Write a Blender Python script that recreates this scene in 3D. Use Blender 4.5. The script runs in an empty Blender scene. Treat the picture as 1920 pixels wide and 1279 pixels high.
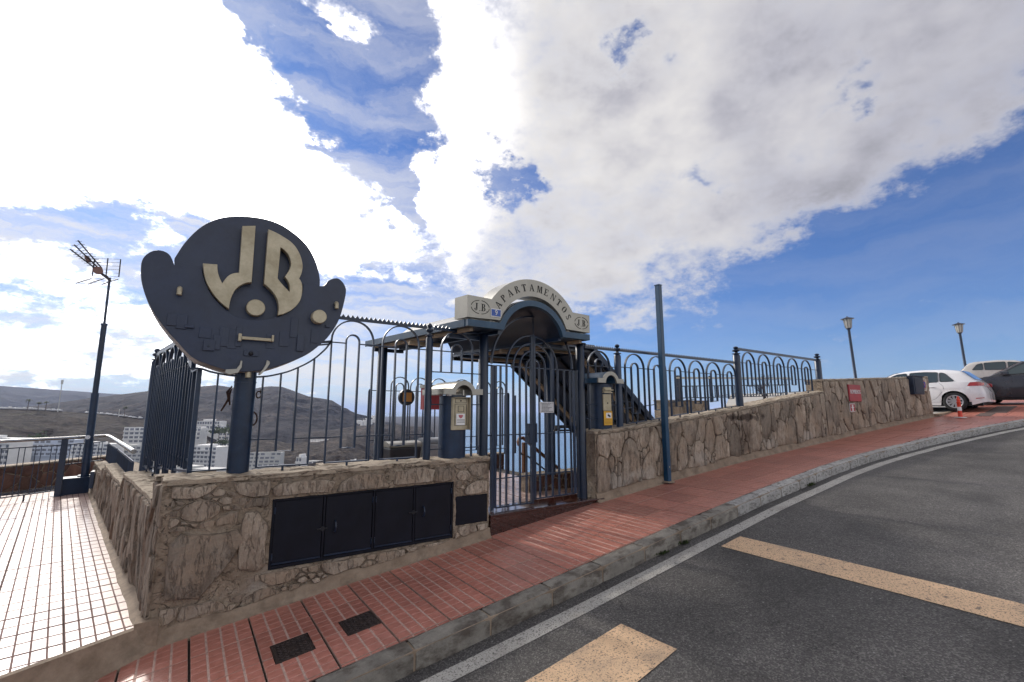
import bpy, bmesh, math, random
from mathutils import Vector, Matrix, noise
R = math.radians
SC = bpy.context.scene
COL = SC.collection
# ------------------------------------------------------------------ camera
CAM = (0.075, -5.092, 1.75)
cd = bpy.data.cameras.new('camera'); cam = bpy.data.objects.new('camera', cd); COL.objects.link(cam)
cam.location = CAM; cam.rotation_euler = (R(98.63), 0, R(54.84 - 90))
cd.sensor_width = 36; cd.lens = 16.0; cd.clip_start = 0.05; cd.clip_end = 90000
SC.camera = cam
SC.view_settings.view_transform = 'Standard'; SC.view_settings.look = 'None'
SC.view_settings.gamma = 1; SC.view_settings.use_curve_mapping = False
SC.view_settings.exposure = EXPOSURE = 0.0
SC.cycles.volume_bounces = 1
SC.cycles.use_denoising = True
# ------------------------------------------------------------------ sun
SUN_AZ, SUN_EL = 99.0, 31.0          # degrees, azimuth from +X
sd = bpy.data.lights.new('sun', 'SUN'); so = bpy.data.objects.new('sun', sd); COL.objects.link(so)
sd.energy = 2.4; sd.angle = R(3.0); sd.color = (1.0, 0.94, 0.86)
sv = Vector((math.cos(R(SUN_AZ)) * math.cos(R(SUN_EL)), math.sin(R(SUN_AZ)) * math.cos(R(SUN_EL)), math.sin(R(SUN_EL))))
so.rotation_euler = sv.to_track_quat('Z', 'Y').to_euler(); so.location = (0, 0, 30)
# ------------------------------------------------------------------ sky: clouds in azimuth / elevation (degrees)
BLOBS = [
    (103.0, 27.9, 15.2, 9.7, 141, 1.5), (112.2, 37.4, 19.1, 10.9, 126, 1.2), (89.7, 27.2, 10.2, 8.6, -164, 1.4), (80.0, 25.7, 6.9, 4.5, -151, 1.3),
    (96.6, 39.6, 9.6, 5.4, 149, 0.9), (87.0, 19.8, 13.1, 3.4, -175, 0.7), (106.7, 19.9, 7.9, 4.6, 150, 0.9), (101.5, 9.7, 8.5, 3.5, 177, 0.75),
    (101.5, 4.1, 10.6, 2.8, -180, 0.8), (93.7, 6.7, 6.2, 4.7, 175, 0.5), (84.5, 7.5, 7.2, 4.7, 176, 0.35), (79.9, 42.0, 5.0, 2.2, 173, 1.0),
    (75.1, 40.1, 2.3, 1.3, -179, 0.5), (72.9, 32.9, 2.7, 2.0, 47, 0.4), (48.1, 39.3, 19.9, 10.9, -176, 1.2), (27.8, 36.7, 24.8, 11.5, -174, 1.3),
    (8.4, 33.8, 13.3, 7.8, -160, 1.2), (17.5, 27.0, 13.5, 6.6, 176, 0.9), (29.9, 26.3, 17.6, 9.6, 180, 1.0), (43.6, 25.1, 15.8, 8.5, -175, 0.9),
    (62.0, 28.4, 8.9, 6.3, 67, 0.75), (64.6, 43.7, 5.9, 2.7, 174, 0.5), (60.7, 35.7, 6.4, 5.0, 67, 0.5), (55.5, 19.2, 10.4, 3.9, -162, 0.65),
    (43.9, 16.3, 9.4, 2.9, 178, 0.5), (32.2, 19.7, 11.9, 4.3, 173, 0.5), (50.8, 54.8, 72.3, 8.0, -178, 1.2), (8.4, 46.0, 30.7, 8.7, -151, 1.2),
    (68.1, 24.3, 3.4, 2.4, 172, 0.3), (62.5, 17.8, 10.9, 2.6, -178, 0.4), (75.7, 20.5, 9.2, 1.5, -179, 0.45), (68.6, 18.7, 11.8, 1.4, -177, 0.3),
    (38.9, 10.9, 3.2, 1.6, -177, 0.5), (33.3, 11.0, 3.3, 1.0, -176, 0.5), (31.6, 12.5, 2.6, 0.7, -175, 0.4), (41.1, 10.3, 3.2, 2.0, -177, 0.4),
    (35.6, 13.2, 7.4, 0.6, -170, 0.12), (11.8, 8.8, 5.5, 0.8, -179, 0.22), (15.8, 8.0, 6.2, 0.4, -174, 0.14), (75.9, 13.1, 15.1, 3.7, 175, 0.25),
    (71.7, 1.2, 18.3, 2.5, 180, 0.35), (77.6, 20.8, 12.0, 1.8, 178, 0.35), (59.0, 13.9, 11.0, 1.5, -175, 0.2), (73.4, 36.0, 5.1, 4.9, 135, -0.6),
    (78.3, 36.1, 4.4, 2.6, -161, -0.65), (82.6, 38.0, 3.3, 1.9, -142, -0.8), (86.0, 39.7, 2.0, 1.4, -151, -0.7), (69.3, 41.4, 3.3, 3.1, 120, -0.7),
    (70.0, 29.4, 5.3, 2.3, 73, -0.7), (68.8, 24.3, 3.0, 2.0, 90, -0.4), (57.4, 29.3, 2.6, 1.3, -141, -0.62), (54.5, 26.6, 2.4, 1.1, -168, -0.48),
    (38.0, 41.0, 2.4, 1.7, -170, -0.46), (15.3, 29.6, 2.9, 1.3, 163, -0.28), (102.1, 15.6, 7.3, 1.3, 169, -0.45), (15.3, 29.6, 2.5, 1.2, 170, -0.12),
    (31.2, 25.4, 2.5, 1.0, -161, -0.22), (8.6, 18.3, 9.1, 5.0, 154, -0.55), (14.9, 13.9, 16.5, 4.1, 176, -0.5),
]

def sky():
    w = bpy.data.worlds.new('World'); SC.world = w; w.use_nodes = True
    nt = w.node_tree; N = nt.nodes; L = nt.links; N.clear()
    def nd(t, **k):
        n = N.new(t)
        for a, b in k.items(): setattr(n, a, b)
        return n
    def put(s, v):
        if hasattr(v, 'is_output') or hasattr(v, 'links'): L.new(v, s)
        else: s.default_value = v
    def mth(op, a, b=None, c=None, clamp=False):
        n = nd('ShaderNodeMath', operation=op, use_clamp=clamp); put(n.inputs[0], a)
        if b is not None: put(n.inputs[1], b)
        if c is not None: put(n.inputs[2], c)
        return n.outputs[0]
    def vm(op, a, b=None, s=None):
        n = nd('ShaderNodeVectorMath', operation=op); put(n.inputs[0], a)
        if b is not None: put(n.inputs[1], b)
        if s is not None: put(n.inputs['Scale'], s)
        return n
    def mr(x, a, b, c=0.0, d=1.0, it='SMOOTHSTEP'):
        n = nd('ShaderNodeMapRange', interpolation_type=it); put(n.inputs[0], x)
        for i, q in enumerate((a, b, c, d)): put(n.inputs[i + 1], q)
        return n.outputs[0]
    def mixc(f, a, b):
        n = nd('ShaderNodeMix', data_type='RGBA'); put(n.inputs['Factor'], f)
        put(n.inputs['A'] if False else n.inputs[6], a); put(n.inputs[7], b)
        return n.outputs[2]
    tc = nd('ShaderNodeTexCoord'); d = vm('NORMALIZE', tc.outputs['Generated']).outputs[0]
    sp = nd('ShaderNodeSeparateXYZ'); L.new(d, sp.inputs[0]); X, Y, Z = sp.outputs
    az = mth('MULTIPLY', mth('ARCTAN2', Y, X), 57.2958)
    el = mth('MULTIPLY', mth('ARCSINE', Z), 57.2958)
    # the cloud deck as seen on a flat layer, for the fine structure
    zz = mth('ADD', mth('MAXIMUM', Z, 0.0), 0.16)
    lay = nd('ShaderNodeCombineXYZ'); L.new(mth('DIVIDE', X, zz), lay.inputs[0]); L.new(mth('DIVIDE', Y, zz), lay.inputs[1])
    def noi(vec, sc, det=6, rough=.55, dist=0.0):
        n = nd('ShaderNodeTexNoise'); L.new(vec, n.inputs['Vector'])
        n.inputs['Scale'].default_value = sc; n.inputs['Detail'].default_value = det
        n.inputs['Roughness'].default_value = rough; n.inputs['Distortion'].default_value = dist
        return n
    sc3 = vm('MULTIPLY', d, (1, 1, 1.6)).outputs[0]
    w1 = noi(sc3, 5.0, 6, .62)
    wv = vm('SUBTRACT', w1.outputs['Color'], (.5, .5, .5)).outputs[0]
    cb = nd('ShaderNodeCombineXYZ'); L.new(az, cb.inputs[0]); L.new(el, cb.inputs[1])
    P = vm('ADD', cb.outputs[0], vm('MULTIPLY', wv, (22, 17, 0)).outputs[0]).outputs[0]
    w2 = noi(sc3, 17.0, 7, .68)
    P = vm('ADD', P, vm('MULTIPLY', vm('SUBTRACT', w2.outputs['Color'], (.5, .5, .5)).outputs[0], (6, 5, 0)).outputs[0]).outputs[0]
    P = vm('MULTIPLY', P, (1, 1, 0)).outputs[0]
    pos = neg = None
    for (a, e, ra, re, rot, amp) in BLOBS:
        m = nd('ShaderNodeMapping', vector_type='TEXTURE'); L.new(P, m.inputs['Vector'])
        m.inputs['Location'].default_value = (a, e, 0); m.inputs['Rotation'].default_value = (0, 0, R(rot))
        m.inputs['Scale'].default_value = (ra, re, 1)
        q = vm('DOT_PRODUCT', m.outputs[0], m.outputs[0]).outputs['Value']
        g = mth('MULTIPLY', mth('POWER', 2.718, mth('MULTIPLY', q, -0.9)), amp)
        if amp > 0: pos = g if pos is None else mth('ADD', pos, g)
        else: neg = g if neg is None else mth('ADD', neg, g)
    total = mth('ADD', mth('SUBTRACT', 1.05, mth('POWER', 2.718, mth('MULTIPLY', pos, -1.25))), neg)
    # away from the mapped part of the sky the cover is broken cloud
    n0 = noi(sc3, 1.6, 4, .5, .3)
    fx = vm('DOT_PRODUCT', d, (0.576 * .94, 0.8175 * .94, 0.34)).outputs['Value']
    away = mr(fx, .30, .62, 1.0, 0.0)
    total = mth('ADD', total, mth('MULTIPLY', away, mr(n0.outputs[0], .30, .56, .1, 1.0)))
    fine = noi(vm('ADD', lay.outputs[0], vm('SCALE', wv, s=.25).outputs[0]).outputs[0], 2.2, 9, .6)
    fine2 = noi(sc3, 14.0, 8, .62)
    # ragged edges: the noise counts most where the cover is neither full nor empty
    edge = mr(total, .98, .55, .55, 1.5)
    f = mth('ADD', total, mth('MULTIPLY', mth('MULTIPLY', mth('SUBTRACT', fine.outputs[0], .5), 1.15), edge))
    f = mth('ADD', f, mth('MULTIPLY', mth('MULTIPLY', mth('SUBTRACT', fine2.outputs[0], .5), .95), edge))
    fine3 = noi(sc3, 42.0, 6, .7)
    f = mth('ADD', f, mth('MULTIPLY', mth('MULTIPLY', mth('SUBTRACT', fine3.outputs[0], .5), .38), edge))
    mask = mth('POWER', mr(f, .10, 1.06), 1.55)
    # thin high haze
    st = noi(vm('MULTIPLY', vm('ADD', sc3, vm('SCALE', wv, s=.2).outputs[0]).outputs[0], (1.2, 1.2, 7)).outputs[0], 1.8, 6, .6)
    veil = mth('MULTIPLY', mr(st.outputs[0], .30, .66), mth('MULTIPLY', mr(az, 30, 82, .10, .93), mr(el, 17, 34, 1.0, .50)))
    mask = mth('MAXIMUM', mask, veil)
    # brightness: thin bright edges, grey thick bellies, and the glow round the sun
    sdv = vm('DOT_PRODUCT', d, tuple(sv)).outputs['Value']
    glow = mr(sdv, .75, 1.0, 0.0, 1.0, 'SMOOTHERSTEP')
    glow2 = mr(sdv, .2, .9, 0.0, 1.0)
    shade = noi(vm('ADD', sc3, (3.1, 1.7, .4)).outputs[0], 3.2, 5, .55)
    thick = mr(f, .7, 1.2, 0.0, 1.0)
    br = mth('ADD', .71, mth('MULTIPLY', mth('MULTIPLY', thick, mr(shade.outputs[0], .33, .66, .0, 1.0)), -.34))
    full = mth('POWER', mr(f, .45, 1.0), 2.0)
    br = mth('ADD', br, mth('MULTIPLY', glow2, .24)); br = mth('ADD', br, mth('MULTIPLY', mth('MULTIPLY', glow, full), 6.0)); br = mth('ADD', br, mr(sdv, .1, -.7, 0.0, .85))
    cc = mixc(mr(br, .5, .9), (.84, .83, .93, 1), (1.0, .97, .945, 1))
    ccol = vm('SCALE', cc, s=br).outputs[0]
    skt = nd('ShaderNodeTexSky', sky_type='NISHITA'); skt.sun_disc = False
    skt.sun_elevation = R(SUN_EL); skt.sun_rotation = R(90 - SUN_AZ); skt.altitude = 100
    skt.air_density = 1.0; skt.dust_density = .3; skt.ozone_density = 3.0
    base = vm('MULTIPLY', skt.outputs[0], (.050, .073, .114)).outputs[0]
    fin = mixc(mask, base, ccol)
    # Background strength is 0.1, so the cloud luminance is given in the same raw units
    bg = nd('ShaderNodeBackground'); bg.inputs['Strength'].default_value = 0.1
    L.new(vm('SCALE', fin, s=10.0).outputs[0], bg.inputs['Color'])
    out = nd('ShaderNodeOutputWorld'); L.new(bg.outputs[0], out.inputs[0])
    w.cycles.sampling_method = 'MANUAL'; w.cycles.sample_map_resolution = 1024
sky()

# ------------------------------------------------------------------ ground profile (x runs uphill along the street, y away from it)
GP = [(-40, -5.0), (-6, -.98), (-.58, -.267), (.27, -.159), (1.52, -.013), (3.3, .178), (5.2, .38), (7, .545), (9.57, .74), (13.8, .98), (20, 1.5), (24, 1.78 + .14), (34, 2.5), (90, 5.5)]
def lerp_tab(T, x):
    if x <= T[0][0]: (a, b), (c, d) = T[0], T[1]
    else:
        for (a, b), (c, d) in zip(T, T[1:]):
            if x <= c: break
    return b + (d - b) * (x - a) / (c - a)
def zg(x): return lerp_tab(GP, x)
KO = [(-12, -1.70), (-2, -1.68), (3, -1.68), (5, -1.64), (7.5, -1.57), (9.6, -1.52), (11.5, -1.50), (13, -1.56), (14.5, -1.72), (16, -1.98), (18, -2.38), (20, -2.88), (23, -3.75), (28, -5.5), (45, -13)]
def ykerb(x): return lerp_tab(KO, x)
def ywall(x): return 0.0 if x < 13.6 else -.6 * ((x - 13.6) / 6.6) ** 1.3
SD = Vector((-.1633, .9866, 0))       # direction of everything that runs back from the street
SN = Vector((-.9866, -.1633, 0))      # its outward (downhill) normal
rng = random.Random(7)

# ------------------------------------------------------------------ materials
MATS = {}
def new_mat(name):
    m = bpy.data.materials.new(name); m.use_nodes = True
    nt = m.node_tree; b = nt.nodes['Principled BSDF']
    return m, nt, b
def c3(c): return (c[0], c[1], c[2], 1)
def mat(name, col, rough=.6, metal=0, var=.15, scale=6, col2=None, bump=.15, bscale=50, rand=0.0, spec=.5, stretch=(1, 1, 1), world=False, dist=.3, thr=(.35, .65), coat=0, bdist=.01):
    if name in MATS: return MATS[name]
    m, nt, b = new_mat(name); N = nt.nodes; L = nt.links
    if world: src = N.new('ShaderNodeNewGeometry').outputs['Position']
    else: src = N.new('ShaderNodeTexCoord').outputs['Object']
    mp = N.new('ShaderNodeMapping'); L.new(src, mp.inputs[0]); mp.inputs['Scale'].default_value = stretch
    vec = mp.outputs[0]
    if rand:
        oi = N.new('ShaderNodeObjectInfo'); ad = N.new('ShaderNodeVectorMath'); ad.operation = 'ADD'
        sc = N.new('ShaderNodeVectorMath'); sc.operation = 'SCALE'; cx = N.new('ShaderNodeCombineXYZ')
        for i in range(3): L.new(oi.outputs['Random'], cx.inputs[i])
        L.new(cx.outputs[0], sc.inputs[0]); sc.inputs['Scale'].default_value = 37.0
        L.new(vec, ad.inputs[0]); L.new(sc.outputs[0], ad.inputs[1]); vec = ad.outputs[0]
    n = N.new('ShaderNodeTexNoise'); L.new(vec, n.inputs['Vector']); n.inputs['Scale'].default_value = scale
    n.inputs['Detail'].default_value = 8; n.inputs['Roughness'].default_value = .62; n.inputs['Distortion'].default_value = dist
    r = N.new('ShaderNodeValToRGB'); L.new(n.outputs[0], r.inputs[0])
    r.color_ramp.elements[0].position = thr[0]; r.color_ramp.elements[1].position = thr[1]
    if col2 is None:
        r.color_ramp.elements[0].color = c3([v * (1 - var) for v in col]); r.color_ramp.elements[1].color = c3([min(1, v * (1 + var)) for v in col])
    else:
        r.color_ramp.elements[0].color = c3(col); r.color_ramp.elements[1].color = c3(col2)
    colour = r.outputs[0]
    n2 = N.new('ShaderNodeTexNoise'); L.new(vec, n2.inputs['Vector']); n2.inputs['Scale'].default_value = bscale
    n2.inputs['Detail'].default_value = 6; n2.inputs['Roughness'].default_value = .7
    hv = N.new('ShaderNodeHueSaturation'); L.new(colour, hv.inputs['Color'])
    mm = N.new('ShaderNodeMath'); mm.operation = 'MULTIPLY_ADD'; L.new(n2.outputs[0], mm.inputs[0]); mm.inputs[1].default_value = var * 2.2; mm.inputs[2].default_value = 1 - var * 1.1
    val = mm.outputs[0]
    if rand:
        m2 = N.new('ShaderNodeMath'); m2.operation = 'MULTIPLY_ADD'; L.new(oi.outputs['Random'], m2.inputs[0]); m2.inputs[1].default_value = rand * 2; m2.inputs[2].default_value = 1 - rand
        m3 = N.new('ShaderNodeMath'); m3.operation = 'MULTIPLY'; L.new(val, m3.inputs[0]); L.new(m2.outputs[0], m3.inputs[1]); val = m3.outputs[0]
    L.new(val, hv.inputs['Value'])
    L.new(hv.outputs[0], b.inputs['Base Color'])
    rr = N.new('ShaderNodeMapRange'); L.new(n.outputs[0], rr.inputs[0]); rr.inputs[3].default_value = max(.03, rough * .82); rr.inputs[4].default_value = min(1, rough * 1.18)
    L.new(rr.outputs[0], b.inputs['Roughness'])
    b.inputs['Metallic'].default_value = metal; b.inputs['Specular IOR Level'].default_value = spec
    if coat: b.inputs['Coat Weight'].default_value = coat; b.inputs['Coat Roughness'].default_value = .06
    if bump:
        bp = N.new('ShaderNodeBump'); bp.inputs['Strength'].default_value = bump; bp.inputs['Distance'].default_value = bdist
        ma = N.new('ShaderNodeMath'); ma.operation = 'ADD'; L.new(n.outputs[0], ma.inputs[0]); L.new(n2.outputs[0], ma.inputs[1])
        L.new(ma.outputs[0], bp.inputs['Height']); L.new(bp.outputs[0], b.inputs['Normal'])
    MATS[name] = m
    return m
def spots(m, col, scale, lo, hi, fac=.8, rough=None, stretch=(1, 1, 1), world=True):
    """a second layer (stains, wear, aggregate) mixed over a material's own colour"""
    nt = m.node_tree; N = nt.nodes; L = nt.links; b = N['Principled BSDF']
    old = b.inputs['Base Color'].links[0].from_socket
    if world: src = N.new('ShaderNodeNewGeometry').outputs['Position']
    else: src = N.new('ShaderNodeTexCoord').outputs['Object']
    mp = N.new('ShaderNodeMapping'); L.new(src, mp.inputs[0]); mp.inputs['Scale'].default_value = stretch
    n = N.new('ShaderNodeTexNoise'); L.new(mp.outputs[0], n.inputs['Vector']); n.inputs['Scale'].default_value = scale; n.inputs['Detail'].default_value = 7; n.inputs['Roughness'].default_value = .65
    r = N.new('ShaderNodeMapRange'); L.new(n.outputs[0], r.inputs[0]); r.inputs[1].default_value = lo; r.inputs[2].default_value = hi; r.inputs[4].default_value = fac
    x = N.new('ShaderNodeMix'); x.data_type = 'RGBA'; L.new(r.outputs[0], x.inputs['Factor']); L.new(old, x.inputs[6]); x.inputs[7].default_value = c3(col)
    L.new(x.outputs[2], b.inputs['Base Color'])
    return m
def navy(): return mat('navy_paint', (.020, .040, .075), .38, 0, .12, 9, bump=.05, bscale=80)
M_NAVY = spots(spots(mat('navy_paint', (.0085, .021, .048), .33, 0, .2, 9, bump=.10, bscale=80, rand=.25), (.03, .04, .055), 22, .58, .72, .6), (.11, .05, .03), 30, .70, .74, .8)
M_BLUE = spots(mat('petrol_blue_paint', (.016, .060, .115), .42, 0, .15, 5, bump=.12, bscale=70), (.05, .12, .17), 14, .5, .75, .5)
M_DKBOARD = spots(spots(mat('board_blue_grey', (.019, .029, .060), .42, 0, .2, 3, bump=.10, bscale=30), (.033, .045, .074), 2.2, .50, .72, .8, stretch=(1, 1, .5)), (.075, .08, .09), 30, .66, .74, .4, stretch=(1, 1, .12))
M_BRASS = mat('aged_brass', (.34, .29, .19), .45, .35, .2, 5, col2=(.50, .44, .31), bump=.08, bscale=40)
M_STEEL = mat('brushed_steel', (.36, .34, .29), .38, .75, .15, 3, bump=.05, bscale=30, stretch=(1, 1, 4))
M_SIGNM = mat('satin_bronze_metal', (.36, .345, .30), .42, .45, .1, 2.5, bump=.05, bscale=30)
M_BLACK = mat('black_paint', (.008, .009, .014), .42, 0, .2, 6, bump=.1, bscale=60)
M_CABINET = spots(mat('cabinet_black_paint', (.0055, .0065, .013), .55, 0, .25, 4, bump=.14, bscale=45, spec=.22), (.011, .012, .018), 5, .5, .8, .7, stretch=(1, 1, .3))
M_WHITE = mat('white_paint', (.78, .78, .76), .5, 0, .04, 3, bump=.02)
M_RED = mat('red_paint', (.36, .035, .045), .5, 0, .15, 6, bump=.05)
M_BEIGE = mat('beige_beam', (.42, .33, .22), .6, 0, .15, 5, bump=.1)
M_DARK = mat('dark_void', (.006, .006, .008), .8, 0, .1, 5, bump=0)
M_RUBBER = mat('black_rubber', (.012, .012, .013), .75, 0, .15, 20, bump=.1)
M_WOOD = mat('brown_wood', (.16, .065, .03), .45, 0, .3, 6, stretch=(1, 1, 8), bump=.15)
M_MORTAR = spots(spots(mat('mortar', (.25, .19, .135), .92, 0, .35, 4, col2=(.42, .335, .25), bump=1.0, bscale=26, world=True, bdist=.045, dist=1.2), (.075, .052, .036), 9, .56, .68, .8), (.44, .39, .33), 2.2, .55, .7, .6)
def strata(m, scale, dark, stretch, lo=.47, hi=.40, fac=.75, dist=.25, wid=.020):
    # thin dark cracks where a stretched noise crosses its middle value
    nt = m.node_tree; N = nt.nodes; L = nt.links; b = N['Principled BSDF']; old = b.inputs['Base Color'].links[0].from_socket
    tc = N.new('ShaderNodeTexCoord'); oi = N.new('ShaderNodeObjectInfo'); mp = N.new('ShaderNodeMapping'); L.new(tc.outputs['Object'], mp.inputs[0]); mp.inputs['Scale'].default_value = stretch
    cx = N.new('ShaderNodeCombineXYZ'); L.new(oi.outputs['Random'], cx.inputs[1]); L.new(cx.outputs[0], mp.inputs['Rotation'])
    n = N.new('ShaderNodeTexNoise'); L.new(mp.outputs[0], n.inputs['Vector']); n.inputs['Scale'].default_value = scale; n.inputs['Detail'].default_value = 6; n.inputs['Roughness'].default_value = .6; n.inputs['Distortion'].default_value = dist
    a = N.new('ShaderNodeMath'); a.operation = 'SUBTRACT'; L.new(n.outputs[0], a.inputs[0]); a.inputs[1].default_value = .5
    c = N.new('ShaderNodeMath'); c.operation = 'ABSOLUTE'; L.new(a.outputs[0], c.inputs[0])
    r = N.new('ShaderNodeMapRange'); L.new(c.outputs[0], r.inputs[0]); r.inputs[1].default_value = wid; r.inputs[2].default_value = .0; r.inputs[3].default_value = 0; r.inputs[4].default_value = fac
    x = N.new('ShaderNodeMix'); x.data_type = 'RGBA'; L.new(r.outputs[0], x.inputs['Factor']); L.new(old, x.inputs[6]); x.inputs[7].default_value = c3(dark); L.new(x.outputs[2], b.inputs['Base Color'])
    ob = b.inputs['Normal'].links[0].from_node; b2 = N.new('ShaderNodeBump'); b2.inputs['Strength'].default_value = .9; b2.inputs['Distance'].default_value = .02; b2.invert = True
    L.new(r.outputs[0], b2.inputs['Height']); L.new(ob.outputs[0], b2.inputs['Normal']); L.new(b2.outputs[0], b.inputs['Normal'])
    return m
M_JOINT_SHADE = spots(mat('joint_shade', (.035, .025, .018), .95, 0, .3, 8, col2=(.07, .05, .036), bump=.5, bscale=60, world=True), (.27, .21, .155), 5, .38, .54, .95)  # gap shadow round each stone painted as a dark ring, with mortar patches
M_STONE = strata(spots(spots(mat('rough_stone', (.27, .21, .158), .88, 0, .34, 2.6, col2=(.47, .39, .305), bump=1.0, bscale=30, rand=.36, dist=1.6, stretch=(1.6, 1.6, .8), bdist=.035), (.40, .30, .215), 1.7, .48, .60, .85), (.42, .37, .31), 6, .60, .72, .4), 3.0, (.12, .095, .07), (4, 4, .9), fac=.5)
M_STONEV = strata(spots(mat('split_stone_edges', (.24, .185, .14), .9, 0, .4, 5, col2=(.46, .38, .30), bump=1.0, bscale=30, rand=.35, dist=1.6, stretch=(3, 3, .35), bdist=.045), (.27, .165, .105), 3, .48, .62, .8, stretch=(2, 2, .4)), 5.0, (.05, .035, .025), (5, 5, .35))
M_STONED = mat('red_brown_stone', (.07, .028, .020), .85, 0, .3, 4, col2=(.15, .075, .05), bump=.7, bscale=30, rand=.35, bdist=.02)
M_COPE = spots(mat('coping_stone', (.33, .26, .19), .9, 0, .2, 5, col2=(.50, .42, .32), bump=1.0, bscale=24, world=True, bdist=.02, stretch=(.6, 2.5, 2)), (.16, .11, .075), 9, .56, .66, .8, stretch=(.4, 3, 1))
def stain(m, c, r, col, fac=.9):
    nt = m.node_tree; N = nt.nodes; L = nt.links; b = N['Principled BSDF']; old = b.inputs['Base Color'].links[0].from_socket
    g = N.new('ShaderNodeNewGeometry'); n = N.new('ShaderNodeTexNoise'); L.new(g.outputs['Position'], n.inputs['Vector']); n.inputs['Scale'].default_value = 5; n.inputs['Detail'].default_value = 6
    mp = N.new('ShaderNodeMapping'); mp.vector_type = 'TEXTURE'; L.new(g.outputs['Position'], mp.inputs[0]); mp.inputs['Location'].default_value = c; mp.inputs['Scale'].default_value = r
    l = N.new('ShaderNodeVectorMath'); l.operation = 'LENGTH'; L.new(mp.outputs[0], l.inputs[0]); a = N.new('ShaderNodeMath'); a.operation = 'MULTIPLY_ADD'; L.new(n.outputs[0], a.inputs[0]); a.inputs[1].default_value = -2.4; L.new(l.outputs['Value'], a.inputs[2])
    q = N.new('ShaderNodeMapRange'); L.new(a.outputs[0], q.inputs[0]); q.inputs[1].default_value = -.1; q.inputs[2].default_value = -.6; q.inputs[3].default_value = 0; q.inputs[4].default_value = fac
    x = N.new('ShaderNodeMix'); x.data_type = 'RGBA'; L.new(q.outputs[0], x.inputs['Factor']); L.new(old, x.inputs[6]); x.inputs[7].default_value = c3(col); L.new(x.outputs[2], b.inputs['Base Color'])
strata(M_MORTAR, 3.2, (.07, .05, .036), (1.2, 1.2, 2.2), fac=.8, dist=1.0, wid=.014); strata(M_COPE, 3.0, (.12, .085, .055), (.7, 3, 3), fac=.8, dist=.8, wid=.02)
for m_ in (M_STONE, M_MORTAR, M_JOINT_SHADE):
    stain(m_, (9.55, 0, 1.60), (.75, .4, .075), (.045, .025, .018)); stain(m_, (9.5, 0, 1.2), (.35, .4, .4), (.10, .07, .05), .6)
    for sx_ in (5.75, 6.3, 8.0, 10.6, 12.4): stain(m_, (sx_, 0, zg(sx_) + .22), (.28, .4, .16), (.52, .47, .40), .6)
M_PLASTER = spots(mat('cement_skirt', (.20, .145, .10), .9, 0, .2, 5, col2=(.31, .24, .175), bump=.5, bscale=40, world=True), (.09, .065, .045), 3.5, .5, .7, .7)
M_CONC = spots(mat('kerb_concrete', (.155, .14, .12), .85, 0, .25, 6, col2=(.26, .24, .205), bump=.6, bscale=90, world=True, rand=.12), (.06, .045, .034), 5, .47, .62, .8, stretch=(1, 1, 2))
M_CONCP = spots(mat('kerb_pale_paint', (.27, .26, .245), .8, 0, .15, 6, col2=(.40, .39, .37), bump=.6, bscale=70, world=True, rand=.08), (.12, .11, .10), 9, .5, .62, .8, stretch=(1.5, 1.5, 3))
M_GROUT = mat('grout', (.045, .036, .030), .95, 0, .25, 20, bump=.4, bscale=80, world=True)
M_GROUTP = mat('tile_groove', (.47, .32, .265), .8, 0, .2, 30, bump=.3, bscale=90, world=True)
M_GRANITE = mat('red_granite', (.038, .012, .010), .12, 0, .5, 60, bump=0, bscale=160, coat=.5)
M_GROUTT = mat('terrace_groove', (.20, .13, .115), .9, 0, .15, 30, bump=.2, bscale=90, world=True, spec=.2)
M_GREY = mat('grey_metal', (.30, .31, .33), .4, .4, .1, 5)
def tile_mat():
    m = mat('red_tile', (.36, .13, .092), .34, 0, .16, 18, col2=(.47, .185, .14), bump=.35, bscale=170, rand=.16, spec=.5, bdist=.004)
    spots(m, (.22, .085, .065), 1.3, .48, .7, .55)
    spots(m, (.62, .42, .36), 260, .66, .72, .7)
    spots(m, (.10, .06, .05), 6, .66, .76, .55)
    return m
M_TILE = tile_mat()
M_TILET = spots(mat('terrace_tile', (.50, .34, .29), .30, 0, .10, 14, col2=(.58, .42, .36), bump=.2, bscale=120, rand=.08, spec=.7, bdist=.004, coat=.3), (.34, .22, .18), 1.6, .5, .7, .5)
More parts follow.
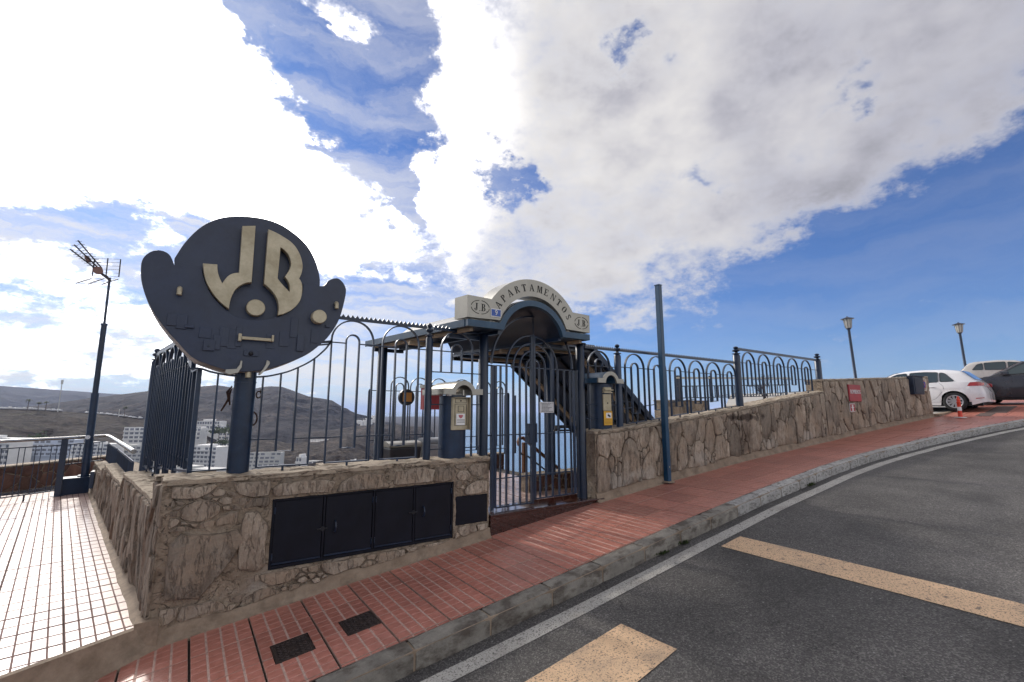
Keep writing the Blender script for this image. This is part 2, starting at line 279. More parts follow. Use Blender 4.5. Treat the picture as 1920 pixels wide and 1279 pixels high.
def asphalt():
    m, nt, b = new_mat('asphalt'); N = nt.nodes; L = nt.links
    g = N.new('ShaderNodeNewGeometry').outputs['Position']
    def noi(s, d=4, r=.6):
        n = N.new('ShaderNodeTexNoise'); L.new(g, n.inputs['Vector']); n.inputs['Scale'].default_value = s; n.inputs['Detail'].default_value = d; n.inputs['Roughness'].default_value = r; return n.outputs[0]
    v = N.new('ShaderNodeTexVoronoi'); L.new(g, v.inputs['Vector']); v.inputs['Scale'].default_value = 95
    r = N.new('ShaderNodeValToRGB'); L.new(v.outputs['Color'], r.inputs[0])
    e = r.color_ramp.elements; e[0].position = 0; e[0].color = (.036, .033, .031, 1); e[1].position = 1; e[1].color = (.165, .155, .145, 1)
    e2 = e.new(.55); e2.color = (.070, .065, .061, 1)
    m1 = N.new('ShaderNodeMix'); m1.data_type = 'RGBA'; m1.blend_type = 'MULTIPLY'; m1.inputs['Factor'].default_value = 1
    rr = N.new('ShaderNodeMapRange'); L.new(noi(.9, 5), rr.inputs[0]); rr.inputs[1].default_value = .35; rr.inputs[2].default_value = .65; rr.inputs[3].default_value = .72; rr.inputs[4].default_value = 1.38
    L.new(r.outputs[0], m1.inputs[6]); L.new(rr.outputs[0], m1.inputs[7])
    # pale lost chippings
    v2 = N.new('ShaderNodeTexVoronoi'); L.new(g, v2.inputs['Vector']); v2.inputs['Scale'].default_value = 38
    sp = N.new('ShaderNodeMapRange'); sep = N.new('ShaderNodeSeparateColor'); L.new(v2.outputs['Color'], sep.inputs[0]); L.new(sep.outputs[0], sp.inputs[0]); sp.inputs[1].default_value = .955; sp.inputs[2].default_value = .99
    dd = N.new('ShaderNodeMapRange'); L.new(v2.outputs['Distance'], dd.inputs[0]); dd.inputs[1].default_value = .30; dd.inputs[2].default_value = .22
    mu = N.new('ShaderNodeMath'); mu.operation = 'MULTIPLY'; L.new(sp.outputs[0], mu.inputs[0]); L.new(dd.outputs[0], mu.inputs[1])
    m2 = N.new('ShaderNodeMix'); m2.data_type = 'RGBA'; L.new(mu.outputs[0], m2.inputs['Factor']); L.new(m1.outputs[2], m2.inputs[6]); m2.inputs[7].default_value = (.26, .25, .24, 1)
    cn = N.new('ShaderNodeTexNoise'); L.new(g, cn.inputs['Vector']); cn.inputs['Scale'].default_value = .55; cn.inputs['Detail'].default_value = 9; cn.inputs['Roughness'].default_value = .55; cn.inputs['Distortion'].default_value = .8
    ca = N.new('ShaderNodeMath'); ca.operation = 'SUBTRACT'; L.new(cn.outputs[0], ca.inputs[0]); ca.inputs[1].default_value = .52; cb = N.new('ShaderNodeMath'); cb.operation = 'ABSOLUTE'; L.new(ca.outputs[0], cb.inputs[0])
    cr = N.new('ShaderNodeMapRange'); L.new(cb.outputs[0], cr.inputs[0]); cr.inputs[1].default_value = .0016; cr.inputs[2].default_value = .0004; cm = N.new('ShaderNodeMapRange'); L.new(noi(.35, 2), cm.inputs[0]); cm.inputs[1].default_value = .48; cm.inputs[2].default_value = .56; cm.inputs[4].default_value = .85
    cx_ = N.new('ShaderNodeMath'); cx_.operation = 'MULTIPLY'; L.new(cr.outputs[0], cx_.inputs[0]); L.new(cm.outputs[0], cx_.inputs[1])
    m3 = N.new('ShaderNodeMix'); m3.data_type = 'RGBA'; L.new(cx_.outputs[0], m3.inputs['Factor']); L.new(m2.outputs[2], m3.inputs[6]); m3.inputs[7].default_value = (.018, .017, .016, 1)
    L.new(m3.outputs[2], b.inputs['Base Color']); rf_ = N.new('ShaderNodeMapRange'); L.new(noi(.7, 4), rf_.inputs[0]); rf_.inputs[3].default_value = .66; rf_.inputs[4].default_value = .92; L.new(rf_.outputs[0], b.inputs['Roughness'])
    bp = N.new('ShaderNodeBump'); bp.inputs['Strength'].default_value = .8; bp.inputs['Distance'].default_value = .008
    L.new(v.outputs['Distance'], bp.inputs['Height']); L.new(bp.outputs[0], b.inputs['Normal'])
    return m
M_ASPHALT = asphalt()
def roadpaint(name, col, wear=.52):
    m = mat(name, [v * .85 for v in col], .7, 0, .12, 5, col2=col, bump=.5, bscale=95, world=True, bdist=.006)
    spots(m, (.06, .056, .052), 70, wear, wear + .07, .9)
    spots(m, (.16, .14, .12), 2.5, .5, .72, .6)
    spots(m, (.07, .065, .06), 11, .60, .67, .8)
    return m
M_LINE = roadpaint('worn_white_road_paint', (.46, .44, .40), .53)
M_YELLOW = roadpaint('worn_yellow_road_paint', (.68, .46, .28), .54)

# ------------------------------------------------------------------ objects
def root(name, loc, label, cat, group=None):
    o = bpy.data.objects.new(name, None); COL.objects.link(o); o.location = loc; o.empty_display_size = .2
    o['label'] = label; o['category'] = cat
    if group: o['group'] = group
    return o
def worldpos(o):
    v = Vector(o.location)
    while o.parent: o = o.parent; v += Vector(o.location)
    return v
def link(name, me, m, parent=None, loc=None, kind=None, label=None, cat=None, group=None):
    """me is given in world coordinates; the object is put at loc (or its parent's origin)"""
    base = worldpos(parent) if parent else Vector((0, 0, 0))
    l = Vector(loc) if loc is not None else base
    me.transform(Matrix.Translation(-l))
    o = bpy.data.objects.new(name, me); COL.objects.link(o); o.location = l - base
    if parent: o.parent = parent
    if m and not me.materials: me.materials.append(m)
    if kind: o['kind'] = kind
    if label: o['label'] = label
    if cat: o['category'] = cat
    if group: o['group'] = group
    return o
class MB:
    def __init__(s): s.v = []; s.f = []; s.sm = False
    def add(s, vs, fs):
        b = len(s.v); s.v += [tuple(p) for p in vs]; s.f += [tuple(i + b for i in f) for f in fs]
    def box(s, x0, x1, y0, y1, z0, z1):
        s.add([(x, y, z) for z in (z0, z1) for y in (y0, y1) for x in (x0, x1)], [(0, 2, 3, 1), (4, 5, 7, 6), (0, 1, 5, 4), (2, 6, 7, 3), (0, 4, 6, 2), (1, 3, 7, 5)])
        return s
    def obox(s, c, ax, ay, az):
        """box from centre and three half-axis vectors"""
        c = Vector(c); ax = Vector(ax); ay = Vector(ay); az = Vector(az)
        s.add([c + ax * i + ay * j + az * k for k in (-1, 1) for j in (-1, 1) for i in (-1, 1)], [(0, 2, 3, 1), (4, 5, 7, 6), (0, 1, 5, 4), (2, 6, 7, 3), (0, 4, 6, 2), (1, 3, 7, 5)])
        return s
    def beam(s, p, q, w, d, up=(0, 0, 1)):
        p = Vector(p); q = Vector(q); t = (q - p).normalized(); u = Vector(up)
        if abs(t.dot(u)) > .98: u = Vector((0, 1, 0))
        a = t.cross(u).normalized(); b = a.cross(t)
        return s.obox((p + q) / 2, (q - p) / 2, a * w / 2, b * d / 2)
    def tube(s, pts, r, n=8, caps=True):
        pts = [Vector(p) for p in pts]; rs = r if isinstance(r, (list, tuple)) else [r] * len(pts)
        t0 = (pts[1] - pts[0]).normalized(); u = Vector((0, 0, 1)) if abs(t0.z) < .9 else Vector((1, 0, 0))
        a = t0.cross(u).normalized(); rings = []
        for i, p in enumerate(pts):
            t = (pts[min(i + 1, len(pts) - 1)] - pts[max(i - 1, 0)]).normalized()
            a = (a - t * a.dot(t)).normalized(); b = t.cross(a)
            rings.append([p + (a * math.cos(2 * math.pi * k / n) + b * math.sin(2 * math.pi * k / n)) * rs[i] for k in range(n)])
        base = len(s.v); s.v += [tuple(q) for R_ in rings for q in R_]
        for i in range(len(pts) - 1):
            for k in range(n):
                s.f.append((base + i * n + k, base + i * n + (k + 1) % n, base + (i + 1) * n + (k + 1) % n, base + (i + 1) * n + k))
        if caps: s.f.append(tuple(base + k for k in reversed(range(n)))); s.f.append(tuple(base + (len(pts) - 1) * n + k for k in range(n)))
        return s
    def lathe(s, c, prof, n=16):
        return s.tube([(c[0], c[1], c[2] + z) for z, r in prof], [max(r, .0005) for z, r in prof], n)
    def strip(s, pts, y0, y1, t):
        """flat bar following a path in the x-z plane: t = thickness in the plane, y0..y1 = depth"""
        P = [Vector((p[0], 0, p[1])) for p in pts]; L_, R_ = [], []
        for i, p in enumerate(P):
            a = (P[min(i + 1, len(P) - 1)] - P[max(i - 1, 0)]).normalized()
            if 0 < i < len(P) - 1:
                d0 = (p - P[i - 1]).normalized(); d1 = (P[i + 1] - p).normalized(); k = 1 / max(.5, math.sqrt(max(.25, (1 + d0.dot(d1)) / 2)))
            else: k = 1
            n = Vector((-a.z, 0, a.x)) * t / 2 * k
            L_.append(p + n); R_.append(p - n)
        vs = []
        for a, b in zip(L_, R_): vs += [(a.x, y0, a.z), (b.x, y0, b.z), (b.x, y1, b.z), (a.x, y1, a.z)]
        fs = []
        for i in range(len(P) - 1):
            for k in range(4): fs.append((i * 4 + k, i * 4 + 4 + k, i * 4 + 4 + (k + 1) % 4, i * 4 + (k + 1) % 4))
        fs.append((0, 1, 2, 3)); e = (len(P) - 1) * 4; fs.append((e + 3, e + 2, e + 1, e))
        s.add(vs, fs); return s
    def mesh(s, name, smooth=False, fix=True):
        me = bpy.data.meshes.new(name); me.from_pydata(s.v, [], s.f)
        if fix:
            bm = bmesh.new(); bm.from_mesh(me); bmesh.ops.recalc_face_normals(bm, faces=bm.faces); bm.to_mesh(me); bm.free()
        if smooth:
            me.polygons.foreach_set('use_smooth', [True] * len(me.polygons))
            try: me.set_sharp_from_angle(angle=R(smooth if isinstance(smooth, (int, float)) and smooth > 1 else 38))
            except Exception: pass
        me.update(); return me
    def build(s, name, m, parent=None, smooth=False, fix=True, **k): return link(name, s.mesh(name, smooth, fix), m, parent, **k)
def bevel(me, w, seg=2):
    bm = bmesh.new(); bm.from_mesh(me)
    bmesh.ops.bevel(bm, geom=[e for e in bm.edges if len(e.link_faces) == 2 and e.calc_face_angle(0) > .5], offset=w, segments=seg, affect='EDGES', profile=.6)
    bm.to_mesh(me); bm.free(); return me
def plate(name, loops, y0, depth, m, parent, bev=.004, smooth=False, tr=None, **k):
    """loops of (x, z) points extruded from y0 (front, street side) back by depth; later loops are holes"""
    cu = bpy.data.curves.new(name, 'CURVE'); cu.dimensions = '2D'; cu.fill_mode = 'BOTH'
    cu.extrude = max(depth / 2 - bev, .0005); cu.bevel_depth = bev; cu.bevel_resolution = 1; cu.offset = -bev
    for lp in loops:
        sp = cu.splines.new('POLY'); sp.points.add(len(lp) - 1); sp.use_cyclic_u = True
        for i, (x, z) in enumerate(lp): sp.points[i].co = (x, z, 0, 1)
    ob = bpy.data.objects.new(name, cu); COL.objects.link(ob)
    me = bpy.data.meshes.new_from_object(ob.evaluated_get(bpy.context.evaluated_depsgraph_get()))
    bpy.data.objects.remove(ob); bpy.data.curves.remove(cu); me.name = name
    T = Matrix(((1, 0, 0, 0), (0, 0, -1, y0 + depth / 2), (0, 1, 0, 0), (0, 0, 0, 1)))
    me.transform(T if tr is None else tr @ T); me.materials.clear()
    bm = bmesh.new(); bm.from_mesh(me); bmesh.ops.remove_doubles(bm, verts=bm.verts, dist=1e-5)
    bmesh.ops.recalc_face_normals(bm, faces=bm.faces); bm.to_mesh(me); bm.free()
    return link(name, me, m, parent, **k)
def arc(cx, cz, r, a0, a1, n=24): return [(cx + r * math.cos(R(a0 + (a1 - a0) * i / n)), cz + r * math.sin(R(a0 + (a1 - a0) * i / n))) for i in range(n + 1)]
def smooth_path(P, it=2, closed=True):
    for _ in range(it):
        Q = []
        n = len(P)
        rg = range(n) if closed else range(n - 1)
        if not closed: Q.append(P[0])
        for i in rg:
            a, b = P[i], P[(i + 1) % n]
            Q += [(a[0] * .75 + b[0] * .25, a[1] * .75 + b[1] * .25), (a[0] * .25 + b[0] * .75, a[1] * .25 + b[1] * .75)]
        if not closed: Q.append(P[-1])
        P = Q
    return P
def nz(x, y=0, z=0, s=1.0): return noise.noise(Vector((x * s, y * s, z * s)))
def text_mesh(name, body, size, m, parent, x, y, z, depth=.004, rotz=0, align='CENTER', xs=1.0, tilt=0, **k):
    cu = bpy.data.curves.new(name, 'FONT'); cu.body = body; cu.size = size; cu.extrude = depth / 2; cu.align_x = align; cu.align_y = 'CENTER'
    cu.resolution_u = 2
    ob = bpy.data.objects.new(name, cu); COL.objects.link(ob)
    me = bpy.data.meshes.new_from_object(ob.evaluated_get(bpy.context.evaluated_depsgraph_get()))
    bpy.data.objects.remove(ob); bpy.data.curves.remove(cu); me.name = name
    me.transform(Matrix.Translation((x, y, z)) @ Matrix.Rotation(rotz, 4, 'Z') @ Matrix.Rotation(tilt, 4, 'Y') @ Matrix.Rotation(R(90), 4, 'X') @ Matrix.Diagonal((xs, 1, 1, 1)))
    me.materials.clear()
    return link(name, me, m, parent, **k)

# ================================================================== SETTING
# ---- road, footway bed
def sheet(name, x0, x1, nx, yfun0, yfun1, ny, zf, m, kind='structure', parent=None, **k):
    b = MB(); xs = [x0 + (x1 - x0) * i / nx for i in range(nx + 1)] if not isinstance(nx, list) else nx
    for x in xs:
        a, c = yfun0(x), yfun1(x)
        for j in range(ny + 1):
            y = a + (c - a) * j / ny; b.v.append((x, y, zf(x, y)))
    for i in range(len(xs) - 1):
        for j in range(ny):
            q = i * (ny + 1) + j; b.f.append((q, q + ny + 1, q + ny + 2, q + 1))
    return b.build(name, m, parent, smooth=True, kind=kind, **k)
def zroad(x, y):
    return zg(x) - .15 - .012 * min(3, max(0, ykerb(x) - y)) + .004 * nz(x, y, 0, .8)
ROAD = sheet('road', -14, 70, 240, lambda x: -30 if x < 30 else -60, lambda x: ykerb(x) + .05, 40, zroad, M_ASPHALT)
def on_road(name, pts_fun, m, dz=.004):  # strip of (x, yR, yL)
    b = MB()
    for x, ya, yb in pts_fun: b.v += [(x, ya, zroad(x, ya) + dz), (x, yb, zroad(x, yb) + dz)]
    n = len(pts_fun)
    for i in range(n - 1): b.f.append((2 * i, 2 * i + 2, 2 * i + 3, 2 * i + 1))
    return b.build(name, m, ROAD, smooth=True)
LX = [-12 + .35 * i for i in range(200)]
on_road('edge_line', [(x, ykerb(x) - .29 - .004 * nz(x, 0, 0, 1.7), ykerb(x) - .135 + .004 * nz(x, 4, 0, 1.7)) for x in LX], M_LINE)
def quad_on_road(name, P, m, n=14):
    b = MB()
    for i in range(n + 1):
        for j in range(7):
            s, t = i / n, j / 6
            x = (P[0][0] * (1 - s) + P[3][0] * s) * (1 - t) + (P[1][0] * (1 - s) + P[2][0] * s) * t
            y = (P[0][1] * (1 - s) + P[3][1] * s) * (1 - t) + (P[1][1] * (1 - s) + P[2][1] * s) * t
            w = .006 * nz(x, y, 1, 9)
            b.v.append((x + w, y + w, zroad(x, y) + .0045))
    for i in range(n):
        for j in range(6):
            q = i * 7 + j; b.f.append((q, q + 7, q + 8, q + 1))
    return b.build(name, m, ROAD, smooth=True)
quad_on_road('yellow_marking', [(3.15, -2.29), (3.18, -2.80), (1.1, -2.95), (.9, -2.36)], M_YELLOW)
quad_on_road('yellow_marking', [(5.58, -1.99), (5.15, -2.00), (5.18, -7.4), (5.62, -7.4)], M_YELLOW, 50)
# ---- footway: concrete bed, slabs, kerb stones
PAVE = sheet('pavement', -7, 70, 160, lambda x: ykerb(x) + .16, lambda x: (ywall(x) + .1 if x < 20.2 else min(12, 4 + (x - 20) * .5)), 6,
             lambda x, y: zg(x) - .028, M_GROUT)
TX, TY, X0T = .437, .488, -.187          # slab pitch; joints at x = 1.12, 1.56, 2.0 ...
def slab_mesh(nx=4, ny=5, gx=.015, gy=.0065):
    b = MB(); w, h = TX - .014, TY - .012; cx, cy = w / nx, h / ny
    b.box(-w / 2, w / 2, -h / 2, h / 2, -.03, -.0022)
    gm = len(b.f)
    for i in range(nx):
        for j in range(ny):
            x0 = -w / 2 + i * cx + (gx / 2 if i else .001); x1 = -w / 2 + (i + 1) * cx - (gx / 2 if i < nx - 1 else .001)
            y0 = -h / 2 + j * cy + (gy / 2 if j else .001); y1 = -h / 2 + (j + 1) * cy - (gy / 2 if j < ny - 1 else .001)
            e = .002; vs = [(x0, y0, -.0022), (x1, y0, -.0022), (x1, y1, -.0022), (x0, y1, -.0022), (x0 + e, y0 + e, 0), (x1 - e, y0 + e, 0), (x1 - e, y1 - e, 0), (x0 + e, y1 - e, 0)]
            b.add(vs, [(4, 5, 6, 7), (0, 1, 5, 4), (1, 2, 6, 5), (2, 3, 7, 6), (3, 0, 4, 7)])
    me = b.mesh('tile', fix=False); me.materials.append(M_TILE); me.materials.append(M_GROUTP)
    for p in me.polygons: p.material_index = 1 if p.index < gm else 0
    return me
SLAB = slab_mesh()
def flat_slab():
    b = MB(); w, h = TX - .008, TY - .008
    b.box(-w / 2, w / 2, -h / 2, h / 2, -.03, 0); me = b.mesh('tile_plain'); bevel(me, .003, 1); me.materials.append(M_TILE); return me
def cut_mesh(me, co, no):
    me = me.copy(); bm = bmesh.new(); bm.from_mesh(me)
    bmesh.ops.bisect_plane(bm, geom=bm.verts[:] + bm.edges[:] + bm.faces[:], plane_co=co, plane_no=no, clear_outer=True)
    bm.to_mesh(me); bm.free(); return me
MAN = [(1.42, -.95, .27, .29), (.905, -.935, .27, .31)]      # two covers let into the slabs
count = 0
for i in range(-9, 60):
    x = X0T + TX * (i + .5) + .0
    if x < -3.2 or x > 12.3: continue
    for j in range(6):
        y = -TY * (j + .5) + .006
        yw = ywall(x); ko = ykerb(x) + .185
        if y - TY / 2 > yw + .0 or y + TY / 2 < ko: continue
        zz = zg(x); slope = math.atan((zg(x + .2) - zg(x - .2)) / .4)
        me = SLAB
        cut = y - TY / 2 < ko
        if cut:
            sk = (ykerb(x + .2) - ykerb(x - .2)) / .4
            me = cut_mesh(SLAB, (0, ko - y, 0), Vector((sk, -1, 0)).normalized())
            if not me.polygons: continue
        hit_man = [m_ for m_ in MAN if abs(m_[0] - x) < (m_[2] + TX) / 2 and abs(m_[1] - y) < (m_[3] + TY) / 2]
        if hit_man:
            bm = bmesh.new(); bm.from_mesh(me)
            for (mx, my, mw, mh) in hit_man:
                x0, x1, y0, y1 = mx - x - mw / 2 - .006, mx - x + mw / 2 + .006, my - y - mh / 2 - .006, my - y + mh / 2 + .006
                for co, no in (((x0, 0, 0), (1, 0, 0)), ((x1, 0, 0), (1, 0, 0)), ((0, y0, 0), (0, 1, 0)), ((0, y1, 0), (0, 1, 0))):
                    bmesh.ops.bisect_plane(bm, geom=bm.verts[:] + bm.edges[:] + bm.faces[:], plane_co=co, plane_no=no)
                dl = [f for f in bm.faces if x0 < f.calc_center_median().x < x1 and y0 < f.calc_center_median().y < y1]
                bmesh.ops.delete(bm, geom=dl, context='FACES')
            me = me.copy(); bm.to_mesh(me); bm.free()
        t = bpy.data.objects.new('tile', me); COL.objects.link(t); t.parent = PAVE
        t.location = (x + rng.uniform(-.001, .001), y, zz + rng.uniform(-.0012, .0012)); t.rotation_euler = (rng.uniform(-.002, .002), -slope + rng.uniform(-.002, .002), rng.uniform(-.002, .002)); count += 1
# beyond the single slabs: one red surface
b = MB()
for i in range(28, 110):
    x0 = X0T + TX * i + .006; x1 = x0 + TX - .012
    yt = (ywall(x0) if x0 < 20.2 else -.75 + (x0 - 20) * -.02); yb = ykerb((x0 + x1) / 2) + .178; j = 0
    while True:
        ya = yt - TY * j - .006; yc = max(ya - TY + .012, yb); j += 1
        if ya - .02 < yb: break
        dz = rng.uniform(-.001, .001); b.add([(x0, yc, zg(x0) + dz), (x1, yc, zg(x1) + dz), (x1, ya, zg(x1) + dz), (x0, ya, zg(x0) + dz), (x0, yc, zg(x0) - .03), (x1, yc, zg(x1) - .03), (x1, ya, zg(x1) - .03), (x0, ya, zg(x0) - .03)], [(0, 1, 2, 3), (0, 4, 5, 1), (1, 5, 6, 2), (2, 6, 7, 3), (3, 7, 4, 0)])
b.build('far_tiles', M_TILE, PAVE, fix=False)['kind'] = 'stuff'
KERB = MB(); KERB.box(-1, 1, 0, 0, 0, 0)
kroot = MB()
for i in range(160):                      # mortar bed under the kerb stones
    x = -8 + i * .35; kroot.v += [(x, ykerb(x) + .012, zg(x) - .2), (x, ykerb(x) + .012, zg(x) - .012), (x, ykerb(x) + .165, zg(x) - .012), (x, ykerb(x) + .165, zg(x) - .2)]
for i in range(159):
    for k in range(3): kroot.f.append((i * 4 + k, i * 4 + 4 + k, i * 4 + 5 + k, i * 4 + 1 + k))
KB = kroot.build('kerb', M_PLASTER, kind='structure')
xk = -3.05; kn = 0
edges = []
while xk < 46:
    L_ = .665 if xk < 9 else (.9 if xk < 22 else 1.6)
    edges.append((xk, xk + L_)); xk += L_
for (a, c) in edges:
    b = MB(); n = 8; prof = [(0, -.2), (0, -.045), (.012, -.016), (.040, .002), (.17, .004), (.178, -.2)]
    gap = .011
    for i in range(n + 1):
        x = a + gap + (c - a - 2 * gap) * i / n; endr = .006 if i in (0, n) else 0
        for (dy, dz) in prof:
            rough = .004 * nz(x, dy * 3, dz * 3, 14) + .006 * nz(x + 9, dy, dz, 4)
            b.v.append((x, ykerb(x) + dy + rough + (endr if dy < .1 else 0), zg(x) + dz + (rough * .5 if dz > -.1 else 0) - endr * .5))
    m_ = len(prof)
    for i in range(n):
        for k in range(m_ - 1): b.f.append((i * m_ + k, i * m_ + m_ + k, i * m_ + m_ + k + 1, i * m_ + k + 1))
    b.f.append(tuple(range(m_))); b.f.append(tuple(n * m_ + k for k in reversed(range(m_))))
    b.build('kerb_stone', M_CONCP if a > 5.75 else M_CONC, KB, smooth=50, loc=((a + c) / 2, ykerb(a), zg(a)))
# ---- manhole covers
def manhole(x, y, w, h, label):
    z = zg(x); r = root('manhole_cover', (x, y, z), label, 'manhole cover', 'iron covers in the red pavement')
    sl = (zg(x + .1) - zg(x - .1)) / .2
    M_IRON = mat('cast_iron', (.055, .040, .036), .5, .5, .3, 20, bump=.3)
    b = MB(); b.box(-w / 2 + .008, w / 2 - .008, -h / 2 + .008, h / 2 - .008, -.04, -.003); me = b.mesh('plate'); bevel(me, .003, 1)
    ob = [('plate', me)]
    b = MB()
    for i in range(6):
        yy = -h / 2 + .045 + (h - .09) * i / 5; pts = []
        for k in range(25):
            xx = -w / 2 + .025 + (w - .05) * k / 24
            if abs(xx) < .035 and abs(yy) < .035: continue
            pts.append((xx, yy + .010 * math.sin(k * 1.57), .000))
        seg = [pts[:len(pts) // 2], pts[len(pts) // 2:]] if len(pts) < 25 else [pts]
        for s_ in seg: b.tube(s_, .0048, 4)
    ob.append(('ribs', b.mesh('ribs')))
    b = MB(); b.tube([(0, 0, -.006), (0, 0, .001)], .024, 14); b.tube([(0, 0, -.006), (0, 0, .004)], .010, 8); ob.append(('lifting_eye', b.mesh('lifting_eye')))
    b = MB(); e = .008
    for (x0, x1, y0, y1) in ((-w / 2, w / 2, -h / 2, -h / 2 + e), (-w / 2, w / 2, h / 2 - e, h / 2), (-w / 2, -w / 2 + e, -h / 2 + e, h / 2 - e), (w / 2 - e, w / 2, -h / 2 + e, h / 2 - e)): b.box(x0, x1, y0, y1, -.04, -.0015)
    ob.append(('frame', b.mesh('frame')))
    for nme, me in ob:
        me.transform(Matrix.Shear('XY', 4, (0, 0)) @ Matrix.Rotation(-math.atan(sl), 4, 'Y')); me.transform(Matrix.Translation((x, y, z)))
        link(nme, me, M_IRON, r)
manhole(*MAN[0], 'ribbed iron cover in the red pavement, the one nearer the gate')
manhole(*MAN[1], 'ribbed iron cover in the red pavement, the one nearer the terrace step')

# ---- side terrace, its tiles and front step
def sdp(s, n, z=0): # point: s metres back along the side, n metres outwards (downhill)
    return Vector((0, 0, z)) + SD * s + SN * n
b = MB(); b.add([sdp(-.30, 7, -.008), sdp(0.02, -.05, -.008), sdp(9.2, -.05, -.008), sdp(9.2, 7, -.008)], [(0, 1, 2, 3)])
TER = MB()
ed = [(.03, -.12), (-.02, .06), (-.33, .95), (-.62, 1.7), (-1.15, 3.0), (-2.0, 5.0)]       # front edge of the terrace in side coordinates
front = [sdp(s, n, -.016) for s, n in ed]
back = [sdp(9.4, n, -.016) for s, n in ed]
tv = front; bv = back
TER.add([tuple(p) for p in tv + bv], [(i, i + 1, len(tv) + i + 1, len(tv) + i) for i in range(len(tv) - 1)])
TERR = TER.build('terrace_floor', M_GROUT, kind='structure')
TT = .442
def tslab():
    b = MB(); w = TT - .006; nx, ny = 5, 2; cx, cy = w / nx, w / ny
    b.box(-w / 2, w / 2, -w / 2, w / 2, -.02, -.0022); gm = len(b.f)
    for i in range(nx):
        for j in range(ny):
            x0, x1, y0, y1 = -w / 2 + i * cx + .0052, -w / 2 + (i + 1) * cx - .0052, -w / 2 + j * cy + .0105, -w / 2 + (j + 1) * cy - .0105; e = .0015
            b.add([(x0, y0, -.0022), (x1, y0, -.0022), (x1, y1, -.0022), (x0, y1, -.0022), (x0 + e, y0 + e, 0), (x1 - e, y0 + e, 0), (x1 - e, y1 - e, 0), (x0 + e, y1 - e, 0)],
                  [(4, 5, 6, 7), (0, 1, 5, 4), (1, 2, 6, 5), (2, 3, 7, 6), (3, 0, 4, 7)])
    me = b.mesh('terrace_tile', fix=False); me.materials.append(M_TILET); me.materials.append(M_GROUTT)
    for p in me.polygons: p.material_index = 1 if p.index < gm else 0
    return me
TS = tslab()
def edge_s(n): return lerp_tab([(b_, a_) for a_, b_ in ed], n)
for i in range(8):
    for j in range(-5, 22):
        n = .10 + TT * (i + .5); s = TT * (j + .5) + .03
        es = edge_s(n) + .03
        if s + TT / 2 < es: continue
        if s > 9.3 or (s > 4 and n > 3.0): continue
        me = TS
        if s - TT / 2 < es:
            k = (edge_s(n + .2) - edge_s(n - .2)) / .4          # local frame: x = inward across (-n), y = s
            me = cut_mesh(TS, (0, es - s, 0), Vector((-k, -1, 0)).normalized())
            if not me.polygons: continue
        t = bpy.data.objects.new('tile', me); COL.objects.link(t); t.parent = TERR
        p = sdp(s, n, rng.uniform(-.001, .001)); t.location = p; t.rotation_euler = (rng.uniform(-.002, .002), rng.uniform(-.002, .002), math.atan2(SD.y, SD.x) - R(90))
# concrete step below the terrace edge
b = MB()
for q in range(len(ed) * 6 - 5):
    i = min(q // 6, len(ed) - 2); f = (q - i * 6) / 6
    s = ed[i][0] * (1 - f) + ed[i + 1][0] * f; n = ed[i][1] * (1 - f) + ed[i + 1][1] * f
    w = .008 * nz(s, n, 0, 8)
    top = sdp(s + .03, n, -.001); t2 = sdp(s - .012 + w, n, -.006)
    g = sdp(s - .05 + w, n); g.z = zg(g.x) + .05; g2 = sdp(s - .10 + w * 2, n); g2.z = zg(g2.x) + .001
    low = g2.copy(); low.z -= .3
    b.v += [tuple(v) for v in (top, t2, g, g2, low)]
nq = len(ed) * 6 - 5
for q in range(nq - 1):
    for k in range(4): b.f.append((q * 5 + k, q * 5 + k + 1, q * 5 + 6 + k, q * 5 + 5 + k))
b.build('terrace_step', M_PLASTER, smooth=50, kind='structure')
b = MB()       # cement fillet between terrace tiles and the side wall
for i in range(40):
    s = i * .235 - .02; w = .035 * nz(s, 0, 0, 2.5) + .10
    b.v += [tuple(sdp(s, .04, .05)), tuple(sdp(s, .07 + w * .3, .02)), tuple(sdp(s, .09 + w * .45, .003)), tuple(sdp(s, .10 + w * .45, -.02))]
for i in range(39):
    for k in range(3): b.f.append((i * 4 + k, i * 4 + k + 1, i * 4 + 5 + k, i * 4 + 4 + k))
b.build('cement_fillet', M_PLASTER, TERR, smooth=True)

# ---- rubble stone walls -------------------------------------------------
def clip(poly, nx, nz_, c):
    out = []
    for i in range(len(poly)):
        p, q = poly[i], poly[(i + 1) % len(poly)]
        dp = nx * p[0] + nz_ * p[1] - c; dq = nx * q[0] + nz_ * q[1] - c
        if dp <= 0: out.append(p)
        if (dp < 0) != (dq < 0) and dp != dq:
            t = dp / (dp - dq); out.append((p[0] + (q[0] - p[0]) * t, p[1] + (q[1] - p[1]) * t))
    return out
def area(P): return .5 * sum(P[i][0] * P[(i + 1) % len(P)][1] - P[(i + 1) % len(P)][0] * P[i][1] for i in range(len(P)))
def inset(P, g):
    if area(P) < 0: P = P[::-1]
    Q = P[:]
    for i in range(len(P)):
        p, q = P[i], P[(i + 1) % len(P)]; dx, dz = q[0] - p[0], q[1] - p[1]; l = math.hypot(dx, dz)
        if l < 1e-6: continue
        nx, nz_ = dz / l, -dx / l
        Q = clip(Q, nx, nz_, nx * p[0] + nz_ * p[1] - g)
        if len(Q) < 3: return []
    return Q
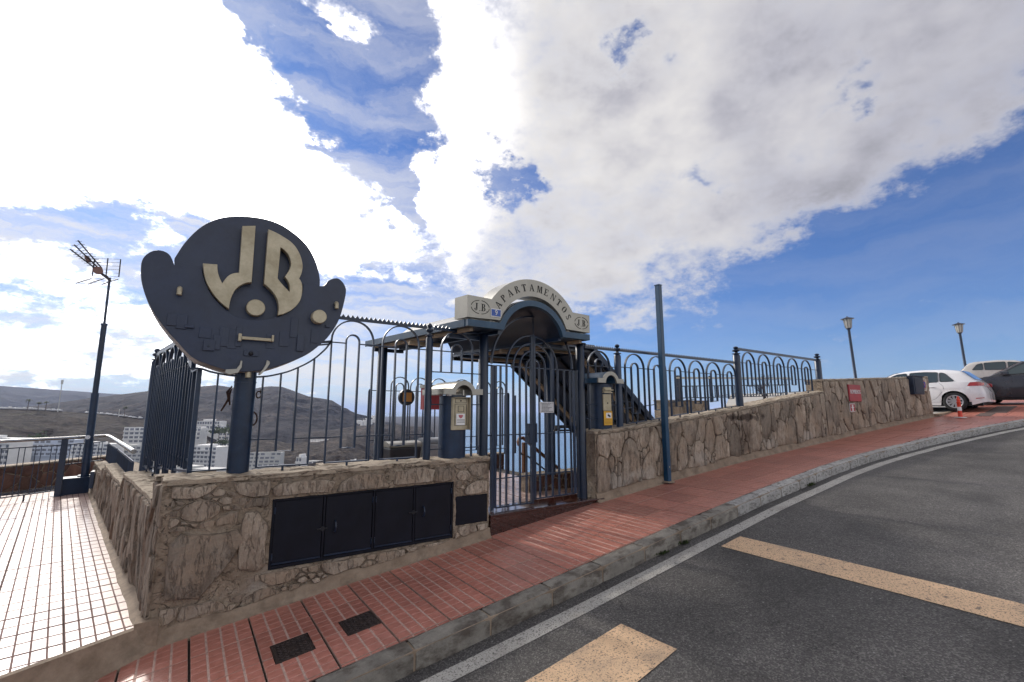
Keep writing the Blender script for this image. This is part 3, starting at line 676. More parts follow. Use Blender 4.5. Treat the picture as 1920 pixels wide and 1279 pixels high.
def stones(u0, u1, lo, hi, radii, asp, holes, rg, maxn=260, lean=0.0):
    """power-diagram cells in wall coordinates (u, w); asp = how much taller than wide"""
    seeds = []
    for rad, tries in radii:
        for _ in range(tries):
            if len(seeds) >= maxn: break
            u = rg.uniform(u0, u1); w = rg.uniform(lo(u), hi(u)); r = rad * rg.uniform(.75, 1.2)
            if any(h[0] - .02 < u < h[1] + .02 and h[2] - .02 < w < h[3] + .02 for h in holes): continue
            a = asp * rg.uniform(.8, 1.25)
            if all(((u - s[0])) ** 2 + ((w - s[1]) / a) ** 2 > ((r + s[2]) * .88) ** 2 for s in seeds): seeds.append((u, w, r))
    cells = []
    for i, (u, w, r) in enumerate(seeds):
        U, W = u, w / asp; P = [(u0, -9), (u1, -9), (u1, 9), (u0, 9)]
        near = sorted(((s[0] - U) ** 2 + (s[1] / asp - W) ** 2, s) for s in seeds if s[0] != u and abs(s[0] - u) < 1.2)[:28]
        for d2, (a, c, rr) in near:
            A, C_ = a, c / asp; nx, nz_ = A - U, C_ - W
            cc = (A * A + C_ * C_ - rr * rr - U * U - W * W + r * r) / 2
            P = clip(P, nx, nz_, cc)
            if len(P) < 3: break
        if len(P) < 3: continue
        P = [(p[0] + lean * (p[1] * asp - w), p[1] * asp) for p in P]
        sl = (hi(u + .05) - hi(u - .05)) / .1 if abs(hi(u + .05) - hi(u - .05)) < .1 else 0
        P = clip(P, -sl, 1, hi(u) - sl * u)
        if len(P) < 3: continue
        sl = (lo(u + .05) - lo(u - .05)) / .1
        P = clip(P, sl, -1, -(lo(u) - sl * u))
        for h in holes:
            if len(P) < 3: break
            if u < h[0]: P = clip(P, 1, 0, h[0] - .012) if any(h[2] < p[1] < h[3] for p in P) or h[2] < w < h[3] else P
            elif u > h[1]: P = clip(P, -1, 0, -h[1] - .012) if any(h[2] < p[1] < h[3] for p in P) or h[2] < w < h[3] else P
            elif w > h[3]: P = clip(P, 0, -1, -h[3] - .012)
            elif w < h[2]: P = clip(P, 0, 1, h[2] - .012)
        if len(P) < 3: continue
        P = inset(P, .006 + .006 * rg.random())
        if len(P) < 3 or abs(area(P)) < .0009: continue
        cells.append(P)
    return cells
def stone_mesh(P, surf, rg, h=.02):
    """ragged-edged slab standing h proud of the mortar; surf(u, w, d) -> world"""
    Q = []
    for i in range(len(P)):
        p, q = P[i], P[(i + 1) % len(P)]; l = math.hypot(q[0] - p[0], q[1] - p[1])
        if l < .05: Q.append(p); continue
        t = rg.uniform(.03, .14) if l < .25 else rg.uniform(.02, .07)
        Q.append((p[0] + (q[0] - p[0]) * t, p[1] + (q[1] - p[1]) * t))
        if l > .11:
            j = min(.02, l * .07); Q.append((p[0] + (q[0] - p[0]) * .5 + rg.uniform(-j, j), p[1] + (q[1] - p[1]) * .5 + rg.uniform(-j, j)))
        Q.append((p[0] + (q[0] - p[0]) * (1 - t), p[1] + (q[1] - p[1]) * (1 - t)))
    n = len(Q); cx = sum(p[0] for p in Q) / n; cz = sum(p[1] for p in Q) / n
    tu, tw = rg.uniform(-.03, .03), rg.uniform(-.03, .03); ph = rg.random() * 50
    def H(u, w, k): return h * k + tu * (u - cx) + tw * (w - cz) + .011 * nz(u * 6 + ph, w * 4, 0)
    v = []; b = MB()
    for k, (sc, hk) in enumerate(((1.0, -1.2), (1.0, .50), (.955, .95), (.55, 1.05))):
        for (u, w) in Q:
            U, W = cx + (u - cx) * sc, cz + (w - cz) * sc
            if hk < 0: l_ = math.hypot(u - cx, w - cz) + 1e-6; o_ = .004 + .010 * max(0, nz(u * 9, w * 9, ph)); U += (u - cx) / l_ * o_; W += (w - cz) / l_ * o_
            v.append(surf(U, W, .007 if hk < 0 else H(U, W, hk)))
    v.append(surf(cx, cz, H(cx, cz, 1.05)))
    b.v = [tuple(p) for p in v]
    for r_ in range(3):
        for i in range(n): b.f.append((r_ * n + i, r_ * n + (i + 1) % n, (r_ + 1) * n + (i + 1) % n, (r_ + 1) * n + i))
    for i in range(n): b.f.append((3 * n + i, 3 * n + (i + 1) % n, 4 * n))
    return b, surf(cx, cz, 0)
def stone_set(wall, cells, surf, m, rg, h=.02, name='stone'):
    for P in cells:
        b, c = stone_mesh(P, surf, rg, h * rg.uniform(.6, 1.3))
        o = b.build(name, m, wall, smooth=55, loc=c); me_ = o.data; me_.materials.append(M_JOINT_SHADE); n_ = (len(b.v) - 1) // 4
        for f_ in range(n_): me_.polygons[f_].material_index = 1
def grid_surface(b, us, ws, fn):
    n = len(ws); base = len(b.v)
    for u in us:
        for w in ws: b.v.append(tuple(fn(u, w)))
    for i in range(len(us) - 1):
        for j in range(n - 1):
            q = base + i * n + j; b.f.append((q, q + n, q + n + 1, q + 1))
def frange(a, b, n): return [a + (b - a) * i / n for i in range(n + 1)]
DOORS = (.825, 2.80, .238, .892); HATCH = (2.83, 3.28, .37, .704)
WTOP = 1.135
wl = root('stone_wall', (1.5, .1, 0), 'thick rubble stone wall with the black cabinet doors set in its front', 'wall')
def rough(v, s=6, a=.012): return a * (noise.noise(Vector(v) * s) + .5 * noise.noise(Vector(v) * s * 2.3))
# mortar body: front with the cabinet recess, top, end, back, side
b = MB()
def fr(u, w):
    y = rough((u, w, 0), 5, .018) + rough((u, w, 7), 17, .008)
    for D in (DOORS, HATCH):
        if D[0] < u < D[1] and D[2] < w < D[3]: y = .09
    return (u, y, w)
us = sorted(set(frange(-.045, 3.3, 130) + [DOORS[0], DOORS[0] + .004, DOORS[1] - .004, DOORS[1], HATCH[0], HATCH[0] + .004, HATCH[1] - .004, HATCH[1]]))
ws = sorted(set(frange(-.3, WTOP, 60) + [DOORS[2], DOORS[2] + .004, DOORS[3] - .004, DOORS[3], HATCH[2], HATCH[2] + .004, HATCH[3] - .004, HATCH[3]]))
grid_surface(b, us, ws, fr)
b.build('mortar_front', M_MORTAR, wl, smooth=50, fix=False)
b = MB(); grid_surface(b, frange(0, .36, 6), ws, lambda t, w: (3.3 + rough((t, w, 4), 6, .014), t + rough((3.3, t, w), 5, .016) * (1 - t * 2), w))
b.build('mortar_end', M_MORTAR, wl, smooth=50, fix=False)
def side_top(s): return WTOP if s < .50 else (.915 if s < 3.05 else (.745 if s < 6.5 else .58))
b = MB(); ss = sorted(set(frange(0, 9.3, 110) + [.50, .505, 3.05, 3.055, 6.5, 6.505]))
for s0, s1 in zip(ss, ss[1:]):
    sm = (s0 + s1) / 2; top = side_top(sm)
    base = len(b.v)
    for s in (s0, s1):
        for k in range(13):
            w = -.1 + (top + .1) * k / 12; p = sdp(s, .035 - w * .02 + rough((s, w, 8), 6, .02)); b.v.append((p.x, p.y, w))
        for q in range(1, 5):
            p = sdp(s, .02 - q * .11); b.v.append((p.x, p.y, top + rough((s, q * .2, 2), 7, .014)))
        p = sdp(s, -.42); b.v.append((p.x, p.y, -.3))
    for k in range(17): b.f.append((base + k, base + k + 1, base + 18 + k + 1, base + 18 + k))
    if abs(side_top(s1 + .004) - top) > .05:
        t2 = side_top(s1 + .004); q = [sdp(s1, .02), sdp(s1, -.42)]
        b.add([(q[0].x, q[0].y, t2 - .02), (q[1].x, q[1].y, t2 - .02), (q[1].x, q[1].y, top), (q[0].x, q[0].y, top)], [(0, 1, 2, 3)])
b.build('mortar_side', M_MORTAR, wl, smooth=50, fix=False)
# rough coping that catches the sun
def coping(parent, us, front, depth, ztop, zb=.05, seg=8, name='coping', m=None):
    b = MB()
    n = seg + 3
    for u in us:
        for k in range(n):
            if k == 0: d, z = -.012, ztop(u) - zb
            elif k == n - 1: d, z = depth, ztop(u) - zb
            else:
                d = -.014 + (depth + .014) * (k - 1) / (n - 3); z = ztop(u)
            p = front(u, d); f = .014 * nz(p[0] * 1.0, p[1] * 3, z, 9) + .012 * nz(p[0] * .6, p[1] * 2, z, 25)
            if k in (0, 1): e = .022 * nz(p[0], 3, 0, 7) + .016 * nz(p[0], 9, 0, 23); p = front(u, d + e)
            b.v.append((p[0], p[1], z + (f if 0 < k < n - 1 else 0) - (.008 if k == 1 else 0)))
    for i in range(len(us) - 1):
        for k in range(n - 1): b.f.append((i * n + k, i * n + n + k, i * n + n + k + 1, i * n + k + 1))
    b.f.append(tuple(range(n))); b.f.append(tuple((len(us) - 1) * n + k for k in reversed(range(n))))
    return b.build(name, m or M_COPE, parent, smooth=45, fix=False)
coping(wl, frange(-.05, 3.31, 260), lambda u, d: (u, d), .37, lambda u: WTOP + .012 + (.012 if u > 1.5 else 0) * min(1, (u - 1.5) * 2))
for a, c_, z in ((.36, .505, WTOP), (.505, 3.06, .915), (3.06, 6.51, .745), (6.51, 9.3, .58)):
    coping(wl, frange(a, c_, max(3, int((c_ - a) * 26))), lambda u, d: tuple(sdp(u, .035 - d))[:2], .46, lambda u, z=z: z + .014)
def surf_front(u, w, d): return Vector((u, -d, w))
def skirt_top(u): return zg(u) + .10 + .035 * nz(u, 0, 0, 2.3) + .015 * nz(u, 5, 0, 9)
rg = random.Random(21)
big = [ # the slabs one recognises at the corner, in wall coordinates
    [(.05, .16), (.30, .12), (.62, .58), (.54, .66), (.40, .64), (.12, .68), (.05, .60)],
    [(.58, .30), (.74, .26), (.80, .30), (.80, .66), (.70, .80), (.60, .80), (.57, .62)],
    [(.83, .925), (1.36, .915), (1.40, 1.01), (1.30, 1.04), (.88, 1.04), (.82, 1.0)],
    [(1.42, .91), (1.98, .91), (1.90, 1.05), (1.62, 1.07), (1.46, 1.0)],
    [(2.03, .92), (2.50, .92), (2.53, 1.05), (2.40, 1.09), (2.06, 1.06)]]
cells = stones(.02, 3.28, skirt_top, lambda u: WTOP - .045, [(.19, 160), (.13, 300), (.07, 900), (.03, 4000)], .60, [DOORS, HATCH, (0, .70, .1, .69), (.56, .82, .25, .82), (.81, 2.52, .9, 1.08)], rg, 230)
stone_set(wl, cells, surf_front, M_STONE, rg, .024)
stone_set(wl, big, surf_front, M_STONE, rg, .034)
cells = stones(.02, .34, lambda u: .05, lambda u: WTOP - .05, [(.12, 60), (.05, 300)], .8, [], rg, 20)
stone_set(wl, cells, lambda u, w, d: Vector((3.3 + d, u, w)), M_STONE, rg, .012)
# side face: slabs seen edge on, tall and thin
for (a, c_) in ((0, .5), (.5, 3.05), (3.05, 6.5), (6.5, 9.2)):
    cells = stones(a + .01, c_ - .005, lambda u: .03 + .02 * nz(u, 1, 1, 4), lambda u, t=side_top((a + c_) / 2): t - .04, [(.13, 60), (.075, 200), (.035, 1200)], 3.0, [], rg, 70, lean=.10)
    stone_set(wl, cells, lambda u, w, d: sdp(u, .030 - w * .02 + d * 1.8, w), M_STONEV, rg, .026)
def skirt(parent, us, front, top, m=M_PLASTER, off=.028):
    b = MB()
    for u in us:
        w = .01 * nz(u, 0, 3, 5)
        for (d, z) in ((-.004, top(u) + .004), (-off * .75 + w, top(u) - .012), (-off + w, top(u) - .05), (-off - .012 + w, zg(u) + .02), (-off - .045, zg(u) + .003), (-off - .05, zg(u) - .1)):
            p = front(u, d); b.v.append((p[0], p[1] + .006 * nz(u, z, 0, 11), z))
    for i in range(len(us) - 1):
        for k in range(5): b.f.append((i * 6 + k, i * 6 + k + 1, i * 6 + 7 + k, i * 6 + 6 + k))
    return b.build('cement_skirt', m, parent, smooth=60, fix=False)
MB().box(-.13, .03, -.075, .10, -.32, .035).build('cement_corner', M_PLASTER, wl)
skirt(wl, frange(-.15, 3.31, 124), lambda u, d: (u, d), skirt_top)

wr = root('stone_wall', (9, .1, .7), 'long rubble stone wall climbing beside the pavement to the right of the gate', 'wall')
RT = [(5.2, 1.425), (5.8, 1.46), (7, 1.555), (8.4, 1.685), (9.73, 1.825), (11.5, 2.02), (13.59, 2.235), (13.6, 2.54), (20.3, 2.86)]
def rtop(u): return lerp_tab(RT, u)
def rfront(u, d): return (u, ywall(u) + d)
def surf_r(u, w, d): return Vector((u, ywall(u) - d, w))
b = MB()
for seg_ in (frange(5.2, 13.59, 170), frange(13.6, 20.3, 130)):
    grid_surface(b, seg_, frange(0, 1, 16), lambda u, k: (u, ywall(u) + rough((u, k, 3), 4, .02), zg(u) - .2 + (rtop(u) - .02 - zg(u) + .2) * k))
    grid_surface(b, seg_[::8] + [seg_[-1]], [0, 1], lambda u, k: (u, ywall(u) + .40, rtop(u) - .02 - k * 1.6))
grid_surface(b, frange(0, .4, 5), frange(0, 1, 14), lambda t, k: (5.2 + rough((t, k, 4), 6, .014), t, .1 + (1.40 - .1) * k))
grid_surface(b, frange(0, .4, 5), frange(0, 1, 14), lambda t, k: (20.3 + rough((t, k, 4), 6, .014), ywall(20.3) + t, 1.2 + (2.84 - 1.2) * k))
b.add([(13.6, 0, 2.1), (13.6, .4, 2.1), (13.6, .4, 2.52), (13.6, 0, 2.52)], [(0, 1, 2, 3)])
b.build('mortar_body', M_MORTAR, wr, smooth=50, fix=False)
coping(wr, frange(5.19, 13.6, 260), rfront, .42, lambda u: rtop(min(u, 13.59)) + .012)
coping(wr, frange(13.59, 20.32, 130), rfront, .42, lambda u: rtop(max(u, 13.6)) + .012)
rg = random.Random(5)
def sk2(u): return zg(u) + .12 + .05 * nz(u, 0, 0, 1.3) + .02 * nz(u, 5, 0, 7)
cells = stones(5.22, 13.58, sk2, lambda u: rtop(min(u, 13.58)) - .05, [(.22, 160), (.13, 420), (.06, 1500), (.03, 9000)], 2.0, [], rg, 285, lean=.05)
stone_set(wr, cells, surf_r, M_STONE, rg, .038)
cells = stones(13.62, 20.28, sk2, lambda u: rtop(max(u, 13.62)) - .05, [(.24, 120), (.15, 250), (.06, 2400)], 1.9, [], rg, 120, lean=-.08)
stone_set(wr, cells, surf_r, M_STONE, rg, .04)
skirt(wr, frange(5.2, 20.32, 300), rfront, sk2)

# ================================================================== BUILT THINGS
def xf(b, T): b.v = [tuple(T @ Vector(v)) for v in b.v]; return b
def cyl(p0, p1, r, n=16): return MB().tube([p0, p1], r, n)
def finial(b, c, r=.03):
    b.lathe(c, [(0, r * 1.5), (.012, r * 1.5), (.02, r * .7), (.045, r * .55), (.06, r * 1.25), (.075, r * 1.4), (.09, r * 1.2), (.105, r * .5), (.12, r * .8), (.14, r * .95), (.16, r * .6), (.168, .001)], 14); return b
def post(parent, x, y, z0, z1, r, m=None, fin=True, name='post'):
    b = MB(); b.lathe((x, y, z0), [(0, r), (z1 - z0 - .04, r), (z1 - z0, r * .55)], 20); p = b.build(name, m or M_NAVY, parent, smooth=45, loc=(x, y, z0))
    if fin: finial(MB(), (x, y, z1 - .004), r * .75).build('finial', m or M_NAVY, p, smooth=50)
    return p
def rail_teeth(parent, x0, x1, z, y, T=None, pitch=.052, h=.034):
    b = MB(); b.box(x0, x1, y - .016, y + .016, z - .016, z + .014)
    r_ = b if T is None else xf(b, T); rr = r_.build('top_rail', M_NAVY, parent)
    b = MB(); n = int((x1 - x0) / pitch)
    for i in range(n):
        a = x0 + (i + .5) * (x1 - x0) / n; w = pitch * .44
        b.add([(a - w, y - .012, z + .0142), (a + w, y - .012, z + .0142), (a, y - .004, z + .014 + h), (a - w, y + .012, z + .0142), (a + w, y + .012, z + .0142), (a, y + .004, z + .014 + h)], [(0, 1, 2), (5, 4, 3), (0, 2, 5, 3), (1, 4, 5, 2), (0, 3, 4, 1)])
    if T is not None: xf(b, T)
    b.build('cresting', M_NAVY, rr)
def module(parent, xa, xb, ia, ib, ztop, zin, y, zbot, zloop, T=None, w=.015, d=.034, foot=.05):
    """outer hoop closed at the foot, with a long narrow hoop hung inside it; zbot / zloop are functions of x"""
    r = (xb - xa) / 2; c = (xa + xb) / 2; ri = (ib - ia) / 2; ci = (ia + ib) / 2
    path = [(xa, zbot(xa)), (xa, ztop - r)] + arc(c, ztop - r, r, 180, 0, 18)[1:-1] + [(xb, ztop - r), (xb, zbot(xb))]
    b = MB().strip(path, y - d / 2, y + d / 2, w)
    if T is not None: xf(b, T)
    b.build('hoop_bar', M_NAVY, parent, smooth=40)
    b = MB().strip([(xa - w / 2, zbot(xa)), (xb + w / 2, zbot(xb))], y - d / 2 - .001, y + d / 2 + .001, w * .9)
    b.box(c - .010, c + .010, y - .010, y + .010, zbot(c) - foot, zbot(c) - .008)
    if T is not None: xf(b, T)
    b.build('foot_rail', M_NAVY, parent)
    path = [(ci, zloop(ci)), (ia, zloop(ci)), (ia, zin - ri)] + arc(ci, zin - ri, ri, 180, 0, 12)[1:-1] + [(ib, zin - ri), (ib, zloop(ci)), (ci, zloop(ci))]
    b = MB().strip(path, y - d / 2, y + d / 2, w)
    if T is not None: xf(b, T)
    b.build('inner_hoop', M_NAVY, parent, smooth=40)
def thin_rail(parent, x0, x1, z0, z1, y, T=None, gaps=(), w=.013, name='rail'):
    b = MB(); segs = []; a = x0
    for g0, g1 in gaps: segs.append((a, g0)); a = g1
    segs.append((a, x1))
    for s, e in segs:
        if e - s > .01: b.strip([(s, z0 + (z1 - z0) * (s - x0) / (x1 - x0)), (e, z0 + (z1 - z0) * (e - x0) / (x1 - x0))], y - .007, y + .007, w)
    if T is not None: xf(b, T)
    b.build(name, M_NAVY, parent)
YF = .17
# ---- cabinet in the wall
cab = root('utility_cabinet', (1.8, .03, .24), 'wide low black metal cabinet with four doors set into the stone wall', 'cabinet')
D = DOORS; b = MB(); fwid = .024
b.box(D[0] + .004, D[1] - .004, .012, .05, D[2] + .004, D[2] + fwid + .01); b.box(D[0] + .004, D[1] - .004, .012, .05, D[3] - fwid, D[3] - .004)
for x in (D[0] + .004, 1.302, 1.818, 2.286, D[1] - fwid): b.box(x, x + fwid - .004, .010, .048, D[2] + .01, D[3] - .01)
me = b.mesh('frame'); bevel(me, .002, 1); link('frame', me, M_CABINET, cab)
b = MB(); b.box(D[0] + .01, D[1] - .01, .052, .08, D[2] + .01, D[3] - .01); b.build('back_panel', M_DARK, cab)
hx = [(1.276, 1.427), None, (2.36, 2.415), None]
for i, (x0, x1) in enumerate(((.848, 1.300), (1.326, 1.815), (1.842, 2.284), (2.310, 2.772))):
    b = MB(); b.box(x0 + .003, x1 - .003, .016, .030, D[2] + .038, D[3] - .028); me = b.mesh('door'); bevel(me, .003, 1)
    dr = link('door', me, M_CABINET, cab, loc=(x0, .02, D[2]))
    b = MB(); b.beam((x0 + .006, .009, D[2] + .052), (x1 - .006, .009, D[2] + .046), .014, .012); b.build('sill_strip', M_NAVY, dr)  # navy colour paints in bluish highlights on the black strips and handles
    if i in (1, 3):
        hxx = x0 + .10; z = .56 + .03 * (i > 1)
        MB().tube([(hxx, .012, z - .055), (hxx, -.012, z - .045), (hxx, -.028, z), (hxx, -.012, z + .045), (hxx, .012, z + .055)], [.009, .008, .010, .008, .009], 8).build('handle', M_NAVY, dr, smooth=True)
    for z in (D[2] + .12, D[3] - .11):
        xh = x0 + .004 if i in (0, 2) else x1 - .004
        cyl((xh, .008, z - .03), (xh, .008, z + .03), .006, 8).build('hinge', M_NAVY, dr, smooth=True)
    if i in (0, 2): b = MB(); b.beam((x1 - .05, .006, .555 + .02 * i), (x1 + .05, .004, .555 + .02 * i), .010, .012); b.box(x1 - .012, x1 + .02, .001, .012, .535 + .02 * i, .575 + .02 * i); b.build('bolt', M_BLACK, dr)
hc = root('wall_hatch', (3.05, .01, .37), 'small plain black metal hatch at the end of the wall next to the gate', 'hatch')
b = MB(); b.box(2.835, 3.275, .004, .03, .375, .70); me = b.mesh('hatch_plate'); bevel(me, .003, 1); link('hatch_plate', me, M_CABINET, hc)
b = MB(); b.strip([(2.832, .372), (3.279, .372), (3.279, .703), (2.832, .703), (2.832, .372)], .008, .032, .010); b.build('hatch_frame', M_CABINET, hc)
# ---- granite step
st = root('granite_step', (4.3, .1, .2), 'polished dark red granite doorstep under the gate', 'step')
b = MB(); b.box(3.315, 5.36, -.035, .44, .405, .440); me = b.mesh('tread'); bevel(me, .014, 3); link('tread', me, M_GRANITE, st, smooth=True) if False else link('tread', me, M_GRANITE, st)
b = MB(); b.add([(3.325, -.005, .05), (5.30, -.005, .35), (5.30, -.005, .404), (3.325, -.005, .404), (3.325, .40, .05), (5.30, .40, .35), (5.30, .40, .404), (3.325, .40, .404)], [(0, 1, 2, 3), (5, 4, 7, 6), (0, 4, 5, 1), (3, 2, 6, 7), (0, 3, 7, 4), (1, 5, 6, 2)])
b.build('riser', M_GRANITE, st)

M_EDGE = spots(mat('weathered_zinc_edge', (.30, .29, .28), .5, .3, .12, 6, bump=.15), (.14, .13, .12), 7, .5, .66, .7)
def keep_round(P, lim=38, n=5):
    # spline through the points, keeping real corners sharp
    N_ = len(P); ang = []
    for i in range(N_):
        a, b_, c = P[i - 1], P[i], P[(i + 1) % N_]; t = math.atan2(c[1] - b_[1], c[0] - b_[0]) - math.atan2(b_[1] - a[1], b_[0] - a[0]); ang.append(abs(math.degrees((t + math.pi) % (2 * math.pi) - math.pi)) > lim)
    Q = []
    for i in range(N_):
        p0, p1, p2, p3 = P[i - 1], P[i], P[(i + 1) % N_], P[(i + 2) % N_]
        t1 = (0, 0) if ang[i] else ((p2[0] - p0[0]) / 2, (p2[1] - p0[1]) / 2); t2 = (0, 0) if ang[(i + 1) % N_] else ((p3[0] - p1[0]) / 2, (p3[1] - p1[1]) / 2)
        if ang[i]: t1 = (p2[0] - p1[0], p2[1] - p1[1]) if ang[(i + 1) % N_] else ((p2[0] - p1[0]) * 1.5 - t2[0] / 2, (p2[1] - p1[1]) * 1.5 - t2[1] / 2)
        if ang[(i + 1) % N_]: t2 = (p2[0] - p1[0], p2[1] - p1[1]) if ang[i] else ((p2[0] - p1[0]) * 1.5 - t1[0] / 2, (p2[1] - p1[1]) * 1.5 - t1[1] / 2)
        m_ = 1 if ang[i] and ang[(i + 1) % N_] else n
        for k in range(m_):
            s_ = k / m_; h1, h2, h3, h4 = 2 * s_**3 - 3 * s_**2 + 1, s_**3 - 2 * s_**2 + s_, -2 * s_**3 + 3 * s_**2, s_**3 - s_**2
            Q.append((h1 * p1[0] + h2 * t1[0] + h3 * p2[0] + h4 * t2[0], h1 * p1[1] + h2 * t1[1] + h3 * p2[1] + h4 * t2[1]))
    return Q
# ---- monogram sign on its post -------------------------------------------
def z2(a, b_):  # measured outline of the boards (pixels of an enlargement) put on the board's own plane
    return hit_y(240 + a / 2.459, 390 + b_ / 2.459, .05)
def hit_y(u, v, Y):
    F = 853.3; P_, A_ = R(8.63), R(54.84)
    x = (u - 960) / F; up = (639.5 - v) / F; f = math.cos(P_) - up * math.sin(P_); z = math.sin(P_) + up * math.cos(P_)
    dx, dy = f * math.cos(A_) + x * math.sin(A_), f * math.sin(A_) - x * math.cos(A_); t = (Y - CAM[1]) / dy
    return (CAM[0] + dx * t, CAM[2] + z * t)
sg = root('monogram_sign', (.51, .2, 1.135), 'big round dark blue sign board with brass letters JB on a thick post', 'sign')
MB().lathe((.525, .21, 1.12), [(0, .108), (.006, .108), (.01, .096), (1.12, .096)], 28).build('post', M_NAVY, sg, smooth=50)
ZP = lambda L_, Y=.05: [hit_y(240 + a / 2.459, 390 + b_ / 2.459, Y) for a, b_ in L_]
DUST = 0
disc = ZP([(213, 243), (225, 215), (270, 150), (340, 85), (420, 48), (505, 38), (600, 45), (690, 70), (770, 120), (830, 180), (870, 260), (885, 355), (850, 450), (780, 530), (680, 560), (560, 565), (440, 540), (330, 470), (250, 380), (222, 300)], .05)
plate('back_board', [keep_round(disc, 60, 4)], .052, .40, M_DKBOARD, sg, .003)
cres = ZP([(213, 262), (340, 275), (352, 330), (385, 400), (430, 450), (480, 490), (530, 510), (585, 517), (650, 512), (710, 495), (760, 465), (800, 400), (808, 350), (885, 360), (908, 356), (925, 335), (950, 325), (975, 328), (1000, 358), (1004, 400), (975, 510), (930, 585), (880, 635), (820, 678), (740, 712), (660, 738), (600, 750), (530, 755), (460, 748), (380, 724), (300, 690), (240, 630), (175, 558), (125, 490), (88, 420), (66, 350), (60, 295), (66, 240), (95, 207), (140, 194), (188, 212)], .0)
cs_ = keep_round(cres, 60, 4); plate('front_board', [cs_], .0, .02, M_DKBOARD, sg, .003)
mx_, mz_ = .52, 2.7
plate('edge_band', [[(x + (x - mx_) * .004, z + (z - mz_) * .004) for x, z in cs_]], .0212, .44, M_EDGE, sg, .002)
J = ZP([(527, 85), (588, 84), (570, 345), (535, 350), (497, 376), (474, 420), (465, 468), (415, 425), (378, 375), (355, 325), (345, 257), (412, 262), (416, 305), (434, 349), (458, 318), (482, 304), (512, 300)], -.03)
plate('letter', [keep_round(J)], -.045, .085, M_BRASS, sg, .004, label='brass letter J')
BO = ZP([(647, 100), (700, 125), (758, 165), (790, 212), (804, 262), (800, 300), (788, 326), (801, 352), (802, 392), (790, 432), (762, 465), (722, 488), (690, 495), (694, 455), (686, 420), (664, 385), (626, 350)], -.03)
BI = ZP([(703, 183), (735, 212), (750, 250), (745, 282), (722, 318), (742, 350), (744, 388), (712, 355), (689, 326)], -.03)
plate('letter', [keep_round(BO), keep_round(BI)], -.045, .085, M_BRASS, sg, .004, label='brass letter B')
def knob(px, py, r, y0, y1, name='button', n=28, m=None):
    x, z = hit_y(240 + px / 2.459, 390 + py / 2.459, y0)
    b = MB(); b.tube([(x, y1, z), (x, y0 + .006, z), (x, y0, z)], [r, r, r - .005], n); return b.build(name, m or M_BRASS, sg, smooth=40)
knob(590, 459, .083, -.03, .05, 'button'); knob(884, 500, .073, -.09, .01, 'knob')
for (px, py) in ((238, 382), (960, 448)):
    x, z = hit_y(240 + px / 2.459, 390 + py / 2.459, -.02)
    b = MB(); b.tube([(x, .01, z + .02), (x, -.03, z + .02), (x, -.045, z + .005), (x, -.05, z - .045)], .021, 14); b.build('spout', M_BRASS, sg, smooth=50)
xa, za = hit_y(240 + 515 / 2.459, 390 + 597 / 2.459, -.04); xb_, zb_ = hit_y(240 + 668 / 2.459, 390 + 603 / 2.459, -.04)
b = MB(); b.box(xa + .015, xb_ - .012, -.055, -.035, za - .018, za + .012); b.box(xa - .012, xa + .015, -.062, .0, za - .036, za + .036); b.box(xb_ - .012, xb_ + .008, -.062, .0, zb_ - .032, zb_ + .034)
me = b.mesh('handle_bar'); bevel(me, .003, 1); link('handle_bar', me, M_BRASS, sg)
for (px0, py0, px1, py1, t) in ((350, 605, 398, 660, .022), (780, 585, 808, 662, .02), (535, 655, 600, 685, .016), (182, 485, 225, 545, .010), (228, 490, 270, 560, .014), (262, 540, 303, 556, .03), (330, 548, 382, 602, .008), (425, 548, 460, 640, .010), (462, 560, 498, 650, .006), (752, 505, 780, 600, .008), (845, 560, 880, 625, .008), (700, 570, 740, 640, .008), (640, 580, 676, 650, .006), (910, 540, 930, 552, .02), (500, 548, 520, 640, .012), (395, 585, 424, 655, .012)):
    a0, c0 = hit_y(240 + px0 / 2.459, 390 + py0 / 2.459, 0); a1, c1 = hit_y(240 + px1 / 2.459, 390 + py1 / 2.459, 0)
    b = MB(); b.box(a0, a1, -t, .01, c1, c0); me = b.mesh('cover_plate'); bevel(me, .002, 1); link('cover_plate', me, M_DKBOARD, sg)
x, z = hit_y(240 + 567 / 2.459, 390 + 671 / 2.459, -.02)
b = MB(); b.lathe((0, 0, 0), [(0, .022), (.012, .02), (.022, .012), (.026, .001)], 14); xf(b, Matrix.Translation((x, -.014, z)) @ Matrix.Rotation(R(90), 4, 'X')); b.build('lens', M_BLACK, sg, smooth=60)
x, z = hit_y(240 + 371 / 2.459, 390 + 635 / 2.459, -.02); cyl((x, -.034, z), (x, -.02, z), .010, 8).build('screw', M_NAVY, sg)
for P in ([(450, 745), (500, 742), (515, 722), (520, 704), (527, 706), (524, 735), (508, 760), (470, 768), (450, 762)], [(602, 765), (622, 745), (635, 722), (640, 702), (652, 708), (654, 718), (636, 745), (612, 768)]):
    plate('claw', [ZP(P, -.02)], -.03, .10, M_STEEL, sg, .002)
x, z = hit_y(240 + 553 / 2.459, 390 + 760 / 2.459, .08); b = MB().tube([(x, .10, z + .07), (x, .04, z + .04), (x, .035, z - .05)], .026, 14); b.build('drain_spout', M_BRASS, sg, smooth=50)
MB().lathe((.525, .21, 2.02), [(0, .100), (.012, .100)], 28).build('collar', M_NAVY, sg, smooth=50)
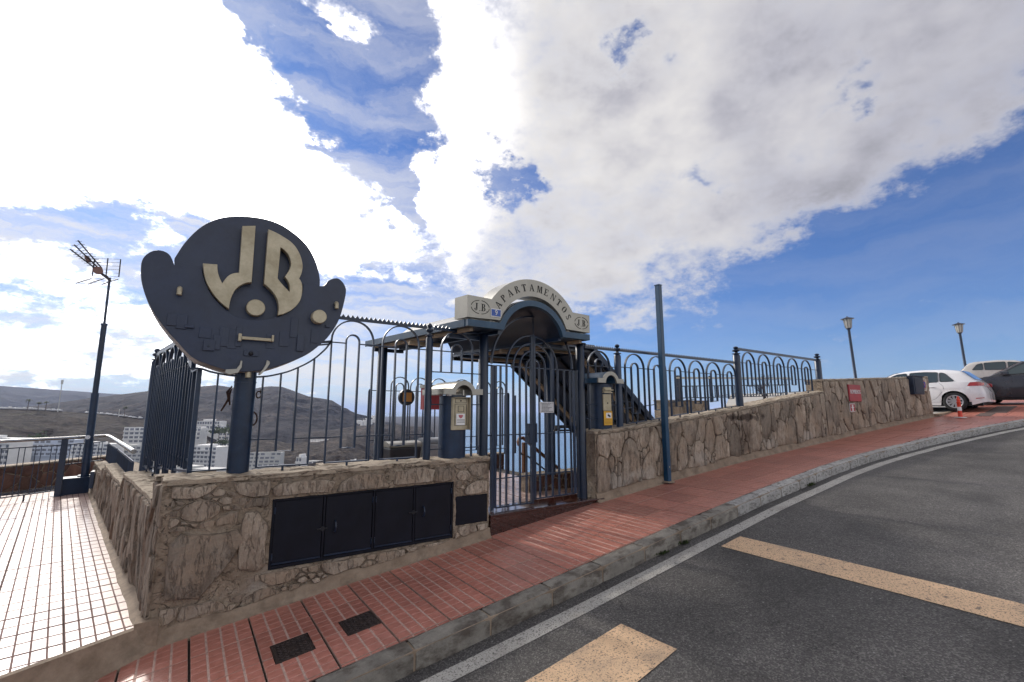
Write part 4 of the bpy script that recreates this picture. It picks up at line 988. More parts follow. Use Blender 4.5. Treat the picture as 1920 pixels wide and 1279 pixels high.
# straps and old ties behind the post
M_RUST = mat('rusty_iron', (.045, .020, .014), .85, .1, .4, 20, bump=.4)
ti = root('hanging_straps', (.40, .30, 1.9), 'old dark brown strap ends hanging behind the sign post', 'straps')
b = MB(); b.tube([(.42, .30, 1.99), (.385, .31, 1.93), (.40, .30, 1.86), (.345, .31, 1.74)], [.006, .014, .012, .008], 6); b.tube([(.42, .31, 1.96), (.40, .30, 1.90), (.415, .30, 1.80)], [.006, .014, .008], 6); b.build('strap', M_RUST, ti)
b = MB(); b.tube([(.652 + .022 * math.cos(k * .55), .21, 1.905 + .034 * math.sin(k * .55)) for k in range(12)], .007, 6); b.tube([(.64, .21, 1.93), (.665, .20, 1.94), (.675, .21, 1.97)], .005, 5); b.build('wire_tie', M_RUST, ti)
MB().tube([(.60 + .055 * math.cos(R(a)), .21, 1.665 + .072 * math.sin(R(a))) for a in range(-80, 81, 16)], .008, 6).build('hose_loop', M_RUST, ti)

# ---- fence on the wall, left of the gate
def const(v): return lambda x: v
fl = root('iron_fence', (1.6, YF, 1.14), 'blue hooped iron fence on the wall between the round sign and the gate', 'fence', 'hooped iron fence runs')
zb, zl = const(1.19), const(1.338)
for xa, xb_, ia, ib in ((1.320, 1.790, 1.478, 1.626), (1.902, 2.363, 2.062, 2.204)): module(fl, xa, xb_, ia, ib, 2.765, 2.60, YF, zb, zl)
for xa, xb_, ia, ib in ((2.672, 3.13, 2.822, 2.97),):
    r, c, ri, ci = (xb_ - xa) / 2, (xa + xb_) / 2, (ib - ia) / 2, (ia + ib) / 2
    MB().strip([(xa, 2.228)] + arc(c, 2.765 - r, r, 180, 0, 18) + [(xb_, 1.15)], YF - .017, YF + .017, .015).build('hoop_bar', M_NAVY, fl, smooth=40)
    MB().strip([(ia, 2.228)] + arc(ci, 2.60 - ri, ri, 180, 0, 12) + [(ib, 2.228)], YF - .017, YF + .017, .015).build('inner_hoop', M_NAVY, fl, smooth=40)
    for z in (2.228, 1.82, 1.272): thin_rail(fl, 2.545, 3.25, z, z, YF)
# the swoop below the sign
sw = [(.055, 2.135), (.13, 2.147), (.22, 2.116), (.33, 2.094), (.44, 2.083), (.54, 2.078), (.63, 2.082), (.73, 2.095), (.826, 2.123), (.91, 2.152), (.987, 2.192), (1.08, 2.246), (1.154, 2.303), (1.23, 2.38), (1.281, 2.444), (1.318, 2.52)]
MB().strip(smooth_path(sw, 1, False), YF - .02, YF + .02, .016).build('swoop_rail', M_NAVY, fl, smooth=50)
MB().strip([(1.10, 2.47), (1.318, 2.505), (1.30, 2.475), (1.17, 2.452)], YF - .02, YF + .02, .014).build('corner_brace', M_NAVY, fl)
for x, z1 in ((.288, 2.10), (.676, 2.09), (1.152, 2.30)): MB().strip([(x, 1.19), (x, z1)], YF - .017, YF + .017, .016).build('bar', M_NAVY, fl)
MB().strip([(.838, 2.12), (.838, 1.338), (.996, 1.338), (.996, 2.19)], YF - .017, YF + .017, .015).build('inner_hoop', M_NAVY, fl)
for a, c_ in ((.13, .43), (.668, 1.160)): MB().strip([(a, 1.19), (c_, 1.19)], YF - .018, YF + .018, .014).build('foot_rail', M_NAVY, fl)
MB().box(.905, .925, YF - .01, YF + .01, 1.14, 1.183).build('foot', M_NAVY, fl)
thin_rail(fl, .60, 2.46, 1.46, 1.46, YF, gaps=((.845, .99), (1.485, 1.62), (2.068, 2.198)))
thin_rail(fl, 1.19, 3.26, 2.50, 2.50, YF, gaps=((1.485, 1.62), (2.068, 2.198), (2.828, 2.964)))
rail_teeth(fl, 1.35, 2.46, 2.785, YF); rail_teeth(fl, 2.55, 3.26, 2.785, YF)
post(fl, 2.503, YF, 1.13, 2.68, .045)
# side run, going back along the side wall
fs = root('iron_fence', (.13, .2, 1.0), 'dense blue hooped iron fence run on the side wall, seen almost edge on', 'fence', 'hooped iron fence runs')
SO = Vector((.135, .215, 0)); TS_ = Matrix(((SD.x, -SD.y, 0, SO.x), (SD.y, SD.x, 0, SO.y), (0, 0, 1, 0), (0, 0, 0, 1)))
zbs = lambda x: 1.10 if x < .45 else .97
for (xa, zt) in ((.20, 2.30), (.78, 2.50), (1.36, 2.515), (1.94, 2.515), (2.50, 2.515)):
    if xa > .5: module(fs, xa, xa + .44, xa + .15, xa + .29, zt, zt - .16, 0, const(.985), const(1.12), T=TS_, w=.018, d=.040, foot=.07)
    else:
        for x in (xa, xa + .12, xa + .27, xa + .42): xf(MB().strip([(x, 1.19), (x, 2.15 + (x > .3) * .1)], -.02, .02, .018), TS_).build('bar', M_NAVY, fs)
xf(MB().strip([(0, 1.17), (0, 2.14), (.25, 2.13), (.48, 2.25), (.72, 2.40)], -.02, .02, .018), TS_).build('end_bar', M_NAVY, fs)
thin_rail(fs, 0, 3.0, 2.22, 2.22, 0, T=TS_); thin_rail(fs, 0, 3.0, 1.28, 1.28, 0, T=TS_, w=.02); thin_rail(fs, 0, 3.0, 1.185, .985, 0, T=TS_, w=.02)
rail_teeth(fs, .80, 2.95, 2.535, 0, T=TS_)
pf = SO + SD * 3.03; post(fs, pf.x, pf.y, .90, 2.47, .05)

# ---- gate posts, canopy, arch sign ----------------------------------------
cn = root('gate_canopy', (3.9, .2, .45), 'dark blue arched canopy on round posts over the entrance gate', 'canopy')
for x, y, z0, z1, r in ((3.312, .17, 1.13, 2.80, .062), (5.092, .16, .44, 2.79, .068), (2.60, 2.16, .42, 2.80, .075), (4.62, 2.36, .42, 2.80, .07), (5.16, .98, .68, 2.84, .075)):
    post(cn, x, y, z0, z1, r, fin=False)
MB().strip([(3.44, .45), (3.44, 2.36)], .13, .175, .035).build('side_bar', M_NAVY, cn); MB().strip([(5.0, .45), (5.0, 2.36)], .13, .175, .02).build('side_bar', M_NAVY, cn)
MB().strip(arc(4.168, 2.38, .742, 180, 0, 40), .135, .170, .022).build('gate_arch', M_NAVY, cn, smooth=40)
MB().strip([(4.150, 3.12), (4.150, 3.25)], .138, .162, .03).build('arch_stay', M_NAVY, cn); MB().strip([(4.150, 2.84), (4.150, 3.115)], .145, .158, .012).build('arch_stay', M_NAVY, cn)
for (x0, x1, z) in ((3.374, 3.43, 2.355), (3.374, 3.43, 1.415), (5.01, 5.03, 2.36), (5.01, 5.03, 1.42)): MB().strip([(x0, z), (x1, z)], .14, .165, .02).build('hinge', M_NAVY, cn)
CZ, CX = 2.64, 3.91
def roofloop(zf, zt, ri, ro, x0=2.845, x1=4.965):
    a0 = math.degrees(math.asin((zf + .0 - CZ) / ri)); a1 = math.degrees(math.asin((zt - CZ) / ro))
    return [(x0, zf)] + arc(CX, CZ, ri, 180 - a0, a0, 28) + [(x1, zf), (x1, zt)] + arc(CX, CZ, ro, a1, 180 - a1, 28) + [(x0, zt)]
def sweep(loop, y0, vec, name, m, parent, **k):
    b = MB(); n = len(loop); v = Vector(vec)
    for (x, z) in loop: b.v.append((x, y0, z))
    for (x, z) in loop: b.v.append((x + v.x, y0 + v.y, z + v.z))
    for i in range(n): b.f.append((i, (i + 1) % n, n + (i + 1) % n, n + i))
    from mathutils.geometry import tessellate_polygon
    for o in (0, n):
        for t in tessellate_polygon([[Vector((x, z, 0)) for x, z in loop]]): b.f.append(tuple(o + q for q in t))
    me = b.mesh(name)
    me.polygons.foreach_set('use_smooth', [len(p.vertices) == 4 and n > 12 and abs(p.normal.y) < .6 for p in me.polygons]); me.set_sharp_from_angle(angle=R(30))
    return link(name, me, m, parent, **k)
sweep(roofloop(2.797, 2.883, .542, .622), -.2, (0, .07, 0), 'front_fascia', M_BLUE, cn)
sweep(roofloop(2.80, 2.872, .560, .612, 2.86, 4.95), -.128, SD * 2.62, 'roof_shell', M_NAVY, cn)
M_ROOFG = spots(mat('pale_grey_roof_coat', (.34, .34, .33), .6, 0, .1, 4, bump=.1), (.20, .19, .18), 3, .5, .7, .5)
sweep([(2.85, 2.8735), (2.85, 2.886), (3.30, 2.886)] + arc(CX, CZ, .632, 156, 24, 24) + [(4.5, 2.886), (4.96, 2.886), (4.96, 2.8735)] + arc(CX, CZ, .6135, 22.4, 157.6, 24), -.125, SD * 2.61, 'roof_cover', M_ROOFG, cn)
for x0 in (2.835, 4.951): sweep([(x0, 2.795), (x0 + .014, 2.795), (x0 + .014, 2.888), (x0, 2.888)], -.128, SD * 2.64, 'side_fascia', M_BLUE, cn)
for x0, m_ in ((2.93, M_BEIGE), (3.36, M_NAVY), (4.42, M_NAVY), (4.84, M_BEIGE)): sweep([(x0, 2.755), (x0 + .05, 2.755), (x0 + .05, 2.799), (x0, 2.799)], -.10, SD * 2.5, 'ceiling_beam', m_, cn)
for t in (.35, 1.3, 2.35):
    p = SD * t; 
    for xa, xb_ in ((2.86, 3.355), (4.475, 4.94)): MB().box(xa + p.x, xb_ + p.x, -.12 + p.y, -.06 + p.y, 2.70, 2.754).build('cross_beam', M_BEIGE if t > 1 and t < 2 else M_NAVY, cn)
for x in (3.312, 5.07): MB().tube([(x, .165, 2.785), (x, .165, 2.798)], .12, 20).build('post_cap', M_NAVY, cn, smooth=40)
# covered stairway beyond
sc_ = root('stair_canopy', (6, 2, .5), 'dark sloping roof over the stairs going down behind the fence', 'canopy')
b = MB(); b.box(4.55, 6.06, .80, 3.5, 2.845, 2.93); me = b.mesh('flat_roof'); bevel(me, .006, 1); link('flat_roof', me, M_NAVY, sc_)
def sl(x): return 2.93 - (x - 6.055) * .818
b = MB(); P = [(6.06, .80), (6.06, 3.5)]; b.add([(6.061, .8, 2.93), (6.061, 3.5, 2.93), (10.4, 3.5, sl(10.4)), (10.4, .8, sl(10.4)), (6.061, .8, 2.80), (6.061, 3.5, 2.80), (10.4, 3.5, sl(10.4) - .13), (10.4, .8, sl(10.4) - .13)], [(0, 1, 2, 3), (7, 6, 5, 4), (0, 4, 5, 1), (2, 6, 7, 3), (0, 3, 7, 4), (1, 5, 6, 2)])
b.build('sloping_roof', M_NAVY, sc_)
for y, w, m_, dz in ((1.12, .12, M_BEIGE, .0), (1.75, .05, M_BLACK, 0), (2.35, .05, M_BLACK, 0), (3.02, .10, M_BEIGE, 0), (.86, .05, M_BLACK, 0), (3.42, .06, M_BLACK, 0)):
    b = MB(); a, c_ = 6.07, 10.3; b.add([(a, y, sl(a) - .131), (a, y + w, sl(a) - .131), (c_, y + w, sl(c_) - .131), (c_, y, sl(c_) - .131), (a, y, sl(a) - .19), (a, y + w, sl(a) - .19), (c_, y + w, sl(c_) - .19), (c_, y, sl(c_) - .19)], [(0, 1, 2, 3), (7, 6, 5, 4), (0, 4, 5, 1), (2, 6, 7, 3), (0, 3, 7, 4), (1, 5, 6, 2)]); b.build('rafter', m_, sc_)
    MB().box(4.57, 6.06, y, y + w, 2.79, 2.844).build('rafter', m_, sc_)
# right hand screen of the stair: dark panel and bars
b = MB(); b.add([(5.9, 3.46, .45), (10.3, 3.46, -1.5), (10.3, 3.46, sl(10.3) - .2), (6.8, 3.46, sl(6.8) - .2), (6.8, 3.46, 1.5)], [(0, 1, 2, 3, 4)]) if False else None
for i in range(9):
    x = 6.15 + i * .14; MB().box(x, x + .025, .86, .885, .7 if i < 5 else .6, sl(max(x, 6.06)) - .19).build('screen_bar', M_NAVY, sc_)
for z in (1.1, 1.9): MB().box(6.1, 7.3 if z < 1.5 else 7.1, .855, .89, z, z + .02).build('screen_rail', M_NAVY, sc_)

# arch sign
asn = root('arch_sign', (3.9, -.2, 2.89), 'pale metal arch sign reading APARTAMENTOS between two JB ovals, above the canopy', 'sign')
SCZ, SCX = 2.695, 3.908
def an(z, r): return math.degrees(math.asin((z - SCZ) / r))
loop = [(2.833, 2.905)] + arc(SCX, SCZ, .622, 180 - an(2.918, .622), an(2.918, .622), 30) + [(4.962, 2.905), (4.962, 3.176)] + arc(SCX, SCZ, .863, an(3.183, .863), 180 - an(3.183, .863), 36) + [(2.833, 3.19)]
sweep(loop, -.205, SD * .26, 'sign_box', M_SIGNM, asn)
for x in (2.95, 3.22, 4.58, 4.86): MB().tube([(x, -.12, 2.886), (x, -.12, 2.915)], .035, 12).build('stand_off', M_STEEL, asn)
def ell(cx, cy, rx, ry, a0, a1, n=10): return [(cx + rx * math.cos(R(a0 + (a1 - a0) * i / n)), cy + ry * math.sin(R(a0 + (a1 - a0) * i / n))) for i in range(n + 1)]
def cres_(cx, cy, rx, ry, ix, iy, a0, a1): return ell(cx, cy, rx, ry, a0, a1) + ell(cx, cy, ix, iy, a1, a0)
SER = lambda x0, x1, y=0: [(x0, y), (x1, y), (x1, y + .05), (x0, y + .05)]
GL = {
 'A': [[(.06, .05), (.13, .05), (.42, 1), (.36, 1)], [(.37, 1), (.50, 1), (.83, .05), (.62, .05)], [(.2, .30), (.52, .30), (.50, .36), (.22, .36)], SER(-.04, .24), SER(.52, .92)],
 'P': [[(.12, .05), (.30, .05), (.30, 1), (.12, 1)], SER(0, .42), cres_(.36, .735, .36, .265, .17, .215, 88, -88)],
 'R': [[(.12, .05), (.30, .05), (.30, 1), (.12, 1)], SER(0, .40), cres_(.36, .755, .34, .245, .16, .20, 88, -88), [(.40, .49), (.56, .49), (.88, .0), (.68, .0)]],
 'T': [[(.29, .05), (.51, .05), (.51, .88), (.29, .88)], [(0, .90), (.80, .90), (.80, 1), (0, 1)], [(0, .76), (.07, .76), (.07, .899), (.0, .899)], [(.73, .76), (.80, .76), (.80, .899), (.73, .899)], SER(.16, .64)],
 'M': [[(.08, .05), (.14, .05), (.14, 1), (.08, 1)], [(.14, 1), (.34, 1), (.54, .18), (.45, .0)], [(.47, .06), (.52, .0), (.80, 1), (.72, 1)], [(.80, .05), (.98, .05), (.98, 1), (.80, 1)], SER(-.02, .24), SER(.70, 1.08)],
 'E': [[(.12, .0), (.30, .0), (.30, 1), (.12, 1)], [(.33, .95), (.74, .95), (.74, 1), (.33, 1)], [(.70, .76), (.74, .76), (.74, .95), (.66, .95)], [(.33, .0), (.76, .0), (.76, .05), (.33, .05)], [(.68, .05), (.76, .05), (.76, .26), (.72, .26)], [(.33, .48), (.58, .48), (.58, .54), (.33, .54)], SER(0, .12), SER(0, .12, .95)],
 'N': [[(.10, .05), (.16, .05), (.16, .95), (.10, .95)], [(.06, 1), (.28, 1), (.82, .0), (.70, .0)], [(.78, .10), (.84, .10), (.84, .95), (.78, .95)], SER(0, .26), SER(.68, .94, .95)],
 'O': [cres_(.40, .5, .38, .52, .17, .46, 97, 263), cres_(.46, .5, .38, .52, .17, .46, 83, -83)],
 'S': [[(.62, .80), (.70, .80), (.70, .96), (.62, .96)], [(.62, .96), (.40, 1.0), (.40, .93), (.60, .86)], [(.395, 1.0), (.18, .93), (.26, .86), (.395, .93)], [(.175, .925), (.08, .76), (.26, .70), (.30, .84)], [(.09, .74), (.17, .58), (.60, .36), (.42, .60), (.27, .68)], [(.60, .355), (.72, .26), (.56, .16), (.50, .30), (.43, .50)], [(.71, .25), (.62, .07), (.44, .06), (.55, .16)], [(.61, .065), (.40, .0), (.40, .06), (.44, .058)], [(.395, .0), (.16, .06), (.20, .12), (.395, .06)], [(.08, .03), (.155, .03), (.155, .22), (.08, .22)]],
 'J': [[(.34, .22), (.53, .22), (.53, 1), (.34, 1)], SER(.22, .64, .95), cres_(.30, .22, .23, .24, .12, .19, 0, -180), ell(.14, .22, .09, .09, 0, 360)],
 'B': [[(.12, .0), (.30, .0), (.30, 1), (.12, 1)], SER(0, .12), SER(0, .12, .95), cres_(.36, .75, .31, .25, .14, .20, 88, -88), cres_(.36, .26, .37, .27, .18, .22, 88, -88)],
 '.': [[(0, 0), (.10, 0), (.10, .10), (0, .10)]],
}
M_INK = mat('black_cut_lettering', (.008, .008, .008), .7, 0, .1, 5, bump=0)
def glyph(ch, x, z, h, rot, y, parent, cx=.42, m=None, name='letter'):
    b = MB(); c, s = math.cos(rot), math.sin(rot)
    for poly in GL[ch]:
        P = [((px - cx) * h * .92, (pz - .5) * h) for px, pz in poly]; P = [(x + px * c - pz * s, z + px * s + pz * c) for px, pz in P]
        n = len(P); b.add([(px, y, pz) for px, pz in P] + [(px, y + .003, pz) for px, pz in P], [(i, (i + 1) % n, n + (i + 1) % n, n + i) for i in range(n)])
        half = n // 2
        if n > 8:
            if n % 2 == 0 and len(poly) == 22:
                for i in range(10): b.f.append((len(b.v) - 2 * n + i, len(b.v) - 2 * n + i + 1, len(b.v) - 2 * n + 20 - i, len(b.v) - 2 * n + 21 - i))
            else: b.f.append(tuple(len(b.v) - 2 * n + i for i in range(n)))
        else: b.f.append(tuple(len(b.v) - 2 * n + i for i in range(n)))
    return b.build(name, m or M_INK, parent)
for i, ch in enumerate('APARTAMENTOS'):
    a = 145.0 - (145.0 - 33.0) * i / 11; glyph(ch, SCX + .745 * math.cos(R(a)), SCZ + .745 * math.sin(R(a)), .098, R(a - 90), -.2082, asn)
for cx_, cz_ in ((3.022, 3.052), (4.792, 3.04)):
    glyph('J', cx_ - .055, cz_, .095, 0, -.2082, asn); glyph('.', cx_ - .012, cz_ - .004, .095, 0, -.2082, asn, cx=0); glyph('B', cx_ + .050, cz_, .095, 0, -.2082, asn); glyph('.', cx_ + .095, cz_ - .004, .095, 0, -.2082, asn, cx=0)
    for a0, a1 in ((8, 82), (98, 172), (188, 262), (278, 352)):
        MB().strip([(cx_ + .135 * math.cos(R(a0 + (a1 - a0) * k / 12)), cz_ + .088 * math.sin(R(a0 + (a1 - a0) * k / 12))) for k in range(13)], -.208, -.204, .008).build('oval_line', M_INK, asn)
pn = root('house_number', (3.25, -.212, 3.0), 'small blue enamel plate with a white number 9 on the arch sign', 'number plate')
M_ENAM = mat('blue_enamel', (.012, .07, .34), .25, 0, .05, 4, bump=0)
b = MB(); b.box(3.176, 3.338, -.214, -.2065, 2.950, 3.058); link('border', b.mesh('border'), M_WHITE, pn)
b = MB(); b.box(3.186, 3.328, -.2165, -.2142, 2.960, 3.048); link('field', b.mesh('field'), M_ENAM, pn)
text_mesh('numeral', '9', .10, M_WHITE, pn, 3.257, -.2190, 3.004, .004, xs=.9)

# ---- the gate ---------------------------------------------------------------
gt = root('entrance_gate', (4.14, .15, .46), 'blue double iron gate with concentric hoops closed across the entrance', 'gate')
GY0, GY1 = .137, .167; CG = 4.135
for side in (-1, 1):
    lf = bpy.data.objects.new('gate_leaf', None); COL.objects.link(lf); lf.parent = gt; lf.empty_display_size = .2
    lf.location = Vector((3.5 if side < 0 else 4.95, .15, .46)) - gt.location
    X = (lambda q: CG - q) if side < 0 else (lambda q: CG + q)
    dx = .648 if side < 0 else .795; zb_ = .475 if side < 0 else .520
    MB().strip([(X(dx), zb_), (X(dx), 2.36)], GY0 - .004, GY1 + .004, .036 if side < 0 else .03).build('stile', M_NAVY, lf)
    MB().strip([(X(.022), zb_ - .01), (X(.022), 2.838)], GY0 - .006, GY1 + .006, .038).build('meeting_stile', M_NAVY, lf)
    for q in ([.119, .232, .345, .461, .561] if side < 0 else [.122, .232, .355, .48, .608, .727]):
        MB().strip([(X(q), zb_), (X(q), 2.36)], GY0, GY1, .020 if q < .6 else .018).build('bar', M_NAVY, lf)
    for z, t in ((zb_, .018), (.845, .014), (1.415, .014), (2.358, .014)):
        MB().strip([(X(.042), z), (X(dx - .019), z)], GY0 + .007, GY1 - .007, t).build('cross_rail', M_NAVY, lf)
    for q in (.461, .345, .232, .119):
        MB().strip([(CG + side * (.022 + .0) + side * (q - .022) * math.sin(R(a)), 2.365 + q * math.cos(R(a))) for a in range(2, 91, 8)] + [(X(q), 2.36)], GY0, GY1, .018).build('hoop_bar', M_NAVY, lf, smooth=40)
    if side < 0: MB().box(4.052, 4.108, GY0 - .016, GY1 + .02, 1.283, 1.561).build('lock_plate', M_NAVY, lf)
    else: MB().box(4.160, 4.192, GY0 - .016, GY1 + .02, 1.295, 1.561).build('lock_case', M_NAVY, lf)
    if side > 0: b = MB(); b.box(4.62, 4.90, GY1 + .03, GY1 + .14, 1.43, 1.455); b.box(4.66, 4.90, GY1 + .03, GY1 + .14, 1.475, 1.52); b.tube([(4.60, GY1 + .05, 1.465), (4.70, GY1 + .05, 1.465)], .012, 8); b.build('door_closer', M_BLACK, lf)
pq = root('notice_plaque', (4.37, .13, 1.79), 'white rules plaque with small dark lines of print hanging on the gate', 'plaque')
b = MB(); b.box(4.238, 4.503, .118, .126, 1.712, 1.868); me = b.mesh('plate'); bevel(me, .002, 1); link('plate', me, mat('matt_white_plate', (.55, .55, .56), .5, 0, .05, 5, bump=.02), pq)
rg = random.Random(3)
for i in range(7):
    z = 1.845 - i * .019; b = MB(); x = 4.275
    while x < 4.45 - (i % 3) * .03: w = rg.uniform(.012, .035); b.box(x, x + w, .1165, .1178, z - .0035, z + .0035); x += w + .006
    b.build('print_line', M_INK, pq)
for x, z in ((4.262, 1.852), (4.48, 1.85), (4.262, 1.727), (4.48, 1.727)): MB().tube([(x, .1125, z), (x, .118, z)], .006, 8).build('screw', M_STEEL, pq)

# ---- intercom pillars ---------------------------------------------------------
def pillar(x, y, z0, z1, cap_x0, cap_x1, cap_y0, capm, roofm, label):
    r = root('intercom_pillar', (x, y, z0), label, 'pillar', 'round pillars beside the gate')
    MB().lathe((x, y, z0 - .02), [(0, .172), (z1 - z0 + .02, .172)], 40).build('column', M_NAVY, r, smooth=50)
    c = (cap_x0 + cap_x1) / 2; h = cap_x1 - cap_x0; ro, ri = h * .315, h * .215; zz = z1 + .008
    lp = [(cap_x0, zz), (c - ri, zz)] + arc(c, zz, ri, 180, 0, 18)[1:-1] + [(c + ri, zz), (cap_x1, zz), (cap_x1, zz + .072)] + arc(c, zz, ro, math.degrees(math.asin(.072 / ro)), 180 - math.degrees(math.asin(.072 / ro)), 20) + [(cap_x0, zz + .072)]
    sweep(lp, cap_y0, (0, .03, 0), 'cap_front', capm, r)
    sweep(lp, cap_y0 + .0305, (-.03, .55, 0), 'cap_roof', roofm, r)
    return r
p1 = pillar(2.868, .205, 1.14, 1.935, 2.615, 3.165, -.055, M_SIGNM, M_STEEL, 'round blue intercom pillar with pale arched metal cap left of the gate')
b = MB(); b.box(2.765, 2.985, .005, .05, 1.505, 1.905); me = b.mesh('panel'); bevel(me, .003, 1); ip = link('panel', me, M_BRASS, p1)
b = MB(); b.box(2.986, 2.992, -.045, .05, 1.505, 1.91); b.box(2.760, 2.985, -.045, .004, 1.906, 1.911); b.build('rain_hood', M_BRASS, p1)
b = MB(); b.strip([(2.80, 1.84), (2.955, 1.84), (2.955, 1.89), (2.80, 1.89), (2.80, 1.84)], .001, .006, .004); b.strip([(2.795, 1.56), (2.96, 1.56), (2.96, 1.82), (2.795, 1.82), (2.795, 1.56)], .001, .006, .004); b.strip([(2.84, 1.73), (2.92, 1.73), (2.92, 1.80), (2.84, 1.80), (2.84, 1.73)], .001, .006, .004); b.build('panel_grooves', M_BLACK, ip)
MB().tube([(2.877, -.002, 1.865), (2.877, .006, 1.865)], .010, 10).build('camera_lens', M_BLACK, ip)
b = MB(); b.box(2.812, 2.935, -.004, .0, 1.565, 1.705); lb = b.build('notice', M_WHITE, ip)
plate('crest', [[(2.845, 1.69), (2.905, 1.69), (2.905, 1.675), (2.892, 1.655), (2.875, 1.648), (2.858, 1.655), (2.845, 1.675)]], -.0062, .002, mat('faded_red_print', (.45, .12, .14), .6, 0, .05, 5, bump=0), ip, .0002)
for z in (1.628, 1.602): b = MB(); b.box(2.826, 2.915, -.0060, -.0042, z - .007, z + .006); b.build('print_line', mat('grey_print', (.35, .35, .35), .6, 0, .05, 5, bump=0), ip); b = MB(); b.box(2.917, 2.928, -.0060, -.0042, z - .006, z + .004); b.build('print_mark', M_INK, ip)
MB().box(2.885, 2.905, -.03, .0, 1.93, 2.0).build('cap_bracket', M_STEEL, p1); MB().box(2.70, 2.73, -.02, .05, 1.925, 1.945).build('cap_bracket', M_WHITE, p1)
p2 = pillar(5.565, .20, 1.43, 2.165, 5.225, 5.805, -.10, M_SIGNM, M_BLUE, 'round blue pillar with arched cap and a yellow notice right of the gate')
b = MB(); b.box(5.445, 5.62, .012, .035, 1.74, 2.00); me = b.mesh('panel'); bevel(me, .003, 1); link('panel', me, M_BRASS, p2)
b = MB(); b.box(5.44, 5.63, -.035, .035, 2.06, 2.075); b.box(5.44, 5.63, -.01, .035, 2.02, 2.035); b.box(5.455, 5.615, -.0, .035, 2.036, 2.11); b.build('hood', M_BRASS, p2)
MB().tube([(5.53, .004, 1.86), (5.53, .013, 1.86)], .012, 10).build('key_hole', M_BLACK, p2)
M_YEL = mat('yellow_notice', (.72, .40, .03), .5, 0, .06, 5, bump=.02)
yn = root('camera_notice', (5.535, .01, 1.51), 'yellow video surveillance notice with a camera picture on the right pillar', 'notice')
b = MB(); b.box(5.437, 5.625, .006, .011, 1.515, 1.735); b.build('board', M_YEL, yn)
b = MB(); b.box(5.485, 5.60, .003, .0058, 1.625, 1.708); b.build('picture_field', M_WHITE, yn)
b = MB(); b.obox((5.545, .0015, 1.662), (.026, 0, -.012), (0, .0008, 0), (.006, 0, .013)); b.obox((5.527, .0015, 1.690), (.007, 0, 0), (0, .0008, 0), (0, 0, .004)); b.obox((5.573, .0015, 1.645), (.005, 0, -.003), (0, .0008, 0), (.003, 0, .006)); b.build('camera_picture', M_INK, yn)
b = MB(); rg = random.Random(9)
for z, a in ((1.722, 5.46), (1.600, 5.45), (1.578, 5.45), (1.556, 5.45), (1.538, 5.45)):
    x = a
    while x < 5.605: w = rg.uniform(.010, .028); b.box(x, x + w, .0035, .0058, z - .0028, z + .0028); x += w + .006
b.build('print_lines', mat('brown_print', (.25, .13, .02), .6, 0, .05, 5, bump=0), yn)

# ---- fence right of the gate
fr_ = root('iron_fence', (7.6, .12, 1.5), 'blue hooped iron fence on the climbing wall behind the tall square post', 'fence', 'hooped iron fence runs')
YR = .12
zr = lambda x: 1.545 + (x - 6.3) * .0865 + (.012 if x > 7 else 0); zlr = lambda x: 1.695 + (x - 6.33) * .096
for c in (6.342, 6.955, 7.57, 8.175, 8.76, 9.362): module(fr_, c - .245, c + .245, c - .088, c + .088, 2.71, 2.555, YR, zr, zlr, w=.017, d=.036)
ins = [(c - .088, c + .088) for c in (6.342, 6.955, 7.57, 8.175, 8.76, 9.362)]
thin_rail(fr_, 5.97, 9.63, 2.468, 2.478, YR, gaps=ins); thin_rail(fr_, 5.97, 9.63, 1.767, 2.10, YR, gaps=ins)
rail_teeth(fr_, 5.15, 5.88, 2.745, YR); rail_teeth(fr_, 5.96, 9.63, 2.750, YR)
MB().strip([(5.225, 1.45), (5.225, 2.46)] + arc(5.472, 2.455, .247, 180, 0, 16)[1:-1] + [(5.72, 2.45), (5.72, 2.33)], YR - .018, YR + .018, .017).build('hoop_bar', M_NAVY, fr_, smooth=40)
MB().strip([(5.387, 2.45)] + arc(5.468, 2.49, .081, 180, 0, 12) + [(5.55, 2.45)], YR - .018, YR + .018, .017).build('inner_hoop', M_NAVY, fr_, smooth=40)
for z in (2.455, 1.83, 1.62): thin_rail(fr_, 5.16, 5.88, z, z, YR)
post(fr_, 5.92, YR, 1.44, 2.69, .058); post(fr_, 9.69, YR, 1.80, 2.955, .075)
f3 = root('iron_fence', (11.7, .12, 2.1), 'farthest and highest run of blue hooped iron fence, ending before the wall step', 'fence', 'hooped iron fence runs')
z3b = lambda x: 2.085 + (x - 10.2) * .052 - .0; z3l = lambda x: 2.27 + (x - 10.2) * .045; ins = []
for c in (10.18, 10.87, 11.57, 12.29, 13.03): module(f3, c - .262, c + .262, c - .09, c + .09, 3.02, 2.85, YR, z3b, z3l, w=.018, d=.036); ins.append((c - .09, c + .09))
thin_rail(f3, 9.76, 13.70, 2.775, 2.80, YR, gaps=ins); thin_rail(f3, 9.76, 13.70, 2.40, 2.545, YR, gaps=ins); rail_teeth(f3, 9.76, 13.68, 3.058, YR)
post(f3, 9.69, YR + .001, 2.90, 2.957, .05, fin=False, name='end_bracket'); post(f3, 13.76, YR, 2.24, 3.09, .078)

